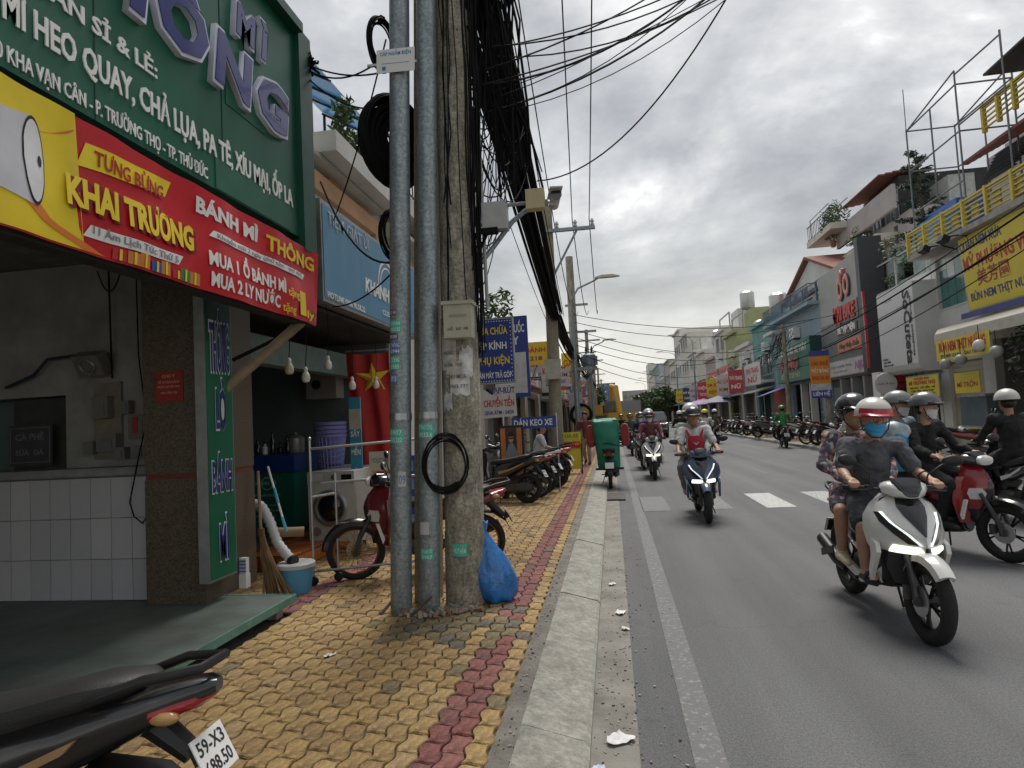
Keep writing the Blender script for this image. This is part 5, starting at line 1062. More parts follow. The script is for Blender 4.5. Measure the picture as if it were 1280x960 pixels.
def bike(label, style, main, accent=None, loc=(0, 0, 0), rz=0., rim=None, spokes=False, group=None, lit=False, plate=('59-X3', '688.50'), steer=0., lean=0., mirrors=True, wheel_r=.28, seatm=None, cat='motorbike', pz=0.):
    accent = accent or PB; rim = rim or M_rim_b; cub = style == 'cub'
    t = thing('motorbike' if cub else 'scooter', label, 'motorbike' if cub else 'scooter', loc, rz, group); t.rotation_euler = (0, lean, rz)
    lv = LV[style]; r = .29 if cub else wheel_r; st_ = 'spoke' if spokes else 'alloy'; yF, yR = (.61, -.61) if cub else (.64, -.62)
    P = lambda b_, nm, m, par=None, sharp=None: b_.build(nm, m, par or t, sharp)
    wheel(t, yF, r, .075 if cub else .095, st_, rim, steer); wheel(t, yR, r, .09 if cub else .115, st_, rim)
    S = Matrix.Translation((0, yF, r)) @ Matrix.Rotation(steer, 4, 'Z') @ Matrix.Translation((0, -yF, -r))
    b_ = MB()
    for x_ in (-.075, .075): b_.tube([(x_, yF, r-.02), (x_, yF-.045, r+.14), (x_, yF-.17, .66)], [.024, .024, .018], 8, M=S); b_.box((x_, yF, r), (.03, .05, .06), M=S)
    b_.box((.1, yF-.07, r+.04), (.04, .05, .09), M=S); P(b_, 'fork', M_engine)
    # front mudguard
    b_ = MB(); rings = []; a0, a1 = (R(42), R(160)) if not cub else (R(5), R(160)); Rm = r+.028
    for i in range(13):
        a = a0+(a1-a0)*i/12; taper = 1-.35*abs(i/12-.45)*1.3; ring = []
        for x_, dr in ((-.07, -.05), (-.062, -.005), (-.03, .012), (0, .018), (.03, .012), (.062, -.005), (.07, -.05), (.055, -.045), (.0, .006), (-.055, -.045)):
            ring.append((x_*taper*(1 if not cub else .82), yF+(Rm+dr)*math.cos(a), r+(Rm+dr)*math.sin(a)))
        rings.append(ring)
    b_.loft(rings, 0, True, True, S); P(b_, 'front_mudguard', main if not cub else accent)
    # front apron: painted upper, dark lower
    ss = [k/8 for k in range(-8, 9)]
    def ap(zs, nm, m): b_ = MB(); b_.loft([[apron_pt(lv, z, s_) for s_ in ss] for z in zs], 0, True, True); return P(b_, nm, m, None, 38)
    zlo = .575 if not cub else .50
    ap([z for z in (.33, .38, .44, .50, .54, .573) if z >= lv[0][0]] if not cub else [.36, .42, .46, .498], 'lower_cowl', accent); fr = ap([.575, .60, .65, .70, .75, .80, .84, .88, .92, .95] if not cub else [.50, .55, .6, .66, .72, .78, .84, .90, .95], 'front_fairing', main)
    if not cub:
        for d in (-1, 1):
            apron_patch(lv, [(.572, .10*d, .62*d), (.60, .10*d, .60*d), (.628, .16*d, .55*d)], M_lit if lit else M_lens, fr, 'headlight', .008)
            apron_patch(lv, [(.642, .12*d, .34*d), (.70, .26*d, .50*d), (.77, .46*d, .66*d), (.83, .62*d, .76*d)], PB, fr, 'light_surround', .006)
            apron_patch(lv, [(.640, .10*d, .17*d), (.70, .27*d, .33*d), (.77, .47*d, .52*d), (.835, .63*d, .68*d)], M_drl if lit else M_lens, fr, 'running_light', .011)
            b_ = MB(); b_.prism([(.345, .66), (.44, .62), (.46, .56), (.37, .40), (.34, .34), (.325, .42), (.36, .52)], 'x', d*.215, d*.245); P(b_, 'side_wing', main)
            b_ = MB(); b_.prism([(.35, .44), (.32, .32), (.0, .245), (-.3, .30), (-.52, .40), (-.47, .44), (-.25, .365), (.02, .305), (.24, .37)], 'x', d*.150, d*.172); P(b_, 'side_skirt', main)
        apron_patch(lv, [(.70, -.02, .02), (.76, -.16, .16), (.82, -.30, .30), (.88, -.40, .40), (.945, -.46, .46)], M_gloss_black, fr, 'upper_insert', .008)
        apron_patch(lv, [(.575, -.10, .10), (.60, -.09, .09), (.63, -.05, .05)], PB, fr, 'nose_grille', .009)
    else:
        for d in (-1, 1):
            apron_patch(lv, [(.60, .35*d, .7*d), (.66, .3*d, .75*d), (.71, .42*d, .7*d)], M_lens, fr, 'indicator', .008)
            # leg shield wing
            b_ = MB(); b_.loft([[(d*(.10+q*.13*k_), y_, z_) for q, y_, z_ in ((0, .33, zz), (1, .30-.03*k_, zz), (1, .285-.03*k_, zz), (0, .315, zz))] for zz, k_ in ((.36, .55), (.46, .8), (.58, 1.), (.72, .95), (.82, .6))], 0, True); P(b_, 'leg_shield', main)
            b_ = MB(); b_.prism([(.31, .44), (.36, .60), (.39, .60), (.33, .40)], 'x', d*.185, d*.215); P(b_, 'side_stripe', M_white)
        apron_patch(lv, [(.56, -.30, .30), (.66, -.36, .36), (.74, -.22, .22), (.86, -.05, .05)], accent, fr, 'front_insert', .006)
    # handlebar cowl, bars, mirrors
    b_ = MB(); 
    for q in ([(.20, .985, .14, .05), (.26, 1.0, .28, .09), (.34, .995, .32, .12), (.40, .98, .24, .11), (.45, .965, .12, .06)],): b_.loft([sec(*k_, 14, 2.6) for k_ in q], 0, True)
    cw = P(b_, 'handlebar_cowl', main if not cub else accent)
    b_ = MB(); b_.loft([sec(.30, 1.055, .16, .02), sec(.37, 1.05, .20, .05), sec(.43, 1.0, .16, .06), sec(.47, .96, .08, .03)], 0, True); P(b_, 'visor' if not cub else 'headlight_rim', M_gloss_black, cw)
    if cub:
        b_ = MB(); b_.loft([sec(.44, .985, .20, .10), sec(.47, .98, .19, .09), sec(.485, .98, .10, .04)], 0, True); P(b_, 'headlight', M_lit if lit else M_lens, cw)
    b_ = MB(); b_.loft([sec(.22, .99, .12, .06), sec(.20, 1.0, .2, .07), sec(.185, 1.0, .16, .05)], 0, True); P(b_, 'instrument_panel', M_gloss_black, cw)
    b_ = MB(); b_.tube([(-.34, .20, .985), (-.24, .235, .985), (-.1, .29, .975), (.1, .29, .975), (.24, .235, .985), (.34, .20, .985)], .012, 8); P(b_, 'handlebar', M_black)
    for d in (-1, 1):
        b_ = MB(); b_.tube([(d*.345, .198, .985), (d*.225, .24, .985)], [.018, .018], 10); b_.ell((d*.35, .197, .985), (.015, .02, .02), 8, 6); P(b_, 'grip', M_rubber)
        b_ = MB(); b_.tube([(d*.19, .275, .98), (d*.25, .285, .975), (d*.33, .25, .97)], .007, 6); b_.box((d*.20, .25, .985), (.05, .05, .045)); P(b_, 'brake_lever', M_black)
        if mirrors:
            b_ = MB(); b_.tube([(d*.19, .25, 1.0), (d*.20, .27, 1.09), (d*.27, .29, 1.15), (d*.31, .29, 1.175)], .006, 6)
            Mm = Matrix.Translation((d*.36, .29, 1.19)) @ Matrix.Rotation(d*-.12, 4, 'Y') @ Matrix.Rotation(d*.15, 4, 'Z'); b_.ell((0, 0, 0), (.072, .022, .042), 14, 8, M=Mm); mm_ = P(b_, 'mirror', M_black)
            b_ = MB(); b_.ell((0, -.014, 0), (.063, .012, .035), 14, 6, M=Mm); P(b_, 'mirror_glass', M_mirror, mm_)
    # floor tunnel / frame, engine, body, seat
    b_ = MB()
    if cub: b_.loft([sec(.33, .66, .12, .12), sec(.22, .50, .12, .13), sec(.08, .44, .14, .14), sec(-.05, .48, .18, .22), sec(-.14, .56, .2, .24)], 0, True)
    else: b_.loft([sec(.36, .46, .34, .30, 14, 4), sec(.28, .36, .33, .16, 14, 4), sec(.12, .315, .32, .11, 14, 4), sec(-.02, .34, .30, .15, 14, 4), sec(-.12, .45, .27, .3, 14, 3)], 0, True)
    P(b_, 'floorboard' if not cub else 'tunnel', M_black)
    if not cub: b_ = MB(); b_.loft([sec(.345, .55, .36, .30, 14, 4), sec(.32, .70, .40, .5, 14, 4), sec(.26, .72, .32, .40, 14, 4)], 0, True); P(b_, 'leg_shield', M_black)
    b_ = MB()
    if cub:
        b_.loft([sec(.16, .30, .14, .14), sec(.02, .31, .2, .2), sec(-.16, .32, .22, .2), sec(-.26, .32, .16, .16)], 0, True); b_.tube([(0, .12, .32), (0, .24, .33)], .06, 10)
        for k in range(5): b_.lathe([(.085, 0), (.085, .006)], 12, M=Matrix.Translation((0, .14+k*.022, .325)) @ Matrix.Rotation(PI/2, 4, 'X'))
        b_.tube([(-.09, -.1, .32), (-.09, yR, r)], .035, 8); b_.tube([(.09, -.1, .32), (.09, yR, r)], .022, 8)
    else: b_.loft([sec(-.05, .30, .12, .16, 14, 3, -.08), sec(-.3, .29, .16, .2, 14, 3, -.1), sec(-.62, .29, .14, .18, 14, 3, -.11), sec(-.76, .29, .1, .1, 14, 3, -.11)], 0, True); b_.tube([(0, -.1, .33), (0, -.35, .33)], .1, 10)
    P(b_, 'engine', M_engine)
    b_ = MB(); b_.tube([(.08, .05, .24), (.12, -.15, .22), (.13, -.38, .27)], .018, 8); b_.tube([(.135, -.36, .265), (.15, -.5, .31), (.155, -.86, .42)], [.035, .055, .05], 12); ex_ = P(b_, 'exhaust', M_exh)
    b_ = MB(); b_.box((.205, -.6, .36), (.012, .28, .06), rx=.28); P(b_, 'heat_shield', M_black if not cub else M_steel, ex_)
    b_ = MB()
    if cub: b_.loft([sec(-.02, .60, .16, .2, 14, 3), sec(-.15, .63, .24, .22, 14, 3), sec(-.4, .66, .26, .17, 14, 3), sec(-.62, .715, .22, .12, 14, 3), sec(-.84, .765, .12, .08, 14, 3), sec(-.9, .775, .06, .05, 14, 3)], 0, True)
    else: b_.loft([sec(-.02, .53, .24, .34, 14, 3), sec(-.15, .57, .30, .36, 14, 3), sec(-.35, .64, .33, .27, 14, 3), sec(-.55, .71, .31, .20, 14, 3), sec(-.75, .775, .24, .14, 14, 3), sec(-.93, .825, .12, .08, 14, 3), sec(-.97, .835, .05, .04, 14, 3)], 0, True)
    bd = P(b_, 'rear_body', main)
    for d in (-1, 1):
        b_ = MB(); b_.prism([(-.1, .58), (-.35, .63), (-.62, .74), (-.58, .70), (-.3, .58), (-.12, .53)], 'x', d*(.150 if not cub else .118), d*(.168 if not cub else .134)); P(b_, 'side_graphic', accent if accent is not main else M_white, bd)
    b_ = MB()
    zz = 0 if not cub else -.015
    b_.loft([sec(.10, .735+zz, .12, .05), sec(.02, .755+zz, .21, .09, 14, 3), sec(-.2, .765+zz, .27, .10, 14, 3), sec(-.38, .785+zz, .275, .11, 14, 3), sec(-.58, .832+zz, .26, .10, 14, 3), sec(-.72, .855+zz, .2, .07), sec(-.76, .858+zz, .12, .03)], 0, True); P(b_, 'seat', seatm or M_seat)
    b_ = MB(); b_.tube([(-.12, -.62, .83), (-.13, -.8, .89), (-.08, -.95, .905), (.08, -.95, .905), (.13, -.8, .89), (.12, -.62, .83)], .016, 8); P(b_, 'grab_rail', M_black)
    b_ = MB(); yl = -.90 if not cub else -.86; b_.loft([sec(yl+.1, .775, .22, .06), sec(yl-.02, .80, .14, .055), sec(yl-.06, .815, .05, .025)], 0, True); P(b_, 'tail_light', M_tail)
    for d in (-1, 1): b_ = MB(); b_.ell((d*.085, yl+.06, .765), (.028, .05, .022), 10, 6); P(b_, 'rear_indicator', M_amber)
    # rear mudguard and plate
    b_ = MB(); b_.loft([sec(yR+.05, r+.33, .14, .02), sec(yR-.16, r+.30, .14, .02), sec(yR-.30, r+.20, .12, .02), sec(yR-.36, r+.06, .1, .015)], 0, True); P(b_, 'rear_mudguard', M_black)
    Mp = Matrix.Translation((0, yR-.325, r+.245+pz)) @ Matrix.Rotation(R(-28), 4, 'X')
    b_ = MB(); b_.box((0, -.012, 0), (.19, .004, .14), M=Mp); po = P(b_, 'number_plate', M_plate)
    M3 = (Mp.to_3x3() @ FACE['-y'])
    b_ = MB(); b_.tube([(0, (-.90 if not cub else -.86)+.16, .74), Mp @ Vector((0, .05, .03))], [.05, .035], 8); b_.box((0, .02, .02), (.06, .05, .06), M=Mp); b_.box((0, -.003, 0), (.15, .010, .11), M=Mp); P(b_, 'plate_bracket', M_black)
    if plate:
        for s_, zc in ((plate[0], .012), (plate[1], -.052)): text(s_, .044, .155, M_plate_ink, po, Mp @ Vector((0, -.0143, zc)), bold=.015, ext=.001, M3=M3)
    b_ = MB(); b_.tube([(-.12, -.1, .26), (-.2, -.16, .02)], .01, 6); b_.tube([(.2, -.05, .27), (-.2, -.05, .27)], .012, 6); P(b_, 'footpegs', M_black)
    return t
# ------------------------------------------------------------------ people
M_skin = [mat('skin_a', (.42, .235, .155), .55, var=.12, scale=12), mat('skin_b', (.36, .19, .115), .55, var=.12, scale=12), mat('skin_c', (.47, .28, .19), .55, var=.1, scale=12)]
M_hair = mat('black_hair', (.012, .010, .009), .5, var=.3, scale=40)
M_eye = mat('eye_dark', (.015, .012, .01), .2, var=0); M_eyew = mat('eye_white', (.6, .58, .55), .3, var=0); M_lip = mat('lips', (.35, .13, .1), .5, var=0)
def cloth(name, col, var=.2, scale=12, bump=.3): return mat('cloth_'+name, col, .85, 0, var, scale, bump=bump, bscale=22)
def helmet(par, M, col, brim=None, shape='half', stripe=None, goggles=False):
    """dome with rim, peak and strap, fitted over the head"""
    b_ = MB(); rings = []; lo = {'half': -8, 'open': -38}[shape]
    for i in range(9):
        el = R(lo+(90-lo)*i/8); q = max(math.cos(el), .02)
        ring = []
        for k in range(24):
            a = k*2*PI/24; front = max(0, math.sin(a)); e2 = el
            if shape == 'open' and front > .2: e2 = max(el, R(8)*min(1, front*1.6)) if el < R(8) else el
            q2 = max(math.cos(e2), .02); ring.append((.122*q2*math.cos(a), .148*q2*math.sin(a)-.006, .120*math.sin(e2)+.052))
        rings.append(ring)
    b_.loft(rings, 0, True, True, M); o_ = b_.build('helmet', col, par, sharp=60)
    b_ = MB(); b_.torus(.121, .007, 28, 6, M=M @ Matrix.Translation((0, -.006, .052+.12*math.sin(R(-8)))) @ Matrix.Diagonal((1, 1.21, 1, 1))); b_.build('rim', brim or M_black, o_)
    b_ = MB(); V = []
    for k in range(9):
        a = R(28)+R(124)*k/8
        V += [(.123*math.cos(a), .149*math.sin(a)-.006, .062), (.126*math.cos(a), .149*math.sin(a)+.04*math.sin(a)**2, .046), (.126*math.cos(a), .149*math.sin(a)+.04*math.sin(a)**2, .040), (.122*math.cos(a), .147*math.sin(a)-.006, .05)]
    F = []
    for k in range(8):
        for j in range(4): F.append((4*k+j, 4*k+(j+1) % 4, 4*k+4+(j+1) % 4, 4*k+4+j))
    b_.add(V, F, 0, True, M); b_.build('peak', brim or col, o_)
    if stripe:
        b_ = MB(); rings = []
        for el in (2, 10, 20): rings.append([(.1245*math.cos(R(el))*math.cos(R(20+140*k/10)), .151*math.cos(R(el))*math.sin(R(20+140*k/10))-.006, .122*math.sin(R(el))+.052) for k in range(11)])
        V = [p for r_ in rings for p in r_]; b_.add(V, [(j*11+k, j*11+k+1, (j+1)*11+k+1, (j+1)*11+k) for j in range(2) for k in range(10)], 0, True, M); b_.build('band', stripe, o_, recalc=False)
    b_ = MB(); b_.tube([(-.098, .02, .01), (-.085, .035, -.06), (-.03, .06, -.118), (.03, .06, -.118), (.085, .035, -.06), (.098, .02, .01)], .005, 5, M=M); b_.build('chin_strap', M_black, o_)
    if goggles:
        b_ = MB(); b_.tube([(.122*math.cos(R(20+140*k/8)), .152*math.sin(R(20+140*k/8)), .075) for k in range(9)], [.02]*9, 8, M=M); b_.build('goggles', M_gloss_black, o_)
    return o_
def person(label, loc, rz, J, skin=0, shirt=None, sleeve=.5, trousers=None, leg=1., shoes=None, hel=None, mask=None, hair=True, yaw=0., pitch=0., vox=.011, scale=1., lean=0., hands=True, torso=1., extra=None, group=None, sandals=False, name='person'):
    """J: joints in metres (pelvis, hip, knee, ankle, toe, chest, neck, shoulder, elbow, wrist, hand); lists of [left, right] where paired"""
    t = thing(name, label, 'person', loc, rz, group); t.rotation_euler = (0, lean, rz); t.scale = (scale,)*3
    sk = M_skin[skin]; V = Vector; nk = V(J['neck']); HM = Matrix.Translation(nk+V((0, .03, .138))) @ Matrix.Rotation(yaw, 4, 'Z') @ Matrix.Rotation(pitch, 4, 'X') @ Matrix.Scale(1.09, 4)
    hc = HM.translation; T = torso
    body = [('c', [J['pelvis'], (V(J['pelvis'])+V(J['chest']))/2, J['chest']], [.125*T, .12*T, .135*T], .78), ('c', [J['chest'], V(J['neck'])-V((0, 0, .05))], [.13*T, .07], .75),
            ('c', [nk-V((0, 0, .06)), hc-V((0, .02, .05))], [.054, .05]), ('e', (0, -.005, .02), (.076, .094, .108), HM), ('e', (0, .03, -.055), (.056, .062, .06), HM), ('e', (0, .098, -.008), (.014, .02, .022), HM),
            ('e', (-.078, -.005, -.005), (.012, .022, .033), HM), ('e', (.078, -.005, -.005), (.012, .022, .033), HM)]
    for i in (0, 1):
        sh, el, wr, hd = [V(J[k][i]) for k in ('shoulder', 'elbow', 'wrist', 'hand')]; hp, kn, an, to = [V(J[k][i]) for k in ('hip', 'knee', 'ankle', 'toe')]; d = -1 if i == 0 else 1
        body += [('c', [V(J['chest'])+V((0, 0, .08)), sh], [.08, .06]), ('c', [sh, (sh+el)/2, el], [.052, .046, .038]), ('c', [el, el.lerp(wr, .35), wr], [.038, .040, .027])]
        pd = (hd-wr); pd = pd.normalized() if pd.length > .001 else V((0, 1, 0)); body.append(('c', [wr, hd], [.026, .034], .8))
        if hands:
            side = V((1, 0, 0)); dn = V((0, 0, -1))
            for k in range(4):
                o0 = hd+pd*.025+side*((k-1.5)*.021); ln = (.9, 1., .95, .8)[k if d > 0 else 3-k]
                body.append(('c', [o0, o0+pd*.028*ln+dn*.008, o0+pd*.030*ln+dn*.034*ln, o0+pd*.008+dn*.048*ln], [.0105, .0098, .009, .0078]))
            th = hd-side*d*.034; body.append(('c', [th-pd*.01, th+pd*.015+dn*.018-side*d*.006, th+pd*.028+dn*.035+side*d*.006], [.012, .011, .009]))
        body += [('c', [hp, hp.lerp(kn, .5), kn], [.088, .072, .054]), ('c', [kn, kn.lerp(an, .3), an], [.052, .054, .034]), ('c', [an-V((0, .015, .02)), an.lerp(to, .55)-V((0, 0, .015)), to], [.036, .034, .026], .8)]
    organic('body', body, vox, sk, t, 4)
    ps = shirt or cloth('grey', (.1, .1, .11)); e_ = .016
    pr = [('c', [V(J['pelvis'])-V((0, 0, .02)), (V(J['pelvis'])+V(J['chest']))/2, J['chest']], [.15*T, .138*T, .15*T], .8), ('c', [J['chest'], nk-V((0, 0, .075))], [.145*T, .085], .75)]
    for i in (0, 1):
        sh, el, wr = [V(J[k][i]) for k in ('shoulder', 'elbow', 'wrist')]
        pr.append(('c', [V(J['chest'])+V((0, 0, .09)), sh], [.095, .074]))
        if sleeve <= .6: q = sh.lerp(el, sleeve*1.55); pr.append(('c', [sh, q], [.072, .064]))
        else: pr += [('c', [sh, (sh+el)/2, el], [.07, .062, .056]), ('c', [el, el.lerp(wr, .5), el.lerp(wr, .92)], [.056, .05, .040])]
    organic('shirt', pr, vox, ps, t, 5, folds=.035 if vox < .018 else 0)
    pt = trousers or cloth('black', (.012, .012, .013)); pr = [('c', [V(J['pelvis'])+V((0, 0, .03)), V(J['pelvis'])-V((0, 0, .02))], [.145*T, .15*T], .85)]
    for i in (0, 1):
        hp, kn, an = [V(J[k][i]) for k in ('hip', 'knee', 'ankle')]
        if leg <= .6: q = hp.lerp(kn, leg*1.6); pr.append(('c', [hp, hp.lerp(q, .5), q], [.105, .096, .086]))
        else: pr += [('c', [hp, hp.lerp(kn, .5), kn], [.104, .088, .070]), ('c', [kn, kn.lerp(an, .5), kn.lerp(an, .93)], [.070, .062, .052])]
    organic('trousers', pr, vox, pt, t, 5, folds=.028 if vox < .018 else 0)
    for i in (0, 1):
        an, to = V(J['ankle'][i]), V(J['toe'][i])
        if sandals:
            b_ = MB(); mid = an.lerp(to, .5); dr = (to-an); dr.z = 0; M = Matrix.Translation(V((mid.x, mid.y-.015, min(an.z-.05, to.z-.028)))) @ Matrix.Rotation(math.atan2(-dr.x, dr.y), 4, 'Z')
            b_.prism([(-.04, -.11), (.035, -.11), (.045, .0), (.048, .09), (.02, .14), (-.03, .13), (-.048, .06)], 'z', -.012, .012, 0, M); b_.torus(.047, .011, 12, 6, M=M @ Matrix.Translation((0, .04, .012)) @ Matrix.Rotation(PI/2, 4, 'X'), sz=2.2, a0=.0, a1=PI); b_.build('sandal', shoes or M_rubber, t)
        else: organic('shoe', [('c', [an-V((0, .025, .035)), an.lerp(to, .5)-V((0, 0, .014)), to-V((0, 0, .004))], [.047, .045, .034], .85), ('c', [an, an-V((0, .01, .04))], [.043, .046])], max(vox, .01), shoes or M_rubber, t, 3)
    if vox < .016:
        for d in (-1, 1):
            b_ = MB(); b_.ell((d*.032, .079, .012), (.015, .010, .007), 10, 6, M=HM); ey = b_.build('eye', M_eyew, t); b_ = MB(); b_.ell((d*.032, .0865, .012), (.006, .004, .006), 8, 6, M=HM); b_.build('iris', M_eye, ey)
            b_ = MB(); b_.tube([(d*.015, .088, .032), (d*.034, .089, .036), (d*.052, .078, .031)], .004, 5, M=HM); b_.build('eyebrow', M_hair, t)
    if mask:
        b_ = MB(); Vv = []; nu, nv = 14, 8
        for i in range(nu+1):
            for j in range(nv+1):
                az = R(-72+144*i/nu); f = j/nv; z_ = -.108+.092*f; wz = 1-.25*abs(f-.5)*2*abs(az/R(72)); rr = .088-.02*(1-f)
                Vv.append((rr*.94*math.sin(az)*wz, (rr*1.2*math.cos(az))+.004*math.sin(f*18)*math.cos(az), z_+.012*math.sin(az)**2))
        b_.add(Vv, [(i*(nv+1)+j, (i+1)*(nv+1)+j, (i+1)*(nv+1)+j+1, i*(nv+1)+j+1) for i in range(nu) for j in range(nv)], 0, True, HM); b_.build('face_mask', mask, t, recalc=False)
        b_ = MB()
        for d in (-1, 1): b_.tube([(d*.08, .03, -.02), (d*.085, .0, .005)], .002, 4, M=HM)
        b_.build('mask_loop', mask, t)
    elif vox < .016: b_ = MB(); b_.ell((0, .085, -.058), (.024, .008, .008), 10, 6, M=HM); b_.build('mouth', M_lip, t)
    if hel: helmet(t, HM, **hel)
    if hair:
        if hel: organic('hair', [('e', (0, -.035, .0), (.082, .07, .07), HM)], .012, M_hair, t, 3)
        else: organic('hair', [('e', (0, -.018, .05), (.086, .098, .092), HM), ('e', (0, -.05, .0), (.08, .06, .08), HM), ('e', (0, .06, .105), (.06, .035, .03), HM)], .01, M_hair, t, 2)
    if extra: extra(t, HM, J)
    return t
def pair(x, y, z, dx=0., dy=0., dz=0.): return [(-x+dx, y+dy, z+dz), (x, y, z)]
def J_driver(y=0., hand=(.29, .185, 1.015), lean=0., knee=(.17, .26, .70), ankle=(.13, .17, .37), toe=(.14, .36, .345), up=0., sh=0.):
    hx, hy, hz = hand
    return dict(pelvis=(0, y-.20, .88+up), hip=pair(.09, y-.16, .86+up), knee=pair(*knee), ankle=pair(*ankle), toe=pair(*toe), chest=(0, y-.17+lean*.5, 1.17+up-sh*.5), neck=(0, y-.135+lean, 1.385+up-sh),
                shoulder=pair(.185, y-.15+lean*.9, 1.325+up-sh), elbow=pair(.275, y-.02+lean*.6, 1.10+up*.5-sh*.4), wrist=pair(hx, hy-.075, hz+.025), hand=pair(hx, hy, hz+.014))
def J_pillion(y=-.40, hands=((-.16, -.1, .98), (.16, -.1, .98)), up=.03):
    return dict(pelvis=(0, y-.14, .93+up), hip=pair(.10, y-.10, .91+up), knee=pair(.25, y+.26, .76), ankle=pair(.21, y+.16, .42), toe=pair(.23, y+.33, .37), chest=(0, y-.15, 1.21+up), neck=(0, y-.12, 1.42+up), shoulder=pair(.175, y-.13, 1.36+up), elbow=pair(.26, y-.05, 1.13+up),
                wrist=[tuple(Vector(h)+Vector((0, -.07, .01))) for h in hands], hand=list(hands))

def hd(dx, dy): return math.atan2(-dx, dy)          # heading to rotation about z for a thing whose front is +y
# --- white scooter, nearest
wl_, wr_ = (1.97, 5.34, 0.), hd(.035, -1)
bike('white scooter with lit headlights, nearest on the road', 'vario', PW, PB, wl_, wr_, lit=True, lean=R(-3), steer=R(2), plate=None)
def wrist_band(t, HM, J):
    b_ = MB(); w_ = Vector(J['wrist'][1]); e_ = Vector(J['elbow'][1]); q = w_.lerp(e_, .12); b_.tube([q, q.lerp(e_, .07)], .031, 12); b_.build('wrist_strap', mat('pale_strap', (.55, .5, .48), .5), t)
    w_ = Vector(J['wrist'][0]); e_ = Vector(J['elbow'][0]); q = w_.lerp(e_, .45); b_ = MB(); b_.tube([q, q.lerp(e_, .05)], .043, 12); b_.build('bracelet', M_black, t)
    pass
person('rider in grey shirt, shorts, white-and-red helmet and blue mask on the white scooter', wl_, wr_, J_driver(-.04, lean=.03, sh=.045, knee=(.235, .22, .70), ankle=(.19, .13, .37), toe=(.20, .31, .345)), 0, cloth('slate', (.085, .087, .098)), .5, cloth('charcoal', (.022, .025, .033)), .55, M_rubber, dict(col=mat('helmet_cream', (.58, .57, .52), .3, coat=.4), brim=mat('helmet_red', (.42, .03, .05), .35, coat=.3), stripe=MATS['helmet_red']), mat('blue_mask', (.05, .33, .62), .8, var=.1), True, yaw=R(-4), pitch=R(-4), vox=.0075, lean=R(-3), sandals=True, extra=wrist_band, torso=1.14)
def floral():
    m = mat('cloth_floral', (.16, .13, .14), .85, 0, .2, 12, bump=.2, bscale=20); t_ = m.node_tree; b_ = t_.nodes['Principled BSDF']; co = t_.nodes.new('ShaderNodeTexCoord'); v = t_.nodes.new('ShaderNodeTexVoronoi'); v.inputs['Scale'].default_value = 34; t_.links.new(co.outputs['Object'], v.inputs['Vector'])
    r_ = t_.nodes.new('ShaderNodeValToRGB'); el = r_.color_ramp.elements; r_.color_ramp.interpolation = 'CONSTANT'; el[0].position = 0; el[0].color = (.07, .06, .085, 1); el[1].position = .35; el[1].color = (.42, .22, .16, 1)
    for p_, c_ in ((.5, (.12, .11, .17, 1)), (.66, (.5, .42, .36, 1)), (.8, (.09, .08, .12, 1))): x_ = el.new(p_); x_.color = c_
    sx = t_.nodes.new('ShaderNodeSeparateXYZ'); t_.links.new(v.outputs['Color'], sx.inputs[0]); t_.links.new(sx.outputs[0], r_.inputs[0]); t_.links.new(r_.outputs[0], b_.inputs['Base Color']); return m
M_floral = floral()
person('pillion in a floral outfit, dark helmet and cream clogs behind the grey-shirted rider', wl_, wr_, J_pillion(-.42, ((-.15, -.12, 1.0), (.17, -.12, .98)), -.03), 0, M_floral, .95, M_floral, .5, mat('cream_clog', (.5, .44, .28), .6), dict(col=mat('helmet_charcoal', (.02, .021, .023), .25, coat=.5), shape='open'), None, True, yaw=R(8), vox=.010, lean=R(-3))
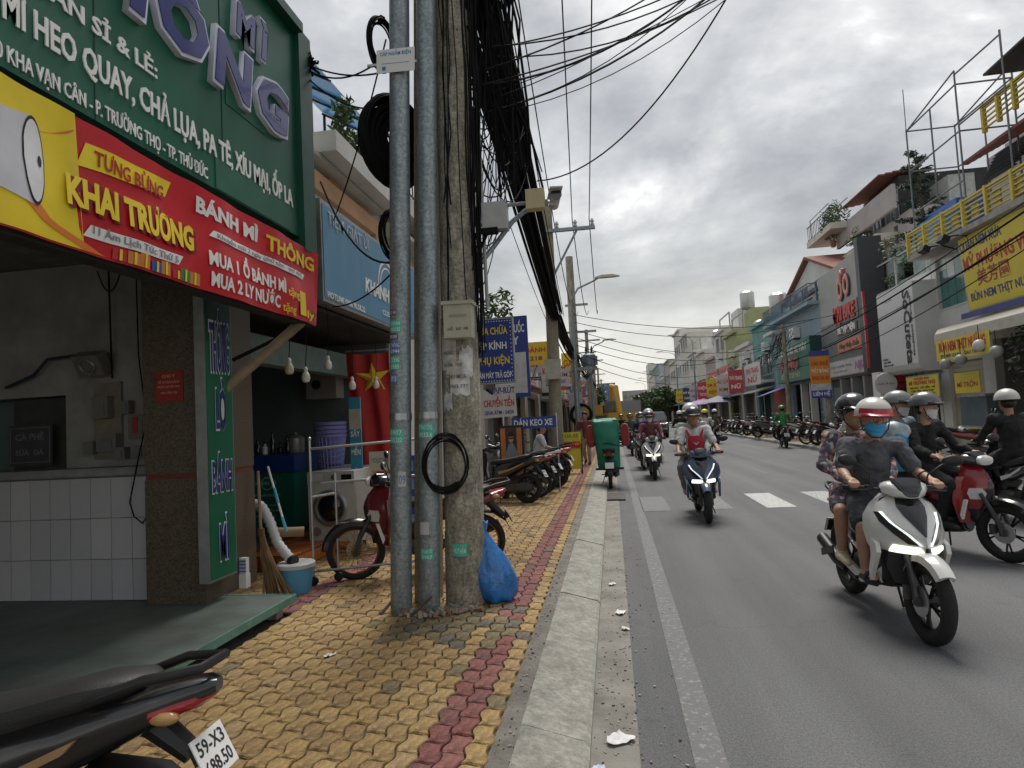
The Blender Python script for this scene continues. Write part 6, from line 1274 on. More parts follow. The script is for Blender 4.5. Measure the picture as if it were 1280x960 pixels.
# --- red and black motorbike on the right
rl, rr_ = (3.46, 7.50, 0.), hd(.48, -1)
bike('red and black motorbike with white stripes on the far right of the road', 'cub', PR, PB, rl, rr_, lit=False, plate=None, rim=M_rim_b, steer=R(6))
person('rider in a black jacket, grey helmet and white mask on the red motorbike', rl, rr_, J_driver(-.06, knee=(.21, .22, .74), ankle=(.17, .06, .36), toe=(.18, .24, .30), lean=.02), 2, cloth('jacket_black', (.011, .011, .012)), .95, cloth('black', (.012, .012, .013)), 1., M_rubber, dict(col=mat('helmet_grey', (.12, .125, .135), .3, coat=.4), brim=M_black), mat('white_mask', (.62, .62, .61), .8), True, yaw=R(18), vox=.010)
def bags(t, HM, J):
    b_ = MB(); rg_ = random.Random(4); rings = []
    for i in range(9):
        f = i/8; r_ = .17*math.sin(PI*(.08+.84*f))**.6
        rings.append([(r_*(1+.12*math.sin(5*a+f*6)+.08*math.sin(9*a))*math.cos(a)*.75, r_*(1+.1*math.sin(4*a+f*9))*math.sin(a)*.8, f*.46) for a in [k*2*PI/22 for k in range(22)]])
    b_.loft(rings); o_ = b_.build('plastic_bag', mat('cyan_bag', (.03, .30, .50), .3, var=.5, scale=6, bump=.7, bscale=12)); tag(o_, 'cyan plastic carrier bag held on the lap of the masked pillion', 'bag'); o_.location = Matrix.Translation(t.location) @ Matrix.Rotation(t.rotation_euler[2], 4, 'Z') @ Vector((.34, -.24, .86))
    b_ = MB(); rings = []
    for i in range(8):
        f = i/7; r_ = .15*math.sin(PI*(.1+.8*f))**.6
        rings.append([(r_*(1+.12*math.sin(5*a+f*5))*math.cos(a), r_*(1+.12*math.sin(4*a+f*7))*math.sin(a)*.6, f*.2) for a in [k*2*PI/22 for k in range(22)]])
    b_.loft(rings); o_ = b_.build('plastic_bag', mat('pale_bag', (.42, .52, .56), .35, var=.5, scale=6, bump=.7, bscale=12)); tag(o_, 'pale bluish plastic bag bulging above the cyan carrier bag', 'bag'); o_.location = Matrix.Translation(t.location) @ Matrix.Rotation(t.rotation_euler[2], 4, 'Z') @ Vector((.36, -.24, 1.19)); o_.rotation_euler = (0, .4, 0)
person('pillion in dark clothes, grey helmet and white mask holding plastic bags', rl, rr_, J_pillion(-.40, ((-.12, -.12, 1.0), (.26, -.2, 1.1)), .0), 2, cloth('pale_blue', (.2, .27, .33)), .95, cloth('black', (.012, .012, .013)), 1., M_rubber, dict(col=mat('helmet_silver', (.2, .205, .21), .35, coat=.3), brim=M_black), MATS['white_mask'], True, yaw=R(14), vox=.011, extra=bags)
# --- blue scooter, oncoming in the middle
bl, br_ = (1.30, 10.30, 0.), hd(-.02, -1)
bike('dark blue scooter with a lit headlamp coming straight on', 'vario', PBL, PB, bl, br_, lit=True, plate=None, lean=R(1.5))
def straps(t, HM, J):
    ch = Vector(J['chest']); b_ = MB(); b_.loft([sec(ch.y+.085, ch.z-.05, .24, .26, 14, 4), sec(ch.y+.13, ch.z-.06, .25, .27, 14, 4), sec(ch.y+.16, ch.z-.06, .18, .2, 14, 3)], 0, True); o_ = b_.build('front_pack', mat('crimson_pack', (.42, .012, .04), .7, var=.15, bump=.2), t)
    for d in (-1, 1): b_ = MB(); b_.tube([(d*.08, ch.y+.12, ch.z+.05), (d*.115, ch.y+.09, ch.z+.14), (d*.13, ch.y+.02, ch.z+.215), (d*.13, ch.y-.08, ch.z+.16)], .026, 6, flat=.5); b_.build('strap', MATS['crimson_pack'], o_)
    b_ = MB(); b_.prism([(-.05, .03), (.0, .0), (.05, .03), (.0, -.02)], 'y', 0, .004, 0, Matrix.Translation((0, ch.y+.163, ch.z-.05))); b_.build('emblem', M_white, o_)
    b_ = MB(); b_.box((0, .0, .0), (.02, .02, .02)); 
person('rider in white shirt, crimson front pack and black helmet on the blue scooter', bl, br_, J_driver(-.04), 1, cloth('white', (.55, .55, .54), .08), .5, cloth('black', (.012, .012, .013)), 1., M_rubber, dict(col=mat('helmet_black', (.012, .012, .013), .25, coat=.5)), None, True, yaw=R(6), vox=.011, lean=R(1.5), extra=straps)
person('pillion in grey trousers, white shawl and pink shoes behind the crimson pack rider', bl, br_, J_pillion(-.40), 2, cloth('pale_grey', (.42, .43, .43)), .95, cloth('mid_grey', (.16, .165, .17)), 1., mat('pink_shoe', (.55, .25, .35), .6), dict(col=mat('helmet_pale', (.48, .48, .5), .35)), MATS['white_mask'], True, yaw=R(-24), vox=.013, lean=R(1.5))
# ------------------------------------------------------------------ far side of the street
XF = 9.4
M_grey1 = mat('grey_panel', (.34, .34, .33), .6, var=.08, scale=1.5, dirt=.2, dirtcol=(.25, .25, .24)); M_grey2 = mat('dark_grey_panel', (.17, .172, .178), .6, var=.1, scale=1.5)
M_teal_gl = glass('teal_curtain_glass', (.05, .19, .165), .12); M_pale_gl = glass('pale_curtain_glass', (.42, .48, .45), .2)
M_yel = mat('yellow_sign', (.68, .55, .04), .5, var=.08, scale=2); M_yelrail = mat('yellow_rail', (.58, .47, .09), .55, var=.15, dirt=.3, dirtcol=(.3, .22, .08))
M_navy_ink = mat('navy_ink', (.04, .05, .22), .5); M_red_ink = mat('red_ink', (.48, .03, .03), .5); M_blk_ink = mat('black_ink', (.015, .015, .015), .5)
M_rtile = mat('red_roof_tile', (.21, .075, .05), .8, var=.3, scale=9, bump=.3, bscale=20); M_awn = mat('cream_awning', (.52, .49, .42), .75, var=.1, dirt=.3, dirtcol=(.3, .27, .2))
M_blue_wall = mat('pale_blue_render', (.27, .36, .42), .85, var=.15, scale=1.2, dirt=.4, dirtcol=(.16, .2, .22)); M_aqua = mat('aqua_render', (.16, .34, .33), .85, var=.15, scale=1.2, dirt=.35)
M_pinkgrey = mat('pinkish_render', (.38, .355, .35), .85, var=.12, scale=1.2, dirt=.35, dirtcol=(.24, .22, .2)); M_olive = mat('olive_render', (.33, .36, .18), .85, var=.12, scale=1.2, dirt=.3); M_green_sign = mat('green_sign_sheet', (.015, .17, .11), .45, var=.12, scale=2)
M_beige_sh = mat('beige_shutter', (.40, .37, .29), .6, var=.1); M_grey_sh = mat('green_grey_shutter', (.16, .2, .18), .6, var=.15)

# restaurant with the yellow sign
RH = House('noodle_restaurant', 'restaurant house with yellow railings and scaffolding at the far right', XF, -1, 11.5, 20.05)
U = lambda y: y-11.5
RH.wall(M_offw, 5.9, 5, [(U(18.15), U(19.8), 3.98, 5.5), (U(12.4), U(17.4), 0, 2.9), (U(17.9), U(19.6), 0, 2.5)])
wn = RH.part('curtain_window', M_win_w, (U(18.15), U(19.8), -.1, .02, 3.98, 4.02), (U(18.15), U(19.8), -.1, .02, 5.46, 5.5), (U(18.15), U(18.19), -.1, .02, 4.02, 5.46), (U(19.76), U(19.8), -.1, .02, 4.02, 5.46))
for k, (a, c, m) in enumerate([(18.2, 18.55, M_teal_gl), (18.55, 18.95, M_teal_gl), (18.95, 19.35, M_teal_gl), (19.35, 19.75, M_teal_gl)]): RH.part('pane', m, (U(a)+.01, U(c)-.01, -.09, -.07, 4.03, (4.85, 5.3, 4.85, 5.1)[k]), parent=wn); RH.part('pane', M_pale_gl, (U(a)+.01, U(c)-.01, -.09, -.07, (4.86, 5.31, 4.86, 5.11)[k], 5.45), parent=wn)
RH.shutter(U(17.9), U(19.6), 0, 2.5, M_beige_sh)
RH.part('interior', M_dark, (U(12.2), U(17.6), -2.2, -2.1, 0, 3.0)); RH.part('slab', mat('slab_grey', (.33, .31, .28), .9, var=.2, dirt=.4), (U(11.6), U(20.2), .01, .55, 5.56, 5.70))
M_yw = M_yelrail
def yrail(z0, u0, u1, d, nm='yellow_railing'):
    b_ = MB(); r_ = None
    for k in range(5): RH.bb(b_, u0, u1, d-.04, d, z0+.08+k*.12, z0+.11+k*.12)
    RH.bb(b_, u0, u1, d-.06, d+.02, z0+.62, z0+.67); r_ = b_.build(nm, M_yw, RH.t); k = u0
    while k <= u1+.01: RH.part('post', M_yw, (k-.04, k+.04, d-.07, d+.03, z0, z0+.70), parent=r_); k += (u1-u0)/8
yrail(5.70, U(12.2), U(20.15), .52)
for k in range(6): RH.part('filler_panel', mat('yellow_filigree', (.55, .48, .2), .6, var=.4, scale=14), (U(19.6)-k*.9-.3, U(19.6)-k*.9, .44, .47, 5.8, 6.2))
RH.wall(mat('sooty_offwhite', (.42, .41, .38), .9, var=.2, scale=1.2, dirt=.5, dirtcol=(.2, .19, .17)), 7.6, 5, [(U(13.2), U(15.6), 6.2, 7.1)], name='upper_wall', z0=5.92, u0=U(11.6), u1=U(16.9), d=-.9)
RH.window(U(13.2), U(15.6), 6.2, 7.1, M_win_w, M_gl, d=-.9)
RH.part('tiled_eave', M_rtile, *[(U(11.6), U(17.3), -.9+.14*k, -.75+.14*k, 7.86-.07*k, 7.93-.07*k) for k in range(9)])
yrail(8.0, U(12.2), U(17.1), -.1); RH.wall(MATS['sooty_offwhite'], 9.2, 4, [], 'attic_wall', 8.0, U(11.6), U(16.7), -1.0)
RH.part('sheet_roof', mat('dark_sheet', (.045, .045, .05), .6, .3, var=.2), *[(U(11.4), U(16.9)-.1*k, -2.2+.4*k, -1.8+.4*k, 9.35-.05*k, 9.4-.05*k) for k in range(6)])
RH.part('tank', mat('white_tank', (.5, .5, .48), .4), (U(14.4), U(15.6), -3.2, -2.2, 8.5, 9.4))
RH.wall(M_pinkgrey, 8.3, 2.5, [(U(18.0), U(18.9), 6.4, 7.4)], 'setback_wall', 5.92, U(16.95), U(20.0), -1.7); RH.window(U(18.0), U(18.9), 6.4, 7.4, M_win_w, M_gl, -1.7)
RH.part('teal_panel', M_aqua, (U(17.0), U(17.6), -1.69, -1.66, 6.0, 7.6)); RH.part('shade_net', mat('dark_net', (.03, .032, .034), .9, var=.3), *[(U(16.9), U(19.2)-.12*k, -1.6+.12*k, -1.46+.12*k, 8.1-.13*k, 8.13-.13*k) for k in range(9)])
# awning and its banner
aw = thing('cream_awning', 'long cream canvas awning sloping out over the restaurant front', 'awning', (XF, 15.6, 2.6)); b = MB()
b.add([(-.02, -3.6, 1.02), (-.02, 4.3, 1.02), (-1.25, 1.9, .62), (-1.25, -3.6, .62), (-.02, -3.6, 1.04), (-.02, 4.3, 1.04), (-1.25, 1.9, .64), (-1.25, -3.6, .64)], [(0, 1, 2, 3), (4, 5, 6, 7), (0, 1, 5, 4), (1, 2, 6, 5), (2, 3, 7, 6), (3, 0, 4, 7)]); b.build('canvas', M_awn, aw)
b = MB(); b.bb(-1.27, -1.25, -3.6, 1.9, .40, .62); b.build('valance', M_awn, aw)
for y_ in (-3.4, 0., 1.8): b = MB(); b.tube([(-.03, y_, .55), (-1.2, y_, .60)], .02, 6); b.build('stay', M_steel, aw)
wb = thing('awning_banner', 'yellow banner with red print hung from the awning edge', 'banner', (XF-1.29, 16.25, 2.55)); b = MB(); b.bb(-.008, 0, -1.15, 1.15, 0, .5); b.build('sheet', M_yel, wb)
text('BÚN NEM THỊT NƯỚNG', .22, 2.0, M_red_ink, wb, (-.01, 0, .22), '-x', bold=.04, ext=.003); text('ĐT: 0909 123 456 - GIAO TẬN NƠI', .08, 1.9, M_navy_ink, wb, (-.01, 0, .06), '-x', ext=.003)
RH.sign(U(12.7), U(17.85), 3.66, 5.58, .22, M_yel, 'big yellow restaurant signboard with navy and red lettering above the awning', [
    ('QUÁN NEM XƯA', .18, .80, .24, 1.75, M_navy_ink, dict(bold=.02)), ('MỸ PHƯƠNG VIÊN', .30, .54, .34, 2.9, M_red_ink, dict(bold=.03)), ('美芳園', .24, .32, .30, 1.3, mat('dark_red_ink', (.35, .05, .03), .5)), ('BÚN NEM THỊT NƯỚNG', .30, .13, .20, 2.7, M_navy_ink, dict(bold=.02))], thick=.18, tilt=R(4), name='restaurant_sign')
b = MB(); b.bb(-.012, 0, -2.5, 2.5, 0, .14); tag(b.build('address_strip', M_navy_ink, loc=(XF-.34, 15.5, 3.62)), 'navy address strip under the yellow signboard', 'sign')
for k, y_ in enumerate((18.4, 17.4)):
    t = thing('flood_light', ['farther', 'nearer'][k]+' black floodlight on a bent arm over the yellow signboard', 'floodlight', (XF-.1, y_, 5.55)); b = MB(); b.tube([(0, 0, 0), (-.4, 0, .15), (-.75, 0, .12)], .02, 6); b.build('arm', M_black, t); b = MB(); b.box((-.8, 0, .06), (.18, .3, .16), ry=.5); b.build('head', M_black, t)
M_scaf = mat('dull_scaffold', (.17, .18, .19), .55, .4, var=.2)
sc_ = thing('scaffold_frame', 'bare grey steel scaffold frame standing over the yellow balcony', 'scaffold', (XF-.4, 17.2, 5.82)); b = MB()
def sb(a, c, nm='tube', r=.022): b_ = MB(); b_.tube([a, c], r, 6); b_.build(nm, M_scaf, sc_)
for x_ in (0, 1.3):
    for y_ in (0, 2.7): sb((x_, y_, 0), (x_, y_, 3.7 if y_ else 4.0), 'upright')
    for z_ in (1.2, 2.45, 3.65): sb((x_, 0, z_), (x_, 2.7, z_), 'ledger')
    sb((x_, -1.9, 0), (x_, -1.9, 3.9), 'upright'); sb((x_, -1.9, 2.6), (x_, 0, 2.6), 'ledger'); sb((x_, -1.9, 3.8), (x_, 0, 3.9), 'ledger'); sb((x_, 1.3, 1.2), (x_, 1.3, 3.65), 'upright'); sb((x_, 0, 4.0), (x_, 2.7, 3.65), 'ledger')
for y_ in (0, 2.7): sb((0, y_, 2.45), (1.3, y_, 2.45), 'ledger'); sb((0, y_, 3.65), (1.3, y_, 3.65), 'ledger')
sb((0, 2.7, 3.65), (0, 2.68, 4.9), 'rod', .012)
ms = RH.sign(U(19.2), U(21.2), 1.55, 2.22, .45, M_yel, 'small yellow menu board with red heading beside the roller shutter', [('CHUYÊN BÁN', .5, .80, .07, .9, M_red_ink), ('MÌ TRƯỜNG THỌ', .5, .60, .10, 1.6, M_red_ink, dict(bold=.04)), ('BÚN BÒ - HỦ TIẾU - MÌ', .5, .42, .05, 1.5, M_blk_ink), ('CƠM TẤM - BÚN THỊT', .5, .28, .05, 1.4, M_blk_ink), ('NEM NƯỚNG - CHẢ GIÒ', .5, .14, .05, 1.5, M_blk_ink)], thick=.06, name='menu_sign')
for y_ in (-.8, .8): b = MB(); b.bb(0, .04, y_-.03, y_+.03, -1.55, 0); b.build('leg', M_black, ms)
ds = thing('display_case', 'glass food display case with yellow price cards under the awning', 'display case', (XF-.55, 16.9, .13)); b = MB(); b.bb(-.3, .3, -.6, .6, 0, .8); b.build('base', mat('case_steel', (.35, .36, .37), .4, .5, var=.2), ds); b = MB(); b.bb(-.28, .28, -.58, .58, .801, 1.5); b.build('glass', glass('case_glass', (.12, .16, .18)), ds); b = MB(); b.bb(-.32, .32, -.62, .62, 1.501, 1.56); b.build('top', M_alu, ds)
b = MB(); b.bb(-.33, -.302, -.55, .55, .52, .76); q = b.build('price_card', M_yel, ds); text('BÚN 35.000', .09, .9, M_red_ink, q, (-.332, 0, .6), '-x', ext=.002)
b = MB(); b.bb(-.34, -.32, -.5, .6, 1.6, 2.1); q = b.build('price_card', M_yel, ds); text('MÌ TRỘN', .12, .9, M_red_ink, q, (-.342, .05, 1.75), '-x', ext=.002)
plant((XF-.7, 14.0, .13), (.6, .8, 1.5), 1500, .07, 'tall dark bushy plants with white blossoms at the restaurant door', 5, pot=False, name='door_bush', mats=[M_leaf[2], mat('near_black_leaf', (.014, .022, .012), .6), mat('grey_blossom', (.16, .16, .15), .7)])
for k, (y_, z_) in enumerate([(15.4, 2.75), (16.2, 2.5), (14.8, 2.55), (16.9, 2.45)]):
    t = thing('globe_lamp', ['largest white', 'grey', 'rightmost', 'leftmost dim'][k]+' globe lamp hung under the awning', 'lamp', (XF-1.35, y_, z_), 0, 'globe lamps under the awning'); b = MB(); b.ell((0, 0, 0), (.13, .13, .13)); b.build('globe', mat('globe_white_%d' % (k == 0), ((.3, .3, .3), (.6, .6, .6))[k == 0], .4), t); b = MB(); b.tube([(0, 0, .13), (0, 0, .45)], .008, 5); b.build('cord', M_cable, t)
# salon with the white box sign
SH = House('salon_house', 'white salon house with leafy roof terrace behind the tall white box sign', XF, -1, 20.1, 23.95); U = lambda y: y-20.1
SH.wall(M_offw, 5.25, 5, [(.9, 3.4, 0, 2.5)]); SH.part('pier', M_white, (2.9, 3.5, .01, .5, 0, 2.5)); SH.part('glass_front', M_gl, (.9, 2.9, -.35, -.32, 0, 2.5)); SH.part('door_frame', M_alu, (1.3, 1.36, -.31, -.28, 0, 2.5), (2.2, 2.26, -.31, -.28, 0, 2.5))
SH.wall(mat('teal_stained', (.33, .42, .4), .9, var=.4, scale=2, dirt=.5, dirtcol=(.4, .4, .38)), 6.3, 3, [(1.9, 3.0, 5.5, 6.1)], 'terrace_wall', 5.26, .2, 3.85, -.4)
SH.part('pipe_rail', M_win_w, (.3, 3.8, -.1, -.06, 6.2, 6.24), (.3, .34, -.1, -.06, 5.25, 6.2), (2.4, 2.44, -.1, -.06, 5.25, 6.2))
SH.part('blue_tank', mat('blue_tank', (.03, .12, .42), .5, var=.25), (.3, 2.2, -2.4, -1.0, 6.3, 7.4)); SH.part('blue_tarpaulin', mat('blue_tarp', (.07, .2, .35), .6, var=.3), (.1, 2.0, -.95, -.5, 6.31, 7.0)); SH.part('rear_block', M_pinkgrey, (-2.5, 1.6, -6, -3.2, 5.3, 9.3))
bs = thing('box_sign', 'tall white box sign with black vertical script and rounded lower edge', 'sign', (8.78, 21.15, 2.45)); b = MB(); prof_ = [(0, .25), (.07, .10), (.22, .0), (.62, .0), (.62, 2.62), (0, 2.62)]
b.prism([(p[0], p[1]) for p in prof_], 'y', -1.25, 1.25); b.build('box', mat('sign_white', (.60, .60, .595), .45, var=.05, dirt=.12, dirtcol=(.4, .4, .4)), bs)
text('SoCuteta', .42, 2.2, M_blk_ink, bs, (-.004, -.60, 1.34), '-x', bold=.03, ext=.006, rot=R(-90), shear=0.1); text('NATURAL COSMETICS', .085, 1.75, M_blk_ink, bs, (-.004, -1.02, 1.34), '-x', bold=.015, ext=.006, rot=R(-90))
for k, (s_, z_) in enumerate([('Nails', .48), ('Gội đầu', .38), ('Chăm sóc da mặt', .28)]): text(s_, .06, .18*(k+2), M_blk_ink, bs, (-.004, 1.1, z_), '-x', ext=.004, align='L')
text('Mi - Mày - Môi', .06, .7, mat('pale_script', (.45, .45, .44), .5), bs, (-.004, .5, 2.3), '-x', ext=.004)
rs = thing('round_sign', 'round white projecting sign with a red disc beside it', 'sign', (8.75, 22.15, 2.2)); b = MB(); b.lathe([(.33, -.03), (.35, 0), (.33, .03)], 28, M=Matrix.Rotation(PI/2, 4, 'X')); b.build('disc', MATS['sign_white'], rs); text('nails & spa', .07, .5, M_greyprint, rs, (0, -.034, -.03), '-y', ext=.003); b = MB(); b.lathe([(.22, -.03), (.22, .02)], 20, M=Matrix.Translation((.42, .1, .06)) @ Matrix.Rotation(PI/2, 4, 'X')); b.build('red_disc', M_redprint, rs); b = MB(); b.tube([(.2, 0, 0), (.7, 0, 0)], .02, 6); b.build('bracket', M_black, rs)
# tree and creeper on the terrace
tr = thing('terrace_pine', 'sparse dark pine-like tree growing on the salon roof terrace', 'tree', (10.6, 22.9, 5.4)); rg = random.Random(17); b = MB(); b.tube([(0, 0, 0), (.05, .03, 2.2), (0, .0, 4.6)], [.09, .06, .015], 7); lf = MB()
for k in range(26):
    z_ = .9+k*.14; a = k*2.4; l_ = (1-(z_/5.2))*1.05+.12; e_ = (math.cos(a)*l_, math.sin(a)*l_, z_+.25*l_); b.tube([(0, 0, z_), e_], [.018, .006], 4)
    for q in range(5): f = .35+.16*q; foliage(lf, (e_[0]*f, e_[1]*f, z_+(e_[2]-z_)*f), (.16, .16, .1), 26, .07, rg, 3)
b.build('trunk', M_bark, tr); lf.build('crown', [M_leaf[2], mat('pine_green', (.028, .05, .03), .6), mat('grey_green', (.07, .085, .07), .6)], tr, recalc=False)
plant((9.9, 24.6, 5.6), (.6, .7, .7), 900, .06, 'reddish bougainvillea spilling over the salon terrace', 8, pot=True, name='bougainvillea', mats=[mat('bougain_red', (.26, .05, .06), .6), M_leaf[0], M_leaf[2]])
plant((10.1, 22.2, 5.3), (.6, .6, .9), 900, .06, 'dense green shrub at the foot of the terrace pine', 9); plant((9.8, 23.4, 5.1), (.4, .8, .35), 500, .05, 'straggly creeper hanging behind the white box sign', 10)
# set-back tall house
TH = House('setback_house', 'tall pinkish house with corner balconies rising behind the grey shopfront', 12.5, -1, 27.6, 36.0)
TH.wall(M_pinkgrey, 9.3, 5, [(1.5, 1.9, 8.2, 9.0), (3.0, 3.4, 8.2, 9.0)]); TH.part('balcony_slab', M_cream_w, (1.5, 8.6, .01, .9, 8.4, 8.7), (5.0, 8.8, .01, 1.5, 10.0, 10.3)); TH.part('parapet', M_pinkgrey, (0, 6.6, .6, .75, 9.31, 10.3)); TH.rail(5.2, 8.8, 1.45, 10.3, .8, M_black, .25)
TH.wall(M_dark, 11.4, 4, [(2.6, 4.2, 9.6, 10.9), (4.5, 6.0, 9.6, 10.9)], 'top_storey', 9.31, 2.4, 6.4, -.6)
for u0 in (2.6, 4.5): TH.window(u0, u0+1.5, 9.6, 10.9, M_alu, M_gl, -.6, 2)
TH.part('tiled_roof', M_rtile, *[(2.2, 6.8, .0-.3*k, .3-.3*k, 11.42+.05*k, 11.48+.05*k) for k in range(6)]); TH.part('dish_tank', M_alu, (.5, 2.0, -2.6, -1.6, 9.35, 10.6))
TH.part('pergola', M_alu, (5.6, 8.6, .4, .44, 11.6, 11.64), (5.6, 8.6, 1.3, 1.34, 11.4, 11.44), (8.5, 8.55, .4, .44, 10.3, 11.6), (8.5, 8.55, 1.3, 1.34, 10.3, 11.4))
plant((11.5, 33.9, 9.5), (.7, .8, 1.3), 900, .09, 'bright green climbing plant on the corner balcony of the pinkish house', 14)
plant((11.9, 31.8, 8.6), (.5, 1.2, .5), 600, .08, 'trailing greenery along the lower balcony of the pinkish house', 15)
# grey bike shop
GH = House('bike_shop', 'grey panelled bike shop with slanted top edge and red emblem', XF, -1, 23.97, 30.0)
b = MB(); b.prism([(0, 2.55), (6.03, 2.55), (6.03, 7.05), (0, 7.3)], 'x', 0, .25); b.build('facade', M_grey1, GH.t)
b = MB(); b.bb(-.012, 0, .3, 6.03, 2.55, 4.9); b.build('lower_facade', M_grey2, GH.t)
b = MB(); b.bb(-.5, .3, -.04, .28, 2.55, 7.35); b.build('dark_fin', mat('charcoal_fin', (.055, .055, .065), .5, var=.1), GH.t); b = MB(); b.bb(-.5, -.42, -.12, -.041, 2.7, 5.4); b.build('red_edge', MATS['helmet_red'], GH.t)
GH.part('ground_wall', mat('shop_dark_wall', (.11, .11, .115), .7, var=.2), (0, 6.03, -.5, -.3, 0, 2.54)); GH.part('body', M_pinkgrey, (.02, 6.0, -6, -.51, 0, 6.9))
for u0 in (.4, 1.6, 2.8): GH.part('door', M_gl, (u0, u0+1.0, -.29, -.25, 0, 2.3)); GH.part('pilaster', mat('grey_pilaster', (.25, .25, .25), .7), (u0+1.02, u0+1.18, -.29, .1, 0, 2.5))
GH.shutter(4.2, 5.7, 0, 2.2, M_grey_sh, -.2)
em = thing('shop_emblem', 'red and white double-loop emblem on the grey facade', 'emblem', (XF-.02, 26.9, 5.95)); M_salmon = mat('salmon_letter', (.62, .27, .21), .5, var=.08)
for y_, z_, rr in ((.36, .25, .27), (-.34, .32, .27)):
    Mq = Matrix.Translation((-.05, y_, z_)) @ Matrix.Rotation(-PI/2, 4, 'Y') @ Matrix.Diagonal((1.25, .8, 1, 1)); b = MB(); b.torus(rr, .1, 26, 6, M=Matrix.Translation((.03, -.06, -.02)) @ Mq, sz=.3); b.build('shadow_rim', M_black, em); b = MB(); b.torus(rr, .09, 26, 6, M=Mq, sz=.4); b.build('loop', M_salmon, em)
b = MB(); b.tube([(-.06, .15, .55), (-.06, .0, .95), (-.06, -.12, .8), (-.06, -.2, 1.0)], .07, 8); b.build('ornament', M_salmon, em)
GH.sign(1.65, 4.3, 4.75, 5.5, .05, mat('clear_backing', (.3, .3, .295), .6), 'red raised shop name letters on the grey facade', [('ĐẠI BIKE', .5, .12, .58, 2.35, mat('letter_red', (.5, .05, .04), .5), dict(bold=.04, ext=.06))], thick=.02, framem=M_grey1)
GH.sign(1.85, 4.0, 4.28, 4.62, .05, M_grey2, 'white letters on a dark strip below the red shop name', [('XE ĐẠP ĐIỆN', .5, .2, .24, 1.9, M_white_print, dict(bold=.04, ext=.03))], thick=.02, framem=M_grey2)
GH.sign(1.4, 3.95, 3.58, 4.05, .09, mat('coral_box', (.60, .21, .13), .5), 'coral box sign with dark script on the grey facade', [('Hàng Nhập Khẩu', .5, .3, .2, 2.1, M_blk_ink, dict(shear=.25))], thick=.08, framem=MATS['coral_box'])
GH.sign(.15, 5.3, 2.62, 3.28, .12, mat('pale_poster', (.52, .50, .50), .6, var=.12, scale=1.2), 'long pale printed banner with pink flowers at the foot of the grey facade', [('Xe đạp - Xe máy điện - Phụ tùng', .32, .55, .1, 2.4, M_greyprint), ('Trả góp 0% lãi suất', .3, .25, .07, 1.6, M_greyprint), ('NIJIA', .72, .3, .3, 1.1, mat('magenta_ink', (.4, .1, .3), .6), dict(shear=.2))], thick=.1)
# KANG sign house
BH = House('blue_house', 'pale blue house with railed balcony and gabled roof behind the green sign', XF, -1, 30.02, 38.6)
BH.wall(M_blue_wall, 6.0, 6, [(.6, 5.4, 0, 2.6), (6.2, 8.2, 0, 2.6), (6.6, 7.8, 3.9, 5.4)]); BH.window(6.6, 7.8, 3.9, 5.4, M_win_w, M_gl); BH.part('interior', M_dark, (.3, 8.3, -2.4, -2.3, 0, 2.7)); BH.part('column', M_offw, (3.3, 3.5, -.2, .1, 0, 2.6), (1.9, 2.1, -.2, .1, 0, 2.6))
BH.shutter(.7, 1.8, 0, 2.4, M_grey_sh, -.25)
BH.part('hood', M_offw, (6.2, 8.2, .01, .6, 5.5, 5.65)); BH.part('balcony_slab', M_blue_wall, (0, 8.58, .01, .5, 6.01, 6.16)); BH.rail(0, 8.58, .48, 6.16, .8, mat('blue_iron', (.09, .13, .18), .5), .16, back=.4)
BH.wall(M_pinkgrey, 7.1, 4, [(.6, 3.4, 6.3, 7.0), (4.0, 7.4, 6.3, 7.0)], 'upper_storey', 6.05, 0, 8.5, -1.0); BH.window(.6, 3.4, 6.3, 7.05, M_win_w, M_gl, -1., 3); BH.window(4.0, 7.4, 6.3, 7.05, M_win_w, M_gl, -1., 3)
b = MB(); b.prism([(-.2, 7.4), (8.7, 7.4), (4.2, 8.9)], 'x', 1.0, 4.5); b.build('gable', M_offw, BH.t)
for a, c in (((-.5, 7.25), (4.2, 8.95)), ((4.2, 8.95), (9.0, 7.3))):
    b = MB(); b.prism([a, c, (c[0], c[1]+.14), (a[0], a[1]+.14)], 'x', .75, 4.8); b.build('roof', M_rtile, BH.t)
BH.rail(-.1, 8.6, -.6, 7.0, .45, mat('blue_iron', (.09, .13, .18), .5), .2, 'upper_railing'); 
for u0 in (0., 2.2, 4.4, 6.6, 8.4): BH.part('verandah_post', MATS['blue_iron'], (u0, u0+.08, .5, .58, 6.9, 7.5) if 0 else (u0, u0+.08, -.65, -.57, 6.2, 7.4))
BH.sign(.1, 6.1, 2.72, 4.62, .5, M_green_sign, 'large green signboard with red and white letters beside the grey shop', [('PHỤ TÙNG XE MÁY', .5, .72, .30, 5.0, M_white_print, dict(bold=.03)), ('KANG', .42, .32, .55, 3.1, mat('kang_red', (.45, .12, .12), .5), dict(bold=.06, ext=.05)), ('ĐỒ CHƠI XE MÁY', .42, .10, .24, 3.4, mat('pale_yellow_print', (.6, .55, .3), .5), dict(bold=.02))], thick=.5, framem=mat('dark_green_box', (.01, .07, .06), .5))
ob = thing('banner_pole', 'orange and blue notice banner strapped to a grey pole on the far pavement', 'banner', (8.15, 25.9, .13)); b = MB(); b.lathe([(.12, 0), (.11, 3.6)], 12); b.build('pole', M_pole, ob)
for z0, z1, m, nm in ((1.75, 2.05, mat('banner_blue', (.04, .07, .3), .6, var=.2), 'blue_foot'), (2.051, 2.3, M_wh_st, 'white_band'), (2.301, 3.35, mat('banner_orange', (.65, .25, .03), .6, var=.15), 'orange_field'), (3.351, 3.55, MATS['banner_blue'], 'blue_head')): b = MB(); b.bb(-.62, .1, -.17, -.15, z0, z1); b.build(nm, m, ob)
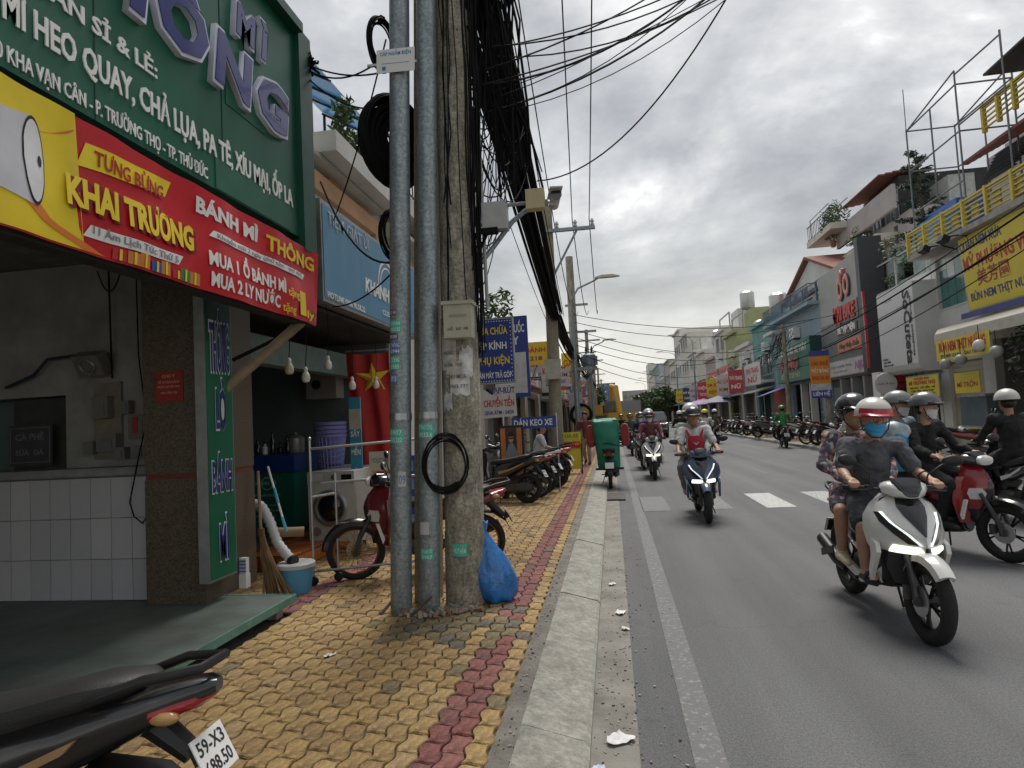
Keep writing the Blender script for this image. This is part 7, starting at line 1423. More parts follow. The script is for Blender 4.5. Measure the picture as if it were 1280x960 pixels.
for s_, z_, m in (('CHO THUÊ', 3.0, M_redprint), ('MẶT BẰNG', 2.72, M_white_print), ('0903 45 45', 2.45, M_redprint), ('LIÊN HỆ', 1.85, M_white_print)): text(s_, .14, .6, m, ob, (-.26, -.174, z_), '-y', ext=.003, bold=.02)
fp = thing('utility_pole', 'leaning concrete pole with tangled wires in front of the green signboard', 'pole', (8.2, 31.6, .13), 0); b = MB(); b.lathe([(.12, 0), (.08, 5.4)], 12); b.build('shaft', M_pole, fp); b = MB(); rg = random.Random(44)
for k in range(30): b.tube(cat_pts((rg.gauss(0, .2), rg.gauss(0, .3), 4.8+rg.gauss(0, .25)), (rg.gauss(0, .3), 3.5+rg.gauss(0, 1), 4.0+rg.gauss(0, .35)), rg.uniform(.1, .6), 8), .012, 3, cap=False)
stuff(b.build('wire_mess', M_cable, fp, recalc=False))
# row of further houses
rg = random.Random(77)
cols = [M_aqua, M_offw, M_olive, M_offw, M_pinkgrey, M_cream_w, M_offw, M_cream_w, M_offw, M_cream_w, M_pinkgrey, M_offw, M_blue_wall, M_cream_w]
y = 38.62
spec = [(5.2, 6.8, 'aqua-fronted shophouse with a grey canopy next to the blue house', 'white', 'THỜI TRANG|NỮ'), (4.8, 6.0, 'white shophouse with a narrow yellow and green sign', 'yel', 'ÁO CƯỚI|KIM'), (5.0, 7.4, 'olive and cream shophouse with a stepped roof', 'red', 'SIM SỐ|ĐẸP'), (5.5, 8.2, 'white shophouse with open roof frame', 'red', 'ĐIỆN|THOẠI'), (6, 6.4, 'grey shophouse under a flat slab', 'navy', 'NHA KHOA|VIỆT'), (6, 7.6, 'cream shophouse with a purple parasol', 'yel', 'PHỞ BÒ|NAM'), (7, 8.2, 'pale house rising past the yellow sign', 'org', 'CÀ PHÊ|24H'), (8, 11.0, 'pale apartment block with balconies in the distance', None, ''), (8, 12.5, 'white glass-fronted block in the distance', None, ''), (9, 9, 'cream house far down the street', None, ''), (10, 10, 'pinkish house far down the street', None, ''), (12, 8.5, 'white house near the street end', None, ''), (14, 11, 'blue-grey house near the street end', None, ''), (16, 10, 'last cream house at the street end', None, '')]
M_sgn = {'white': mat('white_sign', (.55, .55, .54), .5, var=.1), 'yel': M_yel, 'red': mat('red_sign', (.48, .06, .07), .5, var=.15), 'navy': mat('navy_sign', (.04, .05, .16), .5, var=.1), 'org': mat('orange_sign', (.6, .26, .05), .5, var=.1)}
for k, (wd, h, lab, sg_, tx) in enumerate(spec):
    H_ = House('shophouse', lab+', far side', XF, -1, y, y+wd-.03); m = cols[k]
    hz_ = [(.5, wd-.6, 0, 2.6)]; nw = max(2, int(wd/2.6)); fl = 3.3
    wins = []
    while fl+1.5 < h:
        for q in range(nw): u0 = .5+q*(wd-1.0)/nw; wins.append((u0, u0+(wd-1.0)/nw-.5, fl+.2, fl+1.5))
        fl += 2.9
    H_.wall(m, h, 7, hz_+wins)
    for q in wins: H_.window(*q, M_win_w, M_gl, mull=1)
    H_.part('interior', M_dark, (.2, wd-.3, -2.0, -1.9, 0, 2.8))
    if k % 2 == 0: H_.shutter(.55, wd*.45, 0, 2.4, M_grey_sh, -.2)
    H_.part('cornice', m, (-.02, wd+.0, .01, .25, h-.25, h-.02)); 
    if k % 3 != 1: H_.part('balcony_slab', M_offw, (.1, wd-.15, .011, .7, 3.0, 3.14)); H_.rail(.15, wd-.2, .68, 3.14, .75, M_alu, .25)
    if k in (2, 3, 6): H_.part('roof_frame', M_alu, (.4, wd-.4, -.6, -.5, h+1.2, h+1.3), (.4, .5, -.6, -.5, h, h+1.2), (wd-.5, wd-.4, -.6, -.5, h, h+1.2)); H_.part('stair_house', m, (.3, wd*.6, -4, -1.2, h, h+1.5))
    H_.part('awning', [M_awn, mat('striped_awning', (.2, .28, .4), .7), mat('purple_awning', (.3, .16, .35), .7)][k % 3], *[(.3, wd-.4, .02+.2*q, .24+.2*q, 2.72-.06*q, 2.76-.06*q) for q in range(6)])
    if sg_:
        ik = M_red_ink if sg_ in ('white', 'yel') else M_white_print; a_, c_ = tx.split('|')
        H_.sign(.3, wd-.4, 2.9, 4.3 if sg_ != 'red' else 4.9, .72, M_sgn[sg_], '%s shop sign on the %s' % ({'white': 'white', 'yel': 'yellow', 'red': 'red', 'navy': 'dark', 'org': 'orange'}[sg_], lab.split(' with')[0].split(' under')[0].split(' rising')[0]), [(a_, .5, .55, .35, wd-1.6, ik, dict(bold=.03)), (c_, .5, .15, .35, wd-2.6, ik, dict(bold=.03))])
        b = MB(); b.bb(-.45, .45, -.05, .05, 0, 1.5); q = tag(b.build('blade_sign', M_sgn[('red', 'white', 'yel', 'red', 'white', 'navy', 'yel')[k]], loc=(XF-1.3, y+wd-.4, 2.7)), 'small projecting blade sign reading '+a_.lower()+' at a shophouse edge', 'sign'); text(a_, .25, .8, M_white_print if k in (0, 3, 5) else M_red_ink, q, (0, -.052, .85), '-y', ext=.003, bold=.03); text(c_, .25, .6, M_white_print if k in (0, 3, 5) else M_red_ink, q, (0, -.052, .3), '-y', ext=.003, bold=.03)
    y += wd
for k, (x_, y_, c_) in enumerate([(8.0, 58, (.35, .2, .4)), (8.1, 62, (.25, .3, .4)), (8.0, 50, (.2, .2, .26))]):
    t = thing('parasol', ['purple', 'grey-blue', 'dark'][k]+' street parasol over a stall on the far pavement', 'parasol', (x_, y_, .13)); b = MB(); b.lathe([(1.4, 2.1), (1.0, 2.3), (.05, 2.6)], 10, cap=False); b.build('canopy', mat('parasol_%d' % k, c_, .7), t); b = MB(); b.tube([(0, 0, 0), (0, 0, 2.58)], .025, 6); b.build('pole', M_steel, t)
gs = thing('tarp', 'blue and white striped tarpaulin strung before the red shopfront', 'tarpaulin', (8.6, 36.5, 2.2)); b = MB(); b.quad((.7, -1.2, .5), (.7, 1.2, .5), (-.6, 1.4, .0), (-.6, -1.0, .1)); b.quad((.7, -1.2, .505), (.7, 1.2, .505), (-.6, 1.4, .005), (-.6, -1.0, .105)); b.build('sheet', mat('tarp_blue', (.12, .16, .42), .6, var=.4, scale=3), gs); b = MB(); b.tube([(-.6, 1.4, 0), (-.6, 1.4, -2.07)], .02, 6); b.tube([(-.6, -1., 0.1), (-.6, -1., -2.07)], .02, 6); b.build('pole', M_steel, gs)
b = MB(); b.bb(0, .1, -1.4, 1.4, 0, 2.5); tag(b.build('red_door_panel', mat('red_shop_panel', (.36, .03, .025), .5, var=.2), loc=(9.25, 37.2, .13)), 'tall red shopfront panel under the striped tarpaulin', 'panel')

for k, (x_, y_, z_) in enumerate([(9.2, 33.5, 5.0), (9.2, 39.6, 5.0), (9.2, 45.0, 5.0), (9.2, 50.2, 5.6), (9.2, 55.5, 5.9), ]):
    dup(ac, (x_-.02, y_, z_), PI, ['white condenser over the green signboard', 'white condenser on the aqua house', 'white condenser on the yellow-signed house', 'white condenser on the olive house', 'white condenser on the open-roofed house', 'white condenser on top of the grey shop', 'white condenser above the box sign'][k]+', far side')
for k, (x_, y_, z_, h_) in enumerate([(10.5, 41, 6.95, 1.1), (11, 52, 9.05, 1.2), (10.8, 66, 7.75, 1.3), (10.8, 47, 6.15, 1.1)]):
    t = thing('water_tank', ['steel water tank on the aqua house roof', 'steel water tank on the olive house roof', 'steel water tank on the cream house roof', 'steel water tank on the white house roof'][k], 'water tank', (x_, y_, z_)); b = MB(); b.lathe([(.5, .4), (.55, .5), (.55, .4+h_), (.4, .55+h_), (.1, .6+h_)], 16); b.build('drum', M_steel, t); b = MB()
    for q in range(4): b.tube([(.4*math.cos(q*PI/2), .4*math.sin(q*PI/2), 0), (.4*math.cos(q*PI/2), .4*math.sin(q*PI/2), .4)], .03, 5)
    b.torus(.42, .03, 16, 5, M=Matrix.Translation((0, 0, .39))); b.build('stand', M_galv, t)
# ------------------------------------------------------------------ rest of the near side
pb = thing('repair_sign', 'blue phone-repair sign with yellow and white lines on a post behind the poles', 'sign', (-1.53, 8.2, .12))
b = MB(); b.bb(-.24, .325, 0, .09, 2.0, 2.86); b.build('box', M_alu, pb); b = MB(); b.bb(-.225, .31, -.006, -.001, 2.02, 2.84); b.build('face', mat('royal_blue_sign', (.02, .045, .24), .5, var=.1), pb)
for s_, z_, c_, w_, m in (('SỬA CHỮA', 2.645, .095, .40, M_gold_letter), ('ÉP KÍNH', 2.45, .095, .36, M_white_print), ('PHỤ KIỆN', 2.255, .095, .42, M_gold_letter), ('BÁN MÁY TRẢ GÓP', 2.075, .075, .46, M_white_print)): text(s_, c_, w_, m, pb, (.05, -.007, z_), '-y', bold=.02, ext=.003)
b = MB()
for k in range(15):
    b.box((-.2+k*.035, -.008, 2.815), (.012, .004, .012))
    b.box((.29, -.008, 2.04+k*.053), (.012, .004, .012)); b.box((-.2+k*.035, -.008, 2.035), (.012, .004, .012))
stuff(b.build('dots', M_white_print, pb))
b = MB(); b.tube([(-.2, .05, 0), (-.2, .05, 2.0)], .03, 8); b.tube([(.05, .05, 1.6), (.05, .05, 2.0)], .015, 6); b.build('post', M_steel, pb)
nb = thing('transfer_notice', 'torn white cash-transfer notice hanging under the blue repair sign', 'sign', (-1.47, 8.2, 1.67)); b = MB(); b.add([(-.2, 0, 0), (.26, 0, .02), (.25, 0, .44), (.0, 0, .44), (-.05, 0, .3), (-.22, 0, .42)], [(0, 1, 2, 3, 4, 5)]); b.add([(-.2, .01, 0), (.26, .01, .02), (.25, .01, .44), (.0, .01, .44), (-.05, .01, .3), (-.22, .01, .42)], [(5, 4, 3, 2, 1, 0)]); b.build('sheet', mat('notice_white', (.55, .54, .53), .7, var=.12), nb, recalc=False)
for s_, z_, c_, w_, m, dx_ in (('NẠP-RÚT', .32, .08, .34, M_navy_ink, .08), ('CHUYỂN TIỀN', .15, .09, .4, M_red_ink, .03), ('QUA ATM - 24/24', .05, .05, .38, M_navy_ink, .03)): text(s_, c_, w_, m, nb, (dx_, -.003, z_), '-y', bold=.02, ext=.002)
ps = thing('portrait_lightbox', 'standing lightbox poster of a figure in sunglasses between orange curtains', 'poster', (-1.97, 12.4, .12)); b = MB(); b.bb(-.24, .24, 0, .12, .1, 1.42); b.build('case', M_black, ps); b = MB(); b.bb(-.21, .21, -.008, -.001, .14, 1.38); b.build('print_field', mat('print_dark', (.05, .03, .03), .4, var=.3), ps)
for x_ in (-.165, .155): b = MB(); b.bb(x_-.045, x_+.05, -.012, -.0085, .3, 1.37); b.build('curtain_print', mat('print_orange', (.5, .17, .05), .4, var=.3, stretch=(6, 1, 1)), ps)
def flat(par, poly, m, nm, y0): b_ = MB(); b_.prism(poly, 'y', y0, y0-.003); return b_.build(nm, m, par)
flat(ps, [(-.12, .45), (.12, .45), (.11, .90), (.05, 1.04), (.03, 1.08), (-.03, 1.08), (-.06, 1.04), (-.12, .88)], mat('print_grey', (.2, .23, .26), .4, var=.2), 'jacket_print', -.0125); flat(ps, [(.05*math.cos(a)-.005, 1.16+.075*math.sin(a)) for a in [k*PI/7 for k in range(14)]], M_skin[2], 'face_print', -.0128); flat(ps, [(-.06, 1.2), (.05, 1.2), (.055, 1.26), (0, 1.3), (-.06, 1.26)], M_hair, 'hair_print', -.016); flat(ps, [(-.05, 1.155), (.04, 1.155), (.04, 1.185), (-.05, 1.185)], M_blk_ink, 'glasses_print', -.0165)
text('SUNGLASS', .05, .3, M_white_print, ps, (0, -.013, .52), '-y', ext=.002); b = MB(); b.bb(-.22, -.12, -.05, .2, 0, .099); b.bb(.12, .22, -.05, .2, 0, .099); b.build('feet', M_black, ps)
dk = thing('tyre_banner', 'blue tyre-patching banner strung above the parked scooters', 'banner', (-1.62, 13.2, 1.45)); b = MB(); b.bb(-.45, .48, 0, .012, 0, .24); b.build('sheet', mat('mid_blue_banner', (.03, .06, .26), .5, var=.15), dk); text('DÁN KEO XE', .13, .8, M_white_print, dk, (.0, -.002, .06), '-y', bold=.02, ext=.002)
b = MB(); b.tube([(-.45, .02, -1.33), (-.45, .02, .3)], .018, 6); b.tube([(.48, .02, -1.33), (.48, .02, .3)], .018, 6); b.build('post', M_steel, dk)
yb = thing('folding_sign', 'yellow pavement sign with red and blue bands by the red stripe', 'sign', (-1.15, 17.5, .12)); b = MB(); b.box((0, 0, .62), (.55, .03, 1.0), rx=R(-6)); b.build('board', M_yel, yb)
for z_, m in ((.78, M_redprint), (.52, mat('cyan_band', (.1, .4, .45), .5)), (.3, M_yel)): b = MB(); b.box((0, -.024-(z_-.62)*.1, z_), (.5, .012, .17), rx=R(-6)); b.build('band', m, yb)
for s_, z_, m in (('RỬA XE', .98, MATS['gift_green']), ('VÁ VỎ XE', .73, M_gold_letter), ('THAY NHỚT', .47, M_navy_ink), ('PHỤ TÙNG', .25, M_navy_ink)): text(s_, .1, .44, m, yb, (0, -.034-(z_-.62)*.1, z_), '-y', bold=.02, ext=.002)
b = MB(); b.tube([(-.25, .0, 0), (-.25, .1, 1.1)], .015, 6); b.tube([(.25, 0, 0), (.25, .1, 1.1)], .015, 6); b.tube([(.29, -.25, 0), (.28, 0, .8)], .015, 6); b.build('leg', M_black, yb)
# left row of shophouses
rg = random.Random(5); y = 13.62
lsp = [(3.9, 6.4, M_offw, 'tall white house with a bare side wall beyond the roof garden'), (4.5, 3.7, M_pinkgrey, 'low shop with a dark open front behind the parked scooters'), (4.6, 4.2, M_cream_w, 'cream shop with a blue fascia behind the yellow pavement sign'), (5, 4.6, M_offw, 'white shop under a pink awning'), (5.5, 4.0, M_blue_wall, 'bluish shop with small white signs'), (6, 5.0, M_cream_w, 'two-storey cream shop beyond the transformer'), (7, 4.5, M_pinkgrey, 'grey-pink shop farther along'), (8, 5.5, M_offw, 'white shop far along the near pavement'), (10, 5.0, M_cream_w, 'cream shop near the yellow digger'), (14, 6.0, M_offw, 'long pale building near the street end'), (20, 6.5, M_pinkgrey, 'grey block closing the near side')]
for k, (wd, h, m, lab) in enumerate(lsp):
    H_ = House('shophouse', lab+', near side', -3.5, 1, y, y+wd-.03); wins = []; fl = 3.2
    while fl+1.2 < h:
        for q in range(2): u0 = .5+q*(wd-1)/2; wins.append((u0, u0+(wd-1)/2-.5, fl+.1, fl+1.1))
        fl += 2.7
    H_.wall(m, h, 5, [(.4, wd-.5, 0, 2.5)]+wins)
    for q in wins: H_.window(*q, M_win_w, M_gl)
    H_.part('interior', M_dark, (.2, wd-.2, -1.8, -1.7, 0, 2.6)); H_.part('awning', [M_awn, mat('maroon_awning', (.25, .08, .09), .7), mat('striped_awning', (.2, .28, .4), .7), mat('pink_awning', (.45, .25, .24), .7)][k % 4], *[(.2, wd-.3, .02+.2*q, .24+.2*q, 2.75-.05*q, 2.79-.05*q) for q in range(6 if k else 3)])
    if k % 2: H_.shutter(.5, wd*.4, 0, 2.4, M_grey_sh)
    H_.part('cornice', m, (0, wd-.03, .01, .2, h-.2, h-.01))
    for q in range(3):
        mm = [M_sgn['navy'], M_sgn['white'], M_sgn['red'], M_sgn['yel'], M_wh_st][(k*2+q) % 5]; d_ = .5+.35*q; z0 = 2.5+.4*((q+k) % 3); w_, hh = .5+.12*((k+q) % 3), .7+.35*((k*2+q) % 3)
        if k == 0: continue
        b = MB(); b.bb(-w_/2, w_/2, -.05, .05, 0, hh); o = tag(b.build('blade_sign', mm, loc=(-3.4+d_+w_/2, y+.5+q*wd/3.2, z0)), ['lower', 'middle', 'outer'][q]+' projecting sign on the '+lab.split(' with')[0].split(' under')[0].split(' behind')[0].split(' beyond')[0], 'sign', 'projecting signs along the near shops'); wtx = ['CƠM', 'TẠP HÓA', 'PHÔ TÔ', 'GAS', 'BÁNH', 'KÍNH', 'THUỐC', 'TÓC'][(k*3+q) % 8]
        text(wtx, hh*.22, w_*.8, M_white_print if mm in (M_sgn['navy'], M_sgn['red']) else M_red_ink, o, (0, -.052, hh*.55), '-y', bold=.02, ext=.003); text('%d%d' % (k+1, q*7+11), hh*.18, w_*.5, M_white_print if mm in (M_sgn['navy'], M_sgn['red']) else M_navy_ink, o, (0, -.052, hh*.2), '-y', bold=.02, ext=.003); b = MB(); b.tube([(-w_/2, 0, hh*.5), (-w_/2-d_-.2, 0, hh*.5)], .02, 5); b.build('bracket', M_black, o)
    y += wd
st_ = thing('tall_sign', 'tall blue shop sign standing above the cluttered near shops', 'sign', (-2.35, 15.5, 2.2)); b = MB(); b.bb(-.42, .42, 0, .1, 0, 2.0); b.build('panel', MATS['royal_blue_sign'], st_); text('NHÀ THUỐC', .2, .7, M_white_print, st_, (0, -.003, 1.6), '-y', bold=.02, ext=.003); text('TÂY', .2, .4, M_white_print, st_, (0, -.003, 1.3), '-y', bold=.02, ext=.003); b = MB(); b.bb(-.36, .36, -.02, -.004, .1, 1.1); b.build('pale_panel', M_wh_st, st_); b = MB(); b.tube([(-.3, .05, 0), (-.3, .05, -2.38)], .04, 8); b.build('post', M_steel, st_)
rf = thing('pennant', 'small red flag on a slanting staff above the near shops', 'flag', (-2.4, 21.0, 2.6)); b = MB(); b.tube([(-.3, 0, 0), (.25, 0, 1.3)], .015, 6); b.build('staff', M_bark, rf); b = MB(); V = [(.22+.03*math.sin(j*2)+i*.08, .04*math.sin(i*1.5+j), 1.25-j*.18-i*.03) for i in range(6) for j in range(7)]; b.add(V, [(i*7+j, i*7+j+1, (i+1)*7+j+1, (i+1)*7+j) for i in range(5) for j in range(6)], 0, True); b.build('cloth', MATS['flag_red'], rf, recalc=False); b = MB(); b.tube([(-.3, 0, 0), (-1.0, 0, -.3)], .02, 5); b.build('bracket', M_black, rf)
def tree(loc, h, rx, n, leaf, label, seed, mats=None):
    t_ = thing('street_tree', label, 'tree', loc); rg_ = random.Random(seed); b_ = MB(); b_.tube([(0, 0, 0), (rg_.gauss(0, .1), rg_.gauss(0, .1), h*.35), (rg_.gauss(0, .2), rg_.gauss(0, .2), h*.75)], [.16, .12, .05], 8); lf_ = MB()
    for k in range(16):
        a = k*2.4; z_ = h*(.35+.55*(k/16)); rr = rx*math.sqrt(max(.08, 1-((z_/h-.62)/.42)**2))*rg_.uniform(.55, .95); e_ = (math.cos(a)*rr, math.sin(a)*rr, z_+.1*h); b_.tube([(0, 0, z_*.85), (e_[0]*.5, e_[1]*.5, z_), e_], [.05, .03, .01], 5)
        foliage(lf_, e_, (rx*.36, rx*.36, h*.10), n//16, leaf, rg_); foliage(lf_, (e_[0]*.5, e_[1]*.5, e_[2]), (rx*.3, rx*.3, h*.08), n//32, leaf, rg_)
    b_.build('trunk', M_bark, t_); lf_.build('crown', mats or M_leaf, t_, recalc=False); return t_
tree((-4.6, 20.5, .12), 5.9, 1.5, 2600, .13, 'green tree rising behind the blue repair sign', 3)
tree((-2.4, 74, .12), 4.8, 2.0, 2200, .24, 'round tree left of the yellow digger in the distance', 4); tree((-4.2, 84, .12), 5.5, 2.4, 2000, .28, 'broad tree behind the transformer pole in the distance', 6)
for k, (x_, y_) in enumerate([(7.6, 92), (7.0, 108), (6.8, 126), (8.2, 146), (9.0, 165), (10.0, 190), (-9.0, 200), (-5.0, 150)]): tree((x_, y_, .1), 4.9+k*.3, 2.7, 1500, .3, ['nearest', 'second', 'third', 'fourth', 'fifth', 'sixth', 'seventh', 'leftmost'][k]+' of the trees closing the far end of the road', 30+k)
# blue tower and distant blocks
for k, (x_, y_, w_, h_, m, lab) in enumerate([(-2, 320, 9, 18, mat('tower_blue', (.04, .1, .3), .4, var=.2, scale=.3), 'distant blue glass tower at the end of the street'), (-16, 280, 16, 13, M_offw, 'distant pale block left of the blue tower'), (24, 240, 20, 20, M_offw, 'distant white block right of the trees'), (14, 330, 16, 14, M_pinkgrey, 'distant grey block beyond the trees')]):
    t = thing('far_building', lab, 'building', (x_, y_, 0)); b = MB(); b.bb(-w_/2, w_/2, 0, 10, 0, h_); b.build('wall', m, t); b = MB()
    for i in range(int(h_/3)):
        for j in range(int(w_/3)): b.bb(-w_/2+.6+j*3, -w_/2+2.2+j*3, -.12, .02, 1+i*3, 2.6+i*3)
    stuff(b.build('windows', M_gl, t))
# digger
dg = thing('yellow_digger', 'yellow excavator with raised boom parked far down the near kerb', 'excavator', (.6, 56, 0), R(15)); M_dig = mat('digger_yellow', (.55, .32, .03), .5, var=.15, dirt=.3); 
for x_ in (-1.0, 1.0): b = MB(); b.bb(x_-.3, x_+.3, -1.6, 1.6, 0, .8); b.build('track', M_black, dg)
b = MB(); b.bb(-1.3, 1.3, -1.5, 1.3, .85, 1.9); b.build('house', M_dig, dg); b = MB(); b.bb(-1.2, -.2, .1, 1.4, 1.9, 2.9); b.build('cab', M_gl, dg); b = MB(); b.tube([(.4, 1.2, 1.6), (.4, 2.0, 4.2), (.4, 3.6, 4.4)], [.28, .25, .2], 8); b.tube([(.4, 3.6, 4.4), (.4, 3.9, 2.2)], [.2, .14], 8); b.build('boom', M_dig, dg); b = MB(); b.bb(0, .8, 3.6, 4.2, 1.5, 2.2); b.build('bucket', M_engine, dg)
d2 = thing('yellow_crane', 'yellow crane arm standing behind the A-board near the transformer', 'crane', (-1.6, 50, 0)); b = MB(); b.bb(-1.2, 1.2, -2, 2, .7, 1.7); b.build('carrier', M_engine, d2); b = MB(); b.bb(-.9, .9, -1, 1, 1.71, 2.5); b.build('cabin', M_dig, d2); b = MB(); b.tube([(0, 0, 2.3), (.3, .5, 4.6)], [.22, .12], 6); b.build('jib', M_dig, d2)
for x_ in (-1.0, 1.0):
    for y_ in (-1.4, 1.4): b = MB(); b.lathe([(.35, -.15), (.45, -.1), (.45, .1), (.35, .15)], 14, M=axis_x(y_, .45) @ Matrix.Translation((0, 0, x_))); b.build('wheel', M_tyre, d2)
# SUV seen from behind, truck beyond
def car(label, loc, rz, m, L_=4.6, W=1.85, Hh=1.75, name='car', cat='car'):
    t_ = thing(name, label, cat, loc, rz); h = W/2
    def ring(y_, w0, w1, z0, z1): return [(-w0, y_, z0), (w0, y_, z0), (w0*1.02, y_, (z0+z1)*.5), (w1, y_, z1), (-w1, y_, z1), (-w0*1.02, y_, (z0+z1)*.5)]
    b_ = MB(); b_.loft([ring(-L_/2, h*.86, h*.86, .45, .95), ring(-L_/2+.1, h*.97, h*.93, .32, 1.02), ring(-.4, h, h*.94, .28, 1.05), ring(L_*.2, h, h*.93, .28, 1.03), ring(L_/2-.25, h*.95, h*.86, .3, .92), ring(L_/2, h*.8, h*.75, .42, .72)], 0, True); b_.build('body', m, t_, 30)
    b_ = MB(); b_.loft([ring(-L_/2+.12, h*.84, h*.78, 1.03, 1.2), ring(-L_/2+.45, h*.88, h*.74, 1.04, Hh-.05), ring(-.5, h*.9, h*.76, 1.05, Hh), ring(L_*.08, h*.9, h*.74, 1.05, Hh-.06), ring(L_*.27, h*.88, h*.8, 1.03, 1.12)], 0, True); cab = b_.build('cabin', m, t_, 30)
    b_ = MB(); b_.add([(-h*.74, -L_/2+.11, 1.12), (h*.74, -L_/2+.11, 1.12), (h*.66, -L_/2+.40, Hh-.16), (-h*.66, -L_/2+.40, Hh-.16)], [(0, 1, 2, 3)]); b_.build('rear_window', M_gloss_black, cab)
    b_ = MB(); b_.add([(-h*.76, L_*.255, 1.13), (h*.76, L_*.255, 1.13), (h*.66, L_*.1, Hh-.14), (-h*.66, L_*.1, Hh-.14)], [(0, 1, 2, 3)]); b_.build('windscreen', M_gloss_black, cab)
    for d in (-1, 1):
        b_ = MB(); b_.box((d*h*.80, -L_/2+.06, .85), (.22, .1, .16)); b_.build('tail_lamp', M_tail, t_); b_ = MB(); b_.box((d*h*.7, L_/2-.12, .72), (.3, .1, .12)); b_.build('headlight', M_lens, t_)
        for y_ in (-L_*.31, L_*.31): b_ = MB(); b_.lathe([(.2, -.1), (.34, -.09), (.34, .09), (.2, .1)], 18, M=axis_x(y_, .34) @ Matrix.Translation((0, 0, d*(h-.1)))); w_ = b_.build('wheel', M_tyre, t_); b_ = MB(); b_.lathe([(.2, d*.1), (.2, d*.112)], 14, M=axis_x(y_, .34) @ Matrix.Translation((0, 0, d*(h-.1)))); b_.build('rim', M_rim_s, w_)
    b_ = MB(); b_.box((0, -L_/2-.01, .62), (.36, .02, .2)); b_.build('number_plate', M_plate, t_); b_ = MB(); b_.box((0, -L_/2+.02, .42), (W*.8, .12, .16)); b_.build('bumper', M_black, t_); return t_
car('dark grey SUV driving away in the middle distance', (2.75, 45.5, 0), 0, PG); car('black hatchback far ahead left of the SUV', (.9, 70, 0), 0, PB, 4.0, 1.7, 1.5)
tk = thing('box_truck', 'grey box truck far ahead beside the trees', 'truck', (2.2, 78, 0)); b = MB(); b.bb(-1.15, 1.15, -3, 2, .9, 3.3); b.build('cargo_box', mat('truck_grey', (.26, .27, .27), .6, var=.1), tk); b = MB(); b.bb(-1.05, 1.05, 2.1, 3.6, .5, 2.5); b.build('cab', PW, tk)
for x_ in (-.9, .9):
    for y_ in (-2, 2.6): b = MB(); b.lathe([(.25, -.12), (.42, -.1), (.42, .1), (.25, .12)], 14, M=axis_x(y_, .42) @ Matrix.Translation((0, 0, x_))); b.build('wheel', M_tyre, tk)
# ------------------------------------------------------------------ parked and far motorbikes, riders
Q = .12
nb_ = bike('black scooter cropped at the lower left with its number plate toward the street', 'vario', PB, mat('gold_graphic', (.5, .3, .16), .35, .4), (-2.08, 1.62, Q), R(97), plate=('59-X3', '688.50'), pz=.10, lean=R(4), mirrors=False); nb_.scale = (.925,)*3
bike('red and black motorbike parked behind the steel poles', 'cub', paint('dark_red', (.15, .008, .012)), PB, (-2.03, 6.36, Q), hd(-.95, -.3), spokes=True, rim=M_rim_o, plate=('59-V1', '274.16'), lean=R(-6))
PK = 'scooters parked on the near pavement'
bike('black scooter with gold stripe, nearest in the row behind the poles', 'vario', PB, MATS['gold_graphic'], (-2.2, 11.75, Q), hd(-1, .22), group=PK, lean=R(5), plate=('59-T2', '416.72'))
bike('dark grey motorbike second in the row behind the poles', 'cub', PG, PB, (-2.1, 12.5, Q), hd(-1, .2), spokes=True, rim=M_rim_s, group=PK, lean=R(5), plate=('59-L1', '838.09'))
bike('white and black scooter third in the row behind the poles', 'vario', PW, PB, (-2.05, 13.3, Q), hd(-1, .18), group=PK, lean=R(5), plate=None)
bike('bright red scooter with bulging tail, fourth in the parked row', 'vario', paint('bright_red', (.42, .012, .03)), PB, (-1.9, 14.2, Q), hd(-1, .15), group=PK, lean=R(5), plate=None)
bike('silver motorbike farthest in the parked row by the yellow sign', 'cub', PS, PB, (-1.95, 15.6, Q), hd(-1, .1), group=PK, lean=R(5), plate=None)
# mechanic
JM = dict(pelvis=(0, 0, .80), hip=pair(.09, 0, .78), knee=pair(.12, .05, .43), ankle=pair(.12, 0, .08), toe=pair(.13, .17, .035), chest=(0, .05, 1.1), neck=(0, .09, 1.31), shoulder=pair(.18, .07, 1.25), elbow=pair(.23, .18, 1.02), wrist=pair(.16, .38, .95), hand=pair(.15, .45, .94))
person('mechanic in a white shirt bending over the parked scooters', (-1.62, 13.75, Q), R(-80), JM, 1, cloth('white', (.55, .55, .54), .08), .5, cloth('charcoal', (.022, .025, .033)), 1., vox=.014, yaw=R(-10), pitch=R(-12), scale=.9)
JW = dict(pelvis=(0, 0, .88), hip=pair(.09, 0, .86), knee=[(-.1, .12, .48), (.1, -.02, .47)], ankle=[(-.1, .1, .09), (.1, -.22, .14)], toe=[(-.1, .26, .035), (.1, -.1, .05)], chest=(0, .02, 1.18), neck=(0, .03, 1.40), shoulder=pair(.18, .02, 1.34), elbow=pair(.23, -.02, 1.08), wrist=pair(.22, .12, .88), hand=pair(.22, .16, .83))
person('walker in beige trousers beside the yellow pavement sign', (-.85, 20.5, Q), R(170), JW, 1, cloth('maroon', (.16, .04, .04)), .5, cloth('beige', (.32, .26, .18)), 1., vox=.02, hands=False)
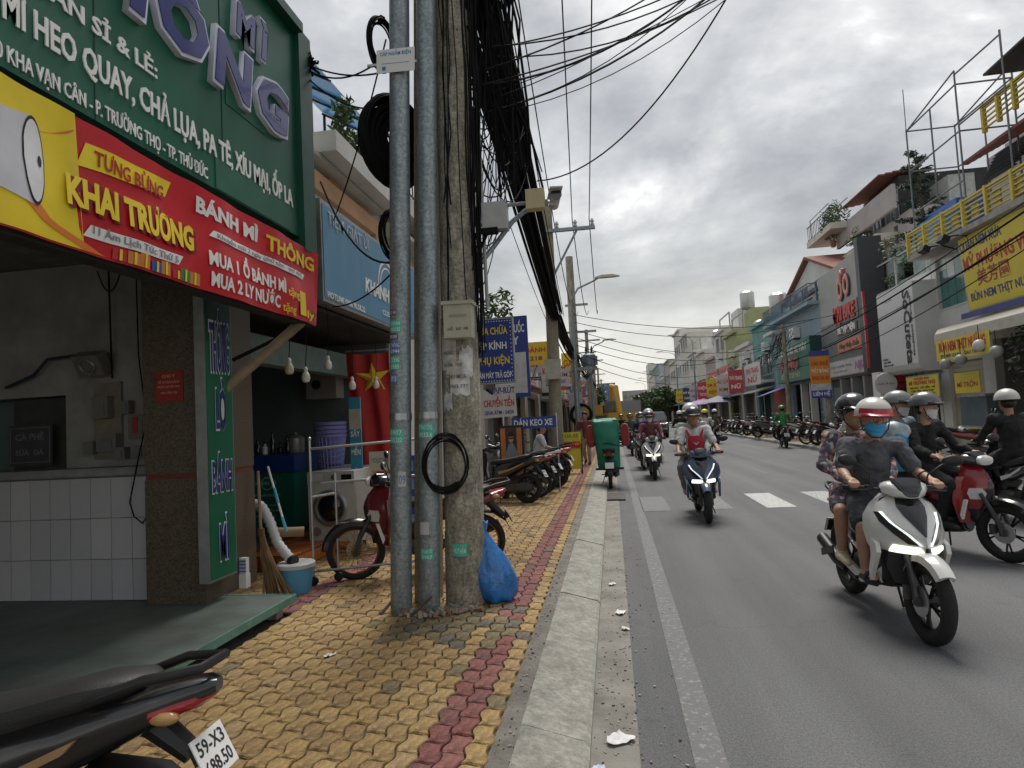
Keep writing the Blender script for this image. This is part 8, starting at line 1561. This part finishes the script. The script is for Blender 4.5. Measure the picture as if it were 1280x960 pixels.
# loaded delivery bike
bike('black delivery motorbike under a green tarp load at the near kerb', 'cub', PB, PB, (-.12, 15.2, .0), 0., plate=None, mirrors=False)
cg = thing('cargo_load', 'bulky load wrapped in green tarpaulin with red side bags on the delivery bike', 'load', (-.12, 14.85, .42)); b = MB(); rings = []
for i, (z_, w_, d_) in enumerate([(0, .22, .22), (.06, .25, .26), (.35, .26, .3), (.7, .29, .32), (1.0, .31, .31), (1.1, .30, .28), (1.14, .26, .2)]):
    rings.append([(w_*(abs(math.cos(a))**.5)*math.copysign(1, math.cos(a))*(1+.03*math.sin(7*a+i))-.02*i*.5, -d_*(abs(math.sin(a))**.5)*math.copysign(1, math.sin(a))*(1+.07*math.sin(5*a+i*2)+.03*math.sin(11*a+i)), z_+.02*math.sin(3*a+i)) for a in [k*2*PI/28 for k in range(28)]])
b.loft(rings); b.build('tarpaulin', mat('green_tarp', (.015, .20, .125), .55, var=.3, scale=4, bump=.5, bscale=9), cg)
for d in (-1, 1): b = MB(); b.loft([sec(-.2, .78, .15, .46, 14, 3.5, d*.38), sec(0, .76, .19, .52, 14, 3.5, d*.39), sec(.3, .75, .17, .48, 14, 3.5, d*.38)], 0, True); b.build('side_bag', mat('red_bag', (.28, .025, .02), .7, var=.3, bump=.2), cg)
b = MB(); b.box((0, -.33, .03), (.62, .05, .05)); b.tube([(-.35, -.2, .55), (0, -.36, .60), (.33, -.2, .5)], .012, 6); b.build('rope', M_black, cg)
# oncoming and departing riders; far ones are copies
H_dark = dict(col=MATS['helmet_charcoal']); H_white = dict(col=MATS['sign_white']); H_pale = dict(col=MATS['helmet_pale']); H_red = dict(col=MATS['helmet_red']); H_green = dict(col=mat('helmet_green', (.02, .22, .07), .35)); H_yel = dict(col=M_yel)
FR = 'riders in the traffic'
def far(label, bl_, style, main, x_, y_, dx_, dy_, shirt, trou, hel, mask=None, two=None, lit=False, vox=.02, skin=1, sleeve=.95, plate=None, torso=1.06):
    rz = hd(dx_, dy_); bike(bl_, style, main, PB, (x_, y_, 0), rz, lit=lit, plate=plate, group='motorbikes in the traffic'); person(label, (x_, y_, 0), rz, J_driver(-.05), skin, shirt, sleeve, trou, 1., None, hel, mask, True, vox=vox, hands=False, group=FR, torso=torso)
    if two: person(two[0], (x_, y_, 0), rz, J_pillion(-.40), skin, two[1], .95, two[2], 1., None, two[3], None, True, vox=vox, hands=False, group=FR, yaw=R(15))
CB, CD = cloth('black', (.012, .012, .013)), cloth('denim', (.05, .07, .12)); CW = cloth('white', (.55, .55, .54), .08)
far('rider in a maroon top and dark helmet on the white oncoming scooter', 'white scooter coming on left of the blue scooter', 'vario', PW, .95, 16.8, 0, -1, cloth('maroon', (.16, .04, .04)), CB, H_dark, MATS['white_mask'], ('pillion in purple peering round the maroon rider', cloth('purple', (.1, .05, .22)), CB, H_pale), True)
far('rider in green on the dark motorbike just right of the green cart', 'dark motorbike just right of the green cart, coming on', 'cub', PB, .72, 26.5, 0, -1, cloth('forest', (.03, .1, .07)), CD, H_dark)
far('rider in black close behind the white oncoming scooter', 'dark scooter close behind the white oncoming scooter', 'vario', PG, .85, 19.8, 0, -1, CB, CD, H_dark, MATS['white_mask'])
far('rider in brown check among the oncoming group', 'black scooter among the oncoming group', 'vario', PB, 1.35, 22.5, 0, -1, cloth('brown', (.12, .07, .045)), CB, H_red)
far('rider in a blue top at the back of the oncoming group', 'silver motorbike at the back of the oncoming group', 'cub', PS, 1.15, 29.5, 0, -1, cloth('blue', (.04, .08, .25)), CB, H_pale)
far('rider in a dark top far down the near lane', 'dark scooter far down the near lane', 'vario', PB, .5, 36, 0, -1, CB, CB, H_dark); far('rider in a teal top far down the near lane', 'white scooter far down the near lane', 'vario', PW, 1.6, 40, 0, -1, cloth('teal', (.04, .14, .14)), CB, H_dark)
far('rider in a black jacket riding away behind the SUV', 'red motorbike with a lit tail riding away behind the SUV', 'cub', PR, 2.85, 28.3, 0, 1, CB, CB, H_white); far('rider in a white top and yellow helmet riding away past the blue scooter', 'cream scooter riding away past the blue scooter', 'vario', PY, 3.5, 25.5, 0, 1, CW, CB, H_yel)
far('rider in a brown jacket and white helmet riding away near the far kerb', 'black scooter riding away near the far kerb', 'vario', PB, 5.0, 32.9, 0, 1, cloth('brown_jacket', (.085, .065, .05)), CB, H_white, plate=('59-C3', '110.24'))
far('rider in a bright green jacket and helmet at the far kerb', 'black motorbike of the green-jacketed rider at the far kerb', 'cub', PB, 6.75, 27.2, .1, 1, cloth('bright_green', (.02, .24, .06)), CB, H_green, plate=('59-N1', '672.31'))
far('rider in a thick black jacket and white helmet seen from behind, far right', 'dark motorbike seen from behind at the far right', 'cub', PB, 5.05, 9.3, .08, 1, cloth('jacket_black', (.011, .011, .012)), CB, dict(col=mat('helmet_ivory', (.5, .49, .46), .4)), vox=.012, torso=1.3)
far('rider in pale clothes and a blue cap beyond the floral pillion', 'grey scooter beyond the floral pillion', 'vario', PG, 4.95, 14.2, 0, 1, cloth('pale_grey', (.42, .43, .43)), CD, dict(col=mat('helmet_blue', (.06, .1, .3), .4)), vox=.016)
far('rider in black with a burgundy load between the two near motorbikes', 'burgundy scooter between the two near motorbikes', 'vario', paint('burgundy', (.13, .01, .03)), 4.3, 11.2, .05, 1, CB, CB, H_dark, vox=.014)
# parked along the far pavement: copies of three kinds
PF = 'motorbikes parked on the far pavement'
protos = [bike('white scooter parked nearest the green signboard', 'vario', PW, PB, (8.1, 29.6, .13), hd(1, .15), group=PF, plate=None), bike('black motorbike parked under the orange banner', 'cub', PB, PB, (8.1, 24.6, .13), hd(1, .1), group=PF, plate=None, spokes=True, rim=M_rim_s), bike('grey scooter parked second from the orange banner', 'vario', PG, PB, (8.1, 25.5, .13), hd(1, .12), group=PF, plate=None), bike('red motorbike parked by the restaurant display case', 'cub', PR, PB, (8.0, 15.6, .13), hd(.9, -.4), group=PF, plate=None)]
lab = ['black motorbike parked third from the orange banner', 'white scooter parked beside the far leaning pole', 'grey scooter parked before the red shopfront', 'black motorbike parked before the red shopfront', 'white scooter parked past the striped tarpaulin', 'black motorbike parked past the striped tarpaulin', 'grey scooter parked before the aqua house', 'white scooter parked before the aqua house', 'black motorbike parked before the yellow shop sign', 'grey scooter farthest of the parked row across the road', 'black motorbike parked before the salon pier', 'grey scooter parked before the salon glass front']
for k, (y_, p_) in enumerate([(26.5, 1), (31.2, 0), (34.2, 2), (35.1, 1), (37.8, 0), (38.7, 1), (40.5, 2), (41.6, 0), (44, 1), (46, 2), (22.4, 1), (21.3, 2)]): dup(protos[p_], (8.0+.12*math.sin(k*2.2), y_, .13), hd(1, .12+.15*math.sin(k*1.7)), lab[k])
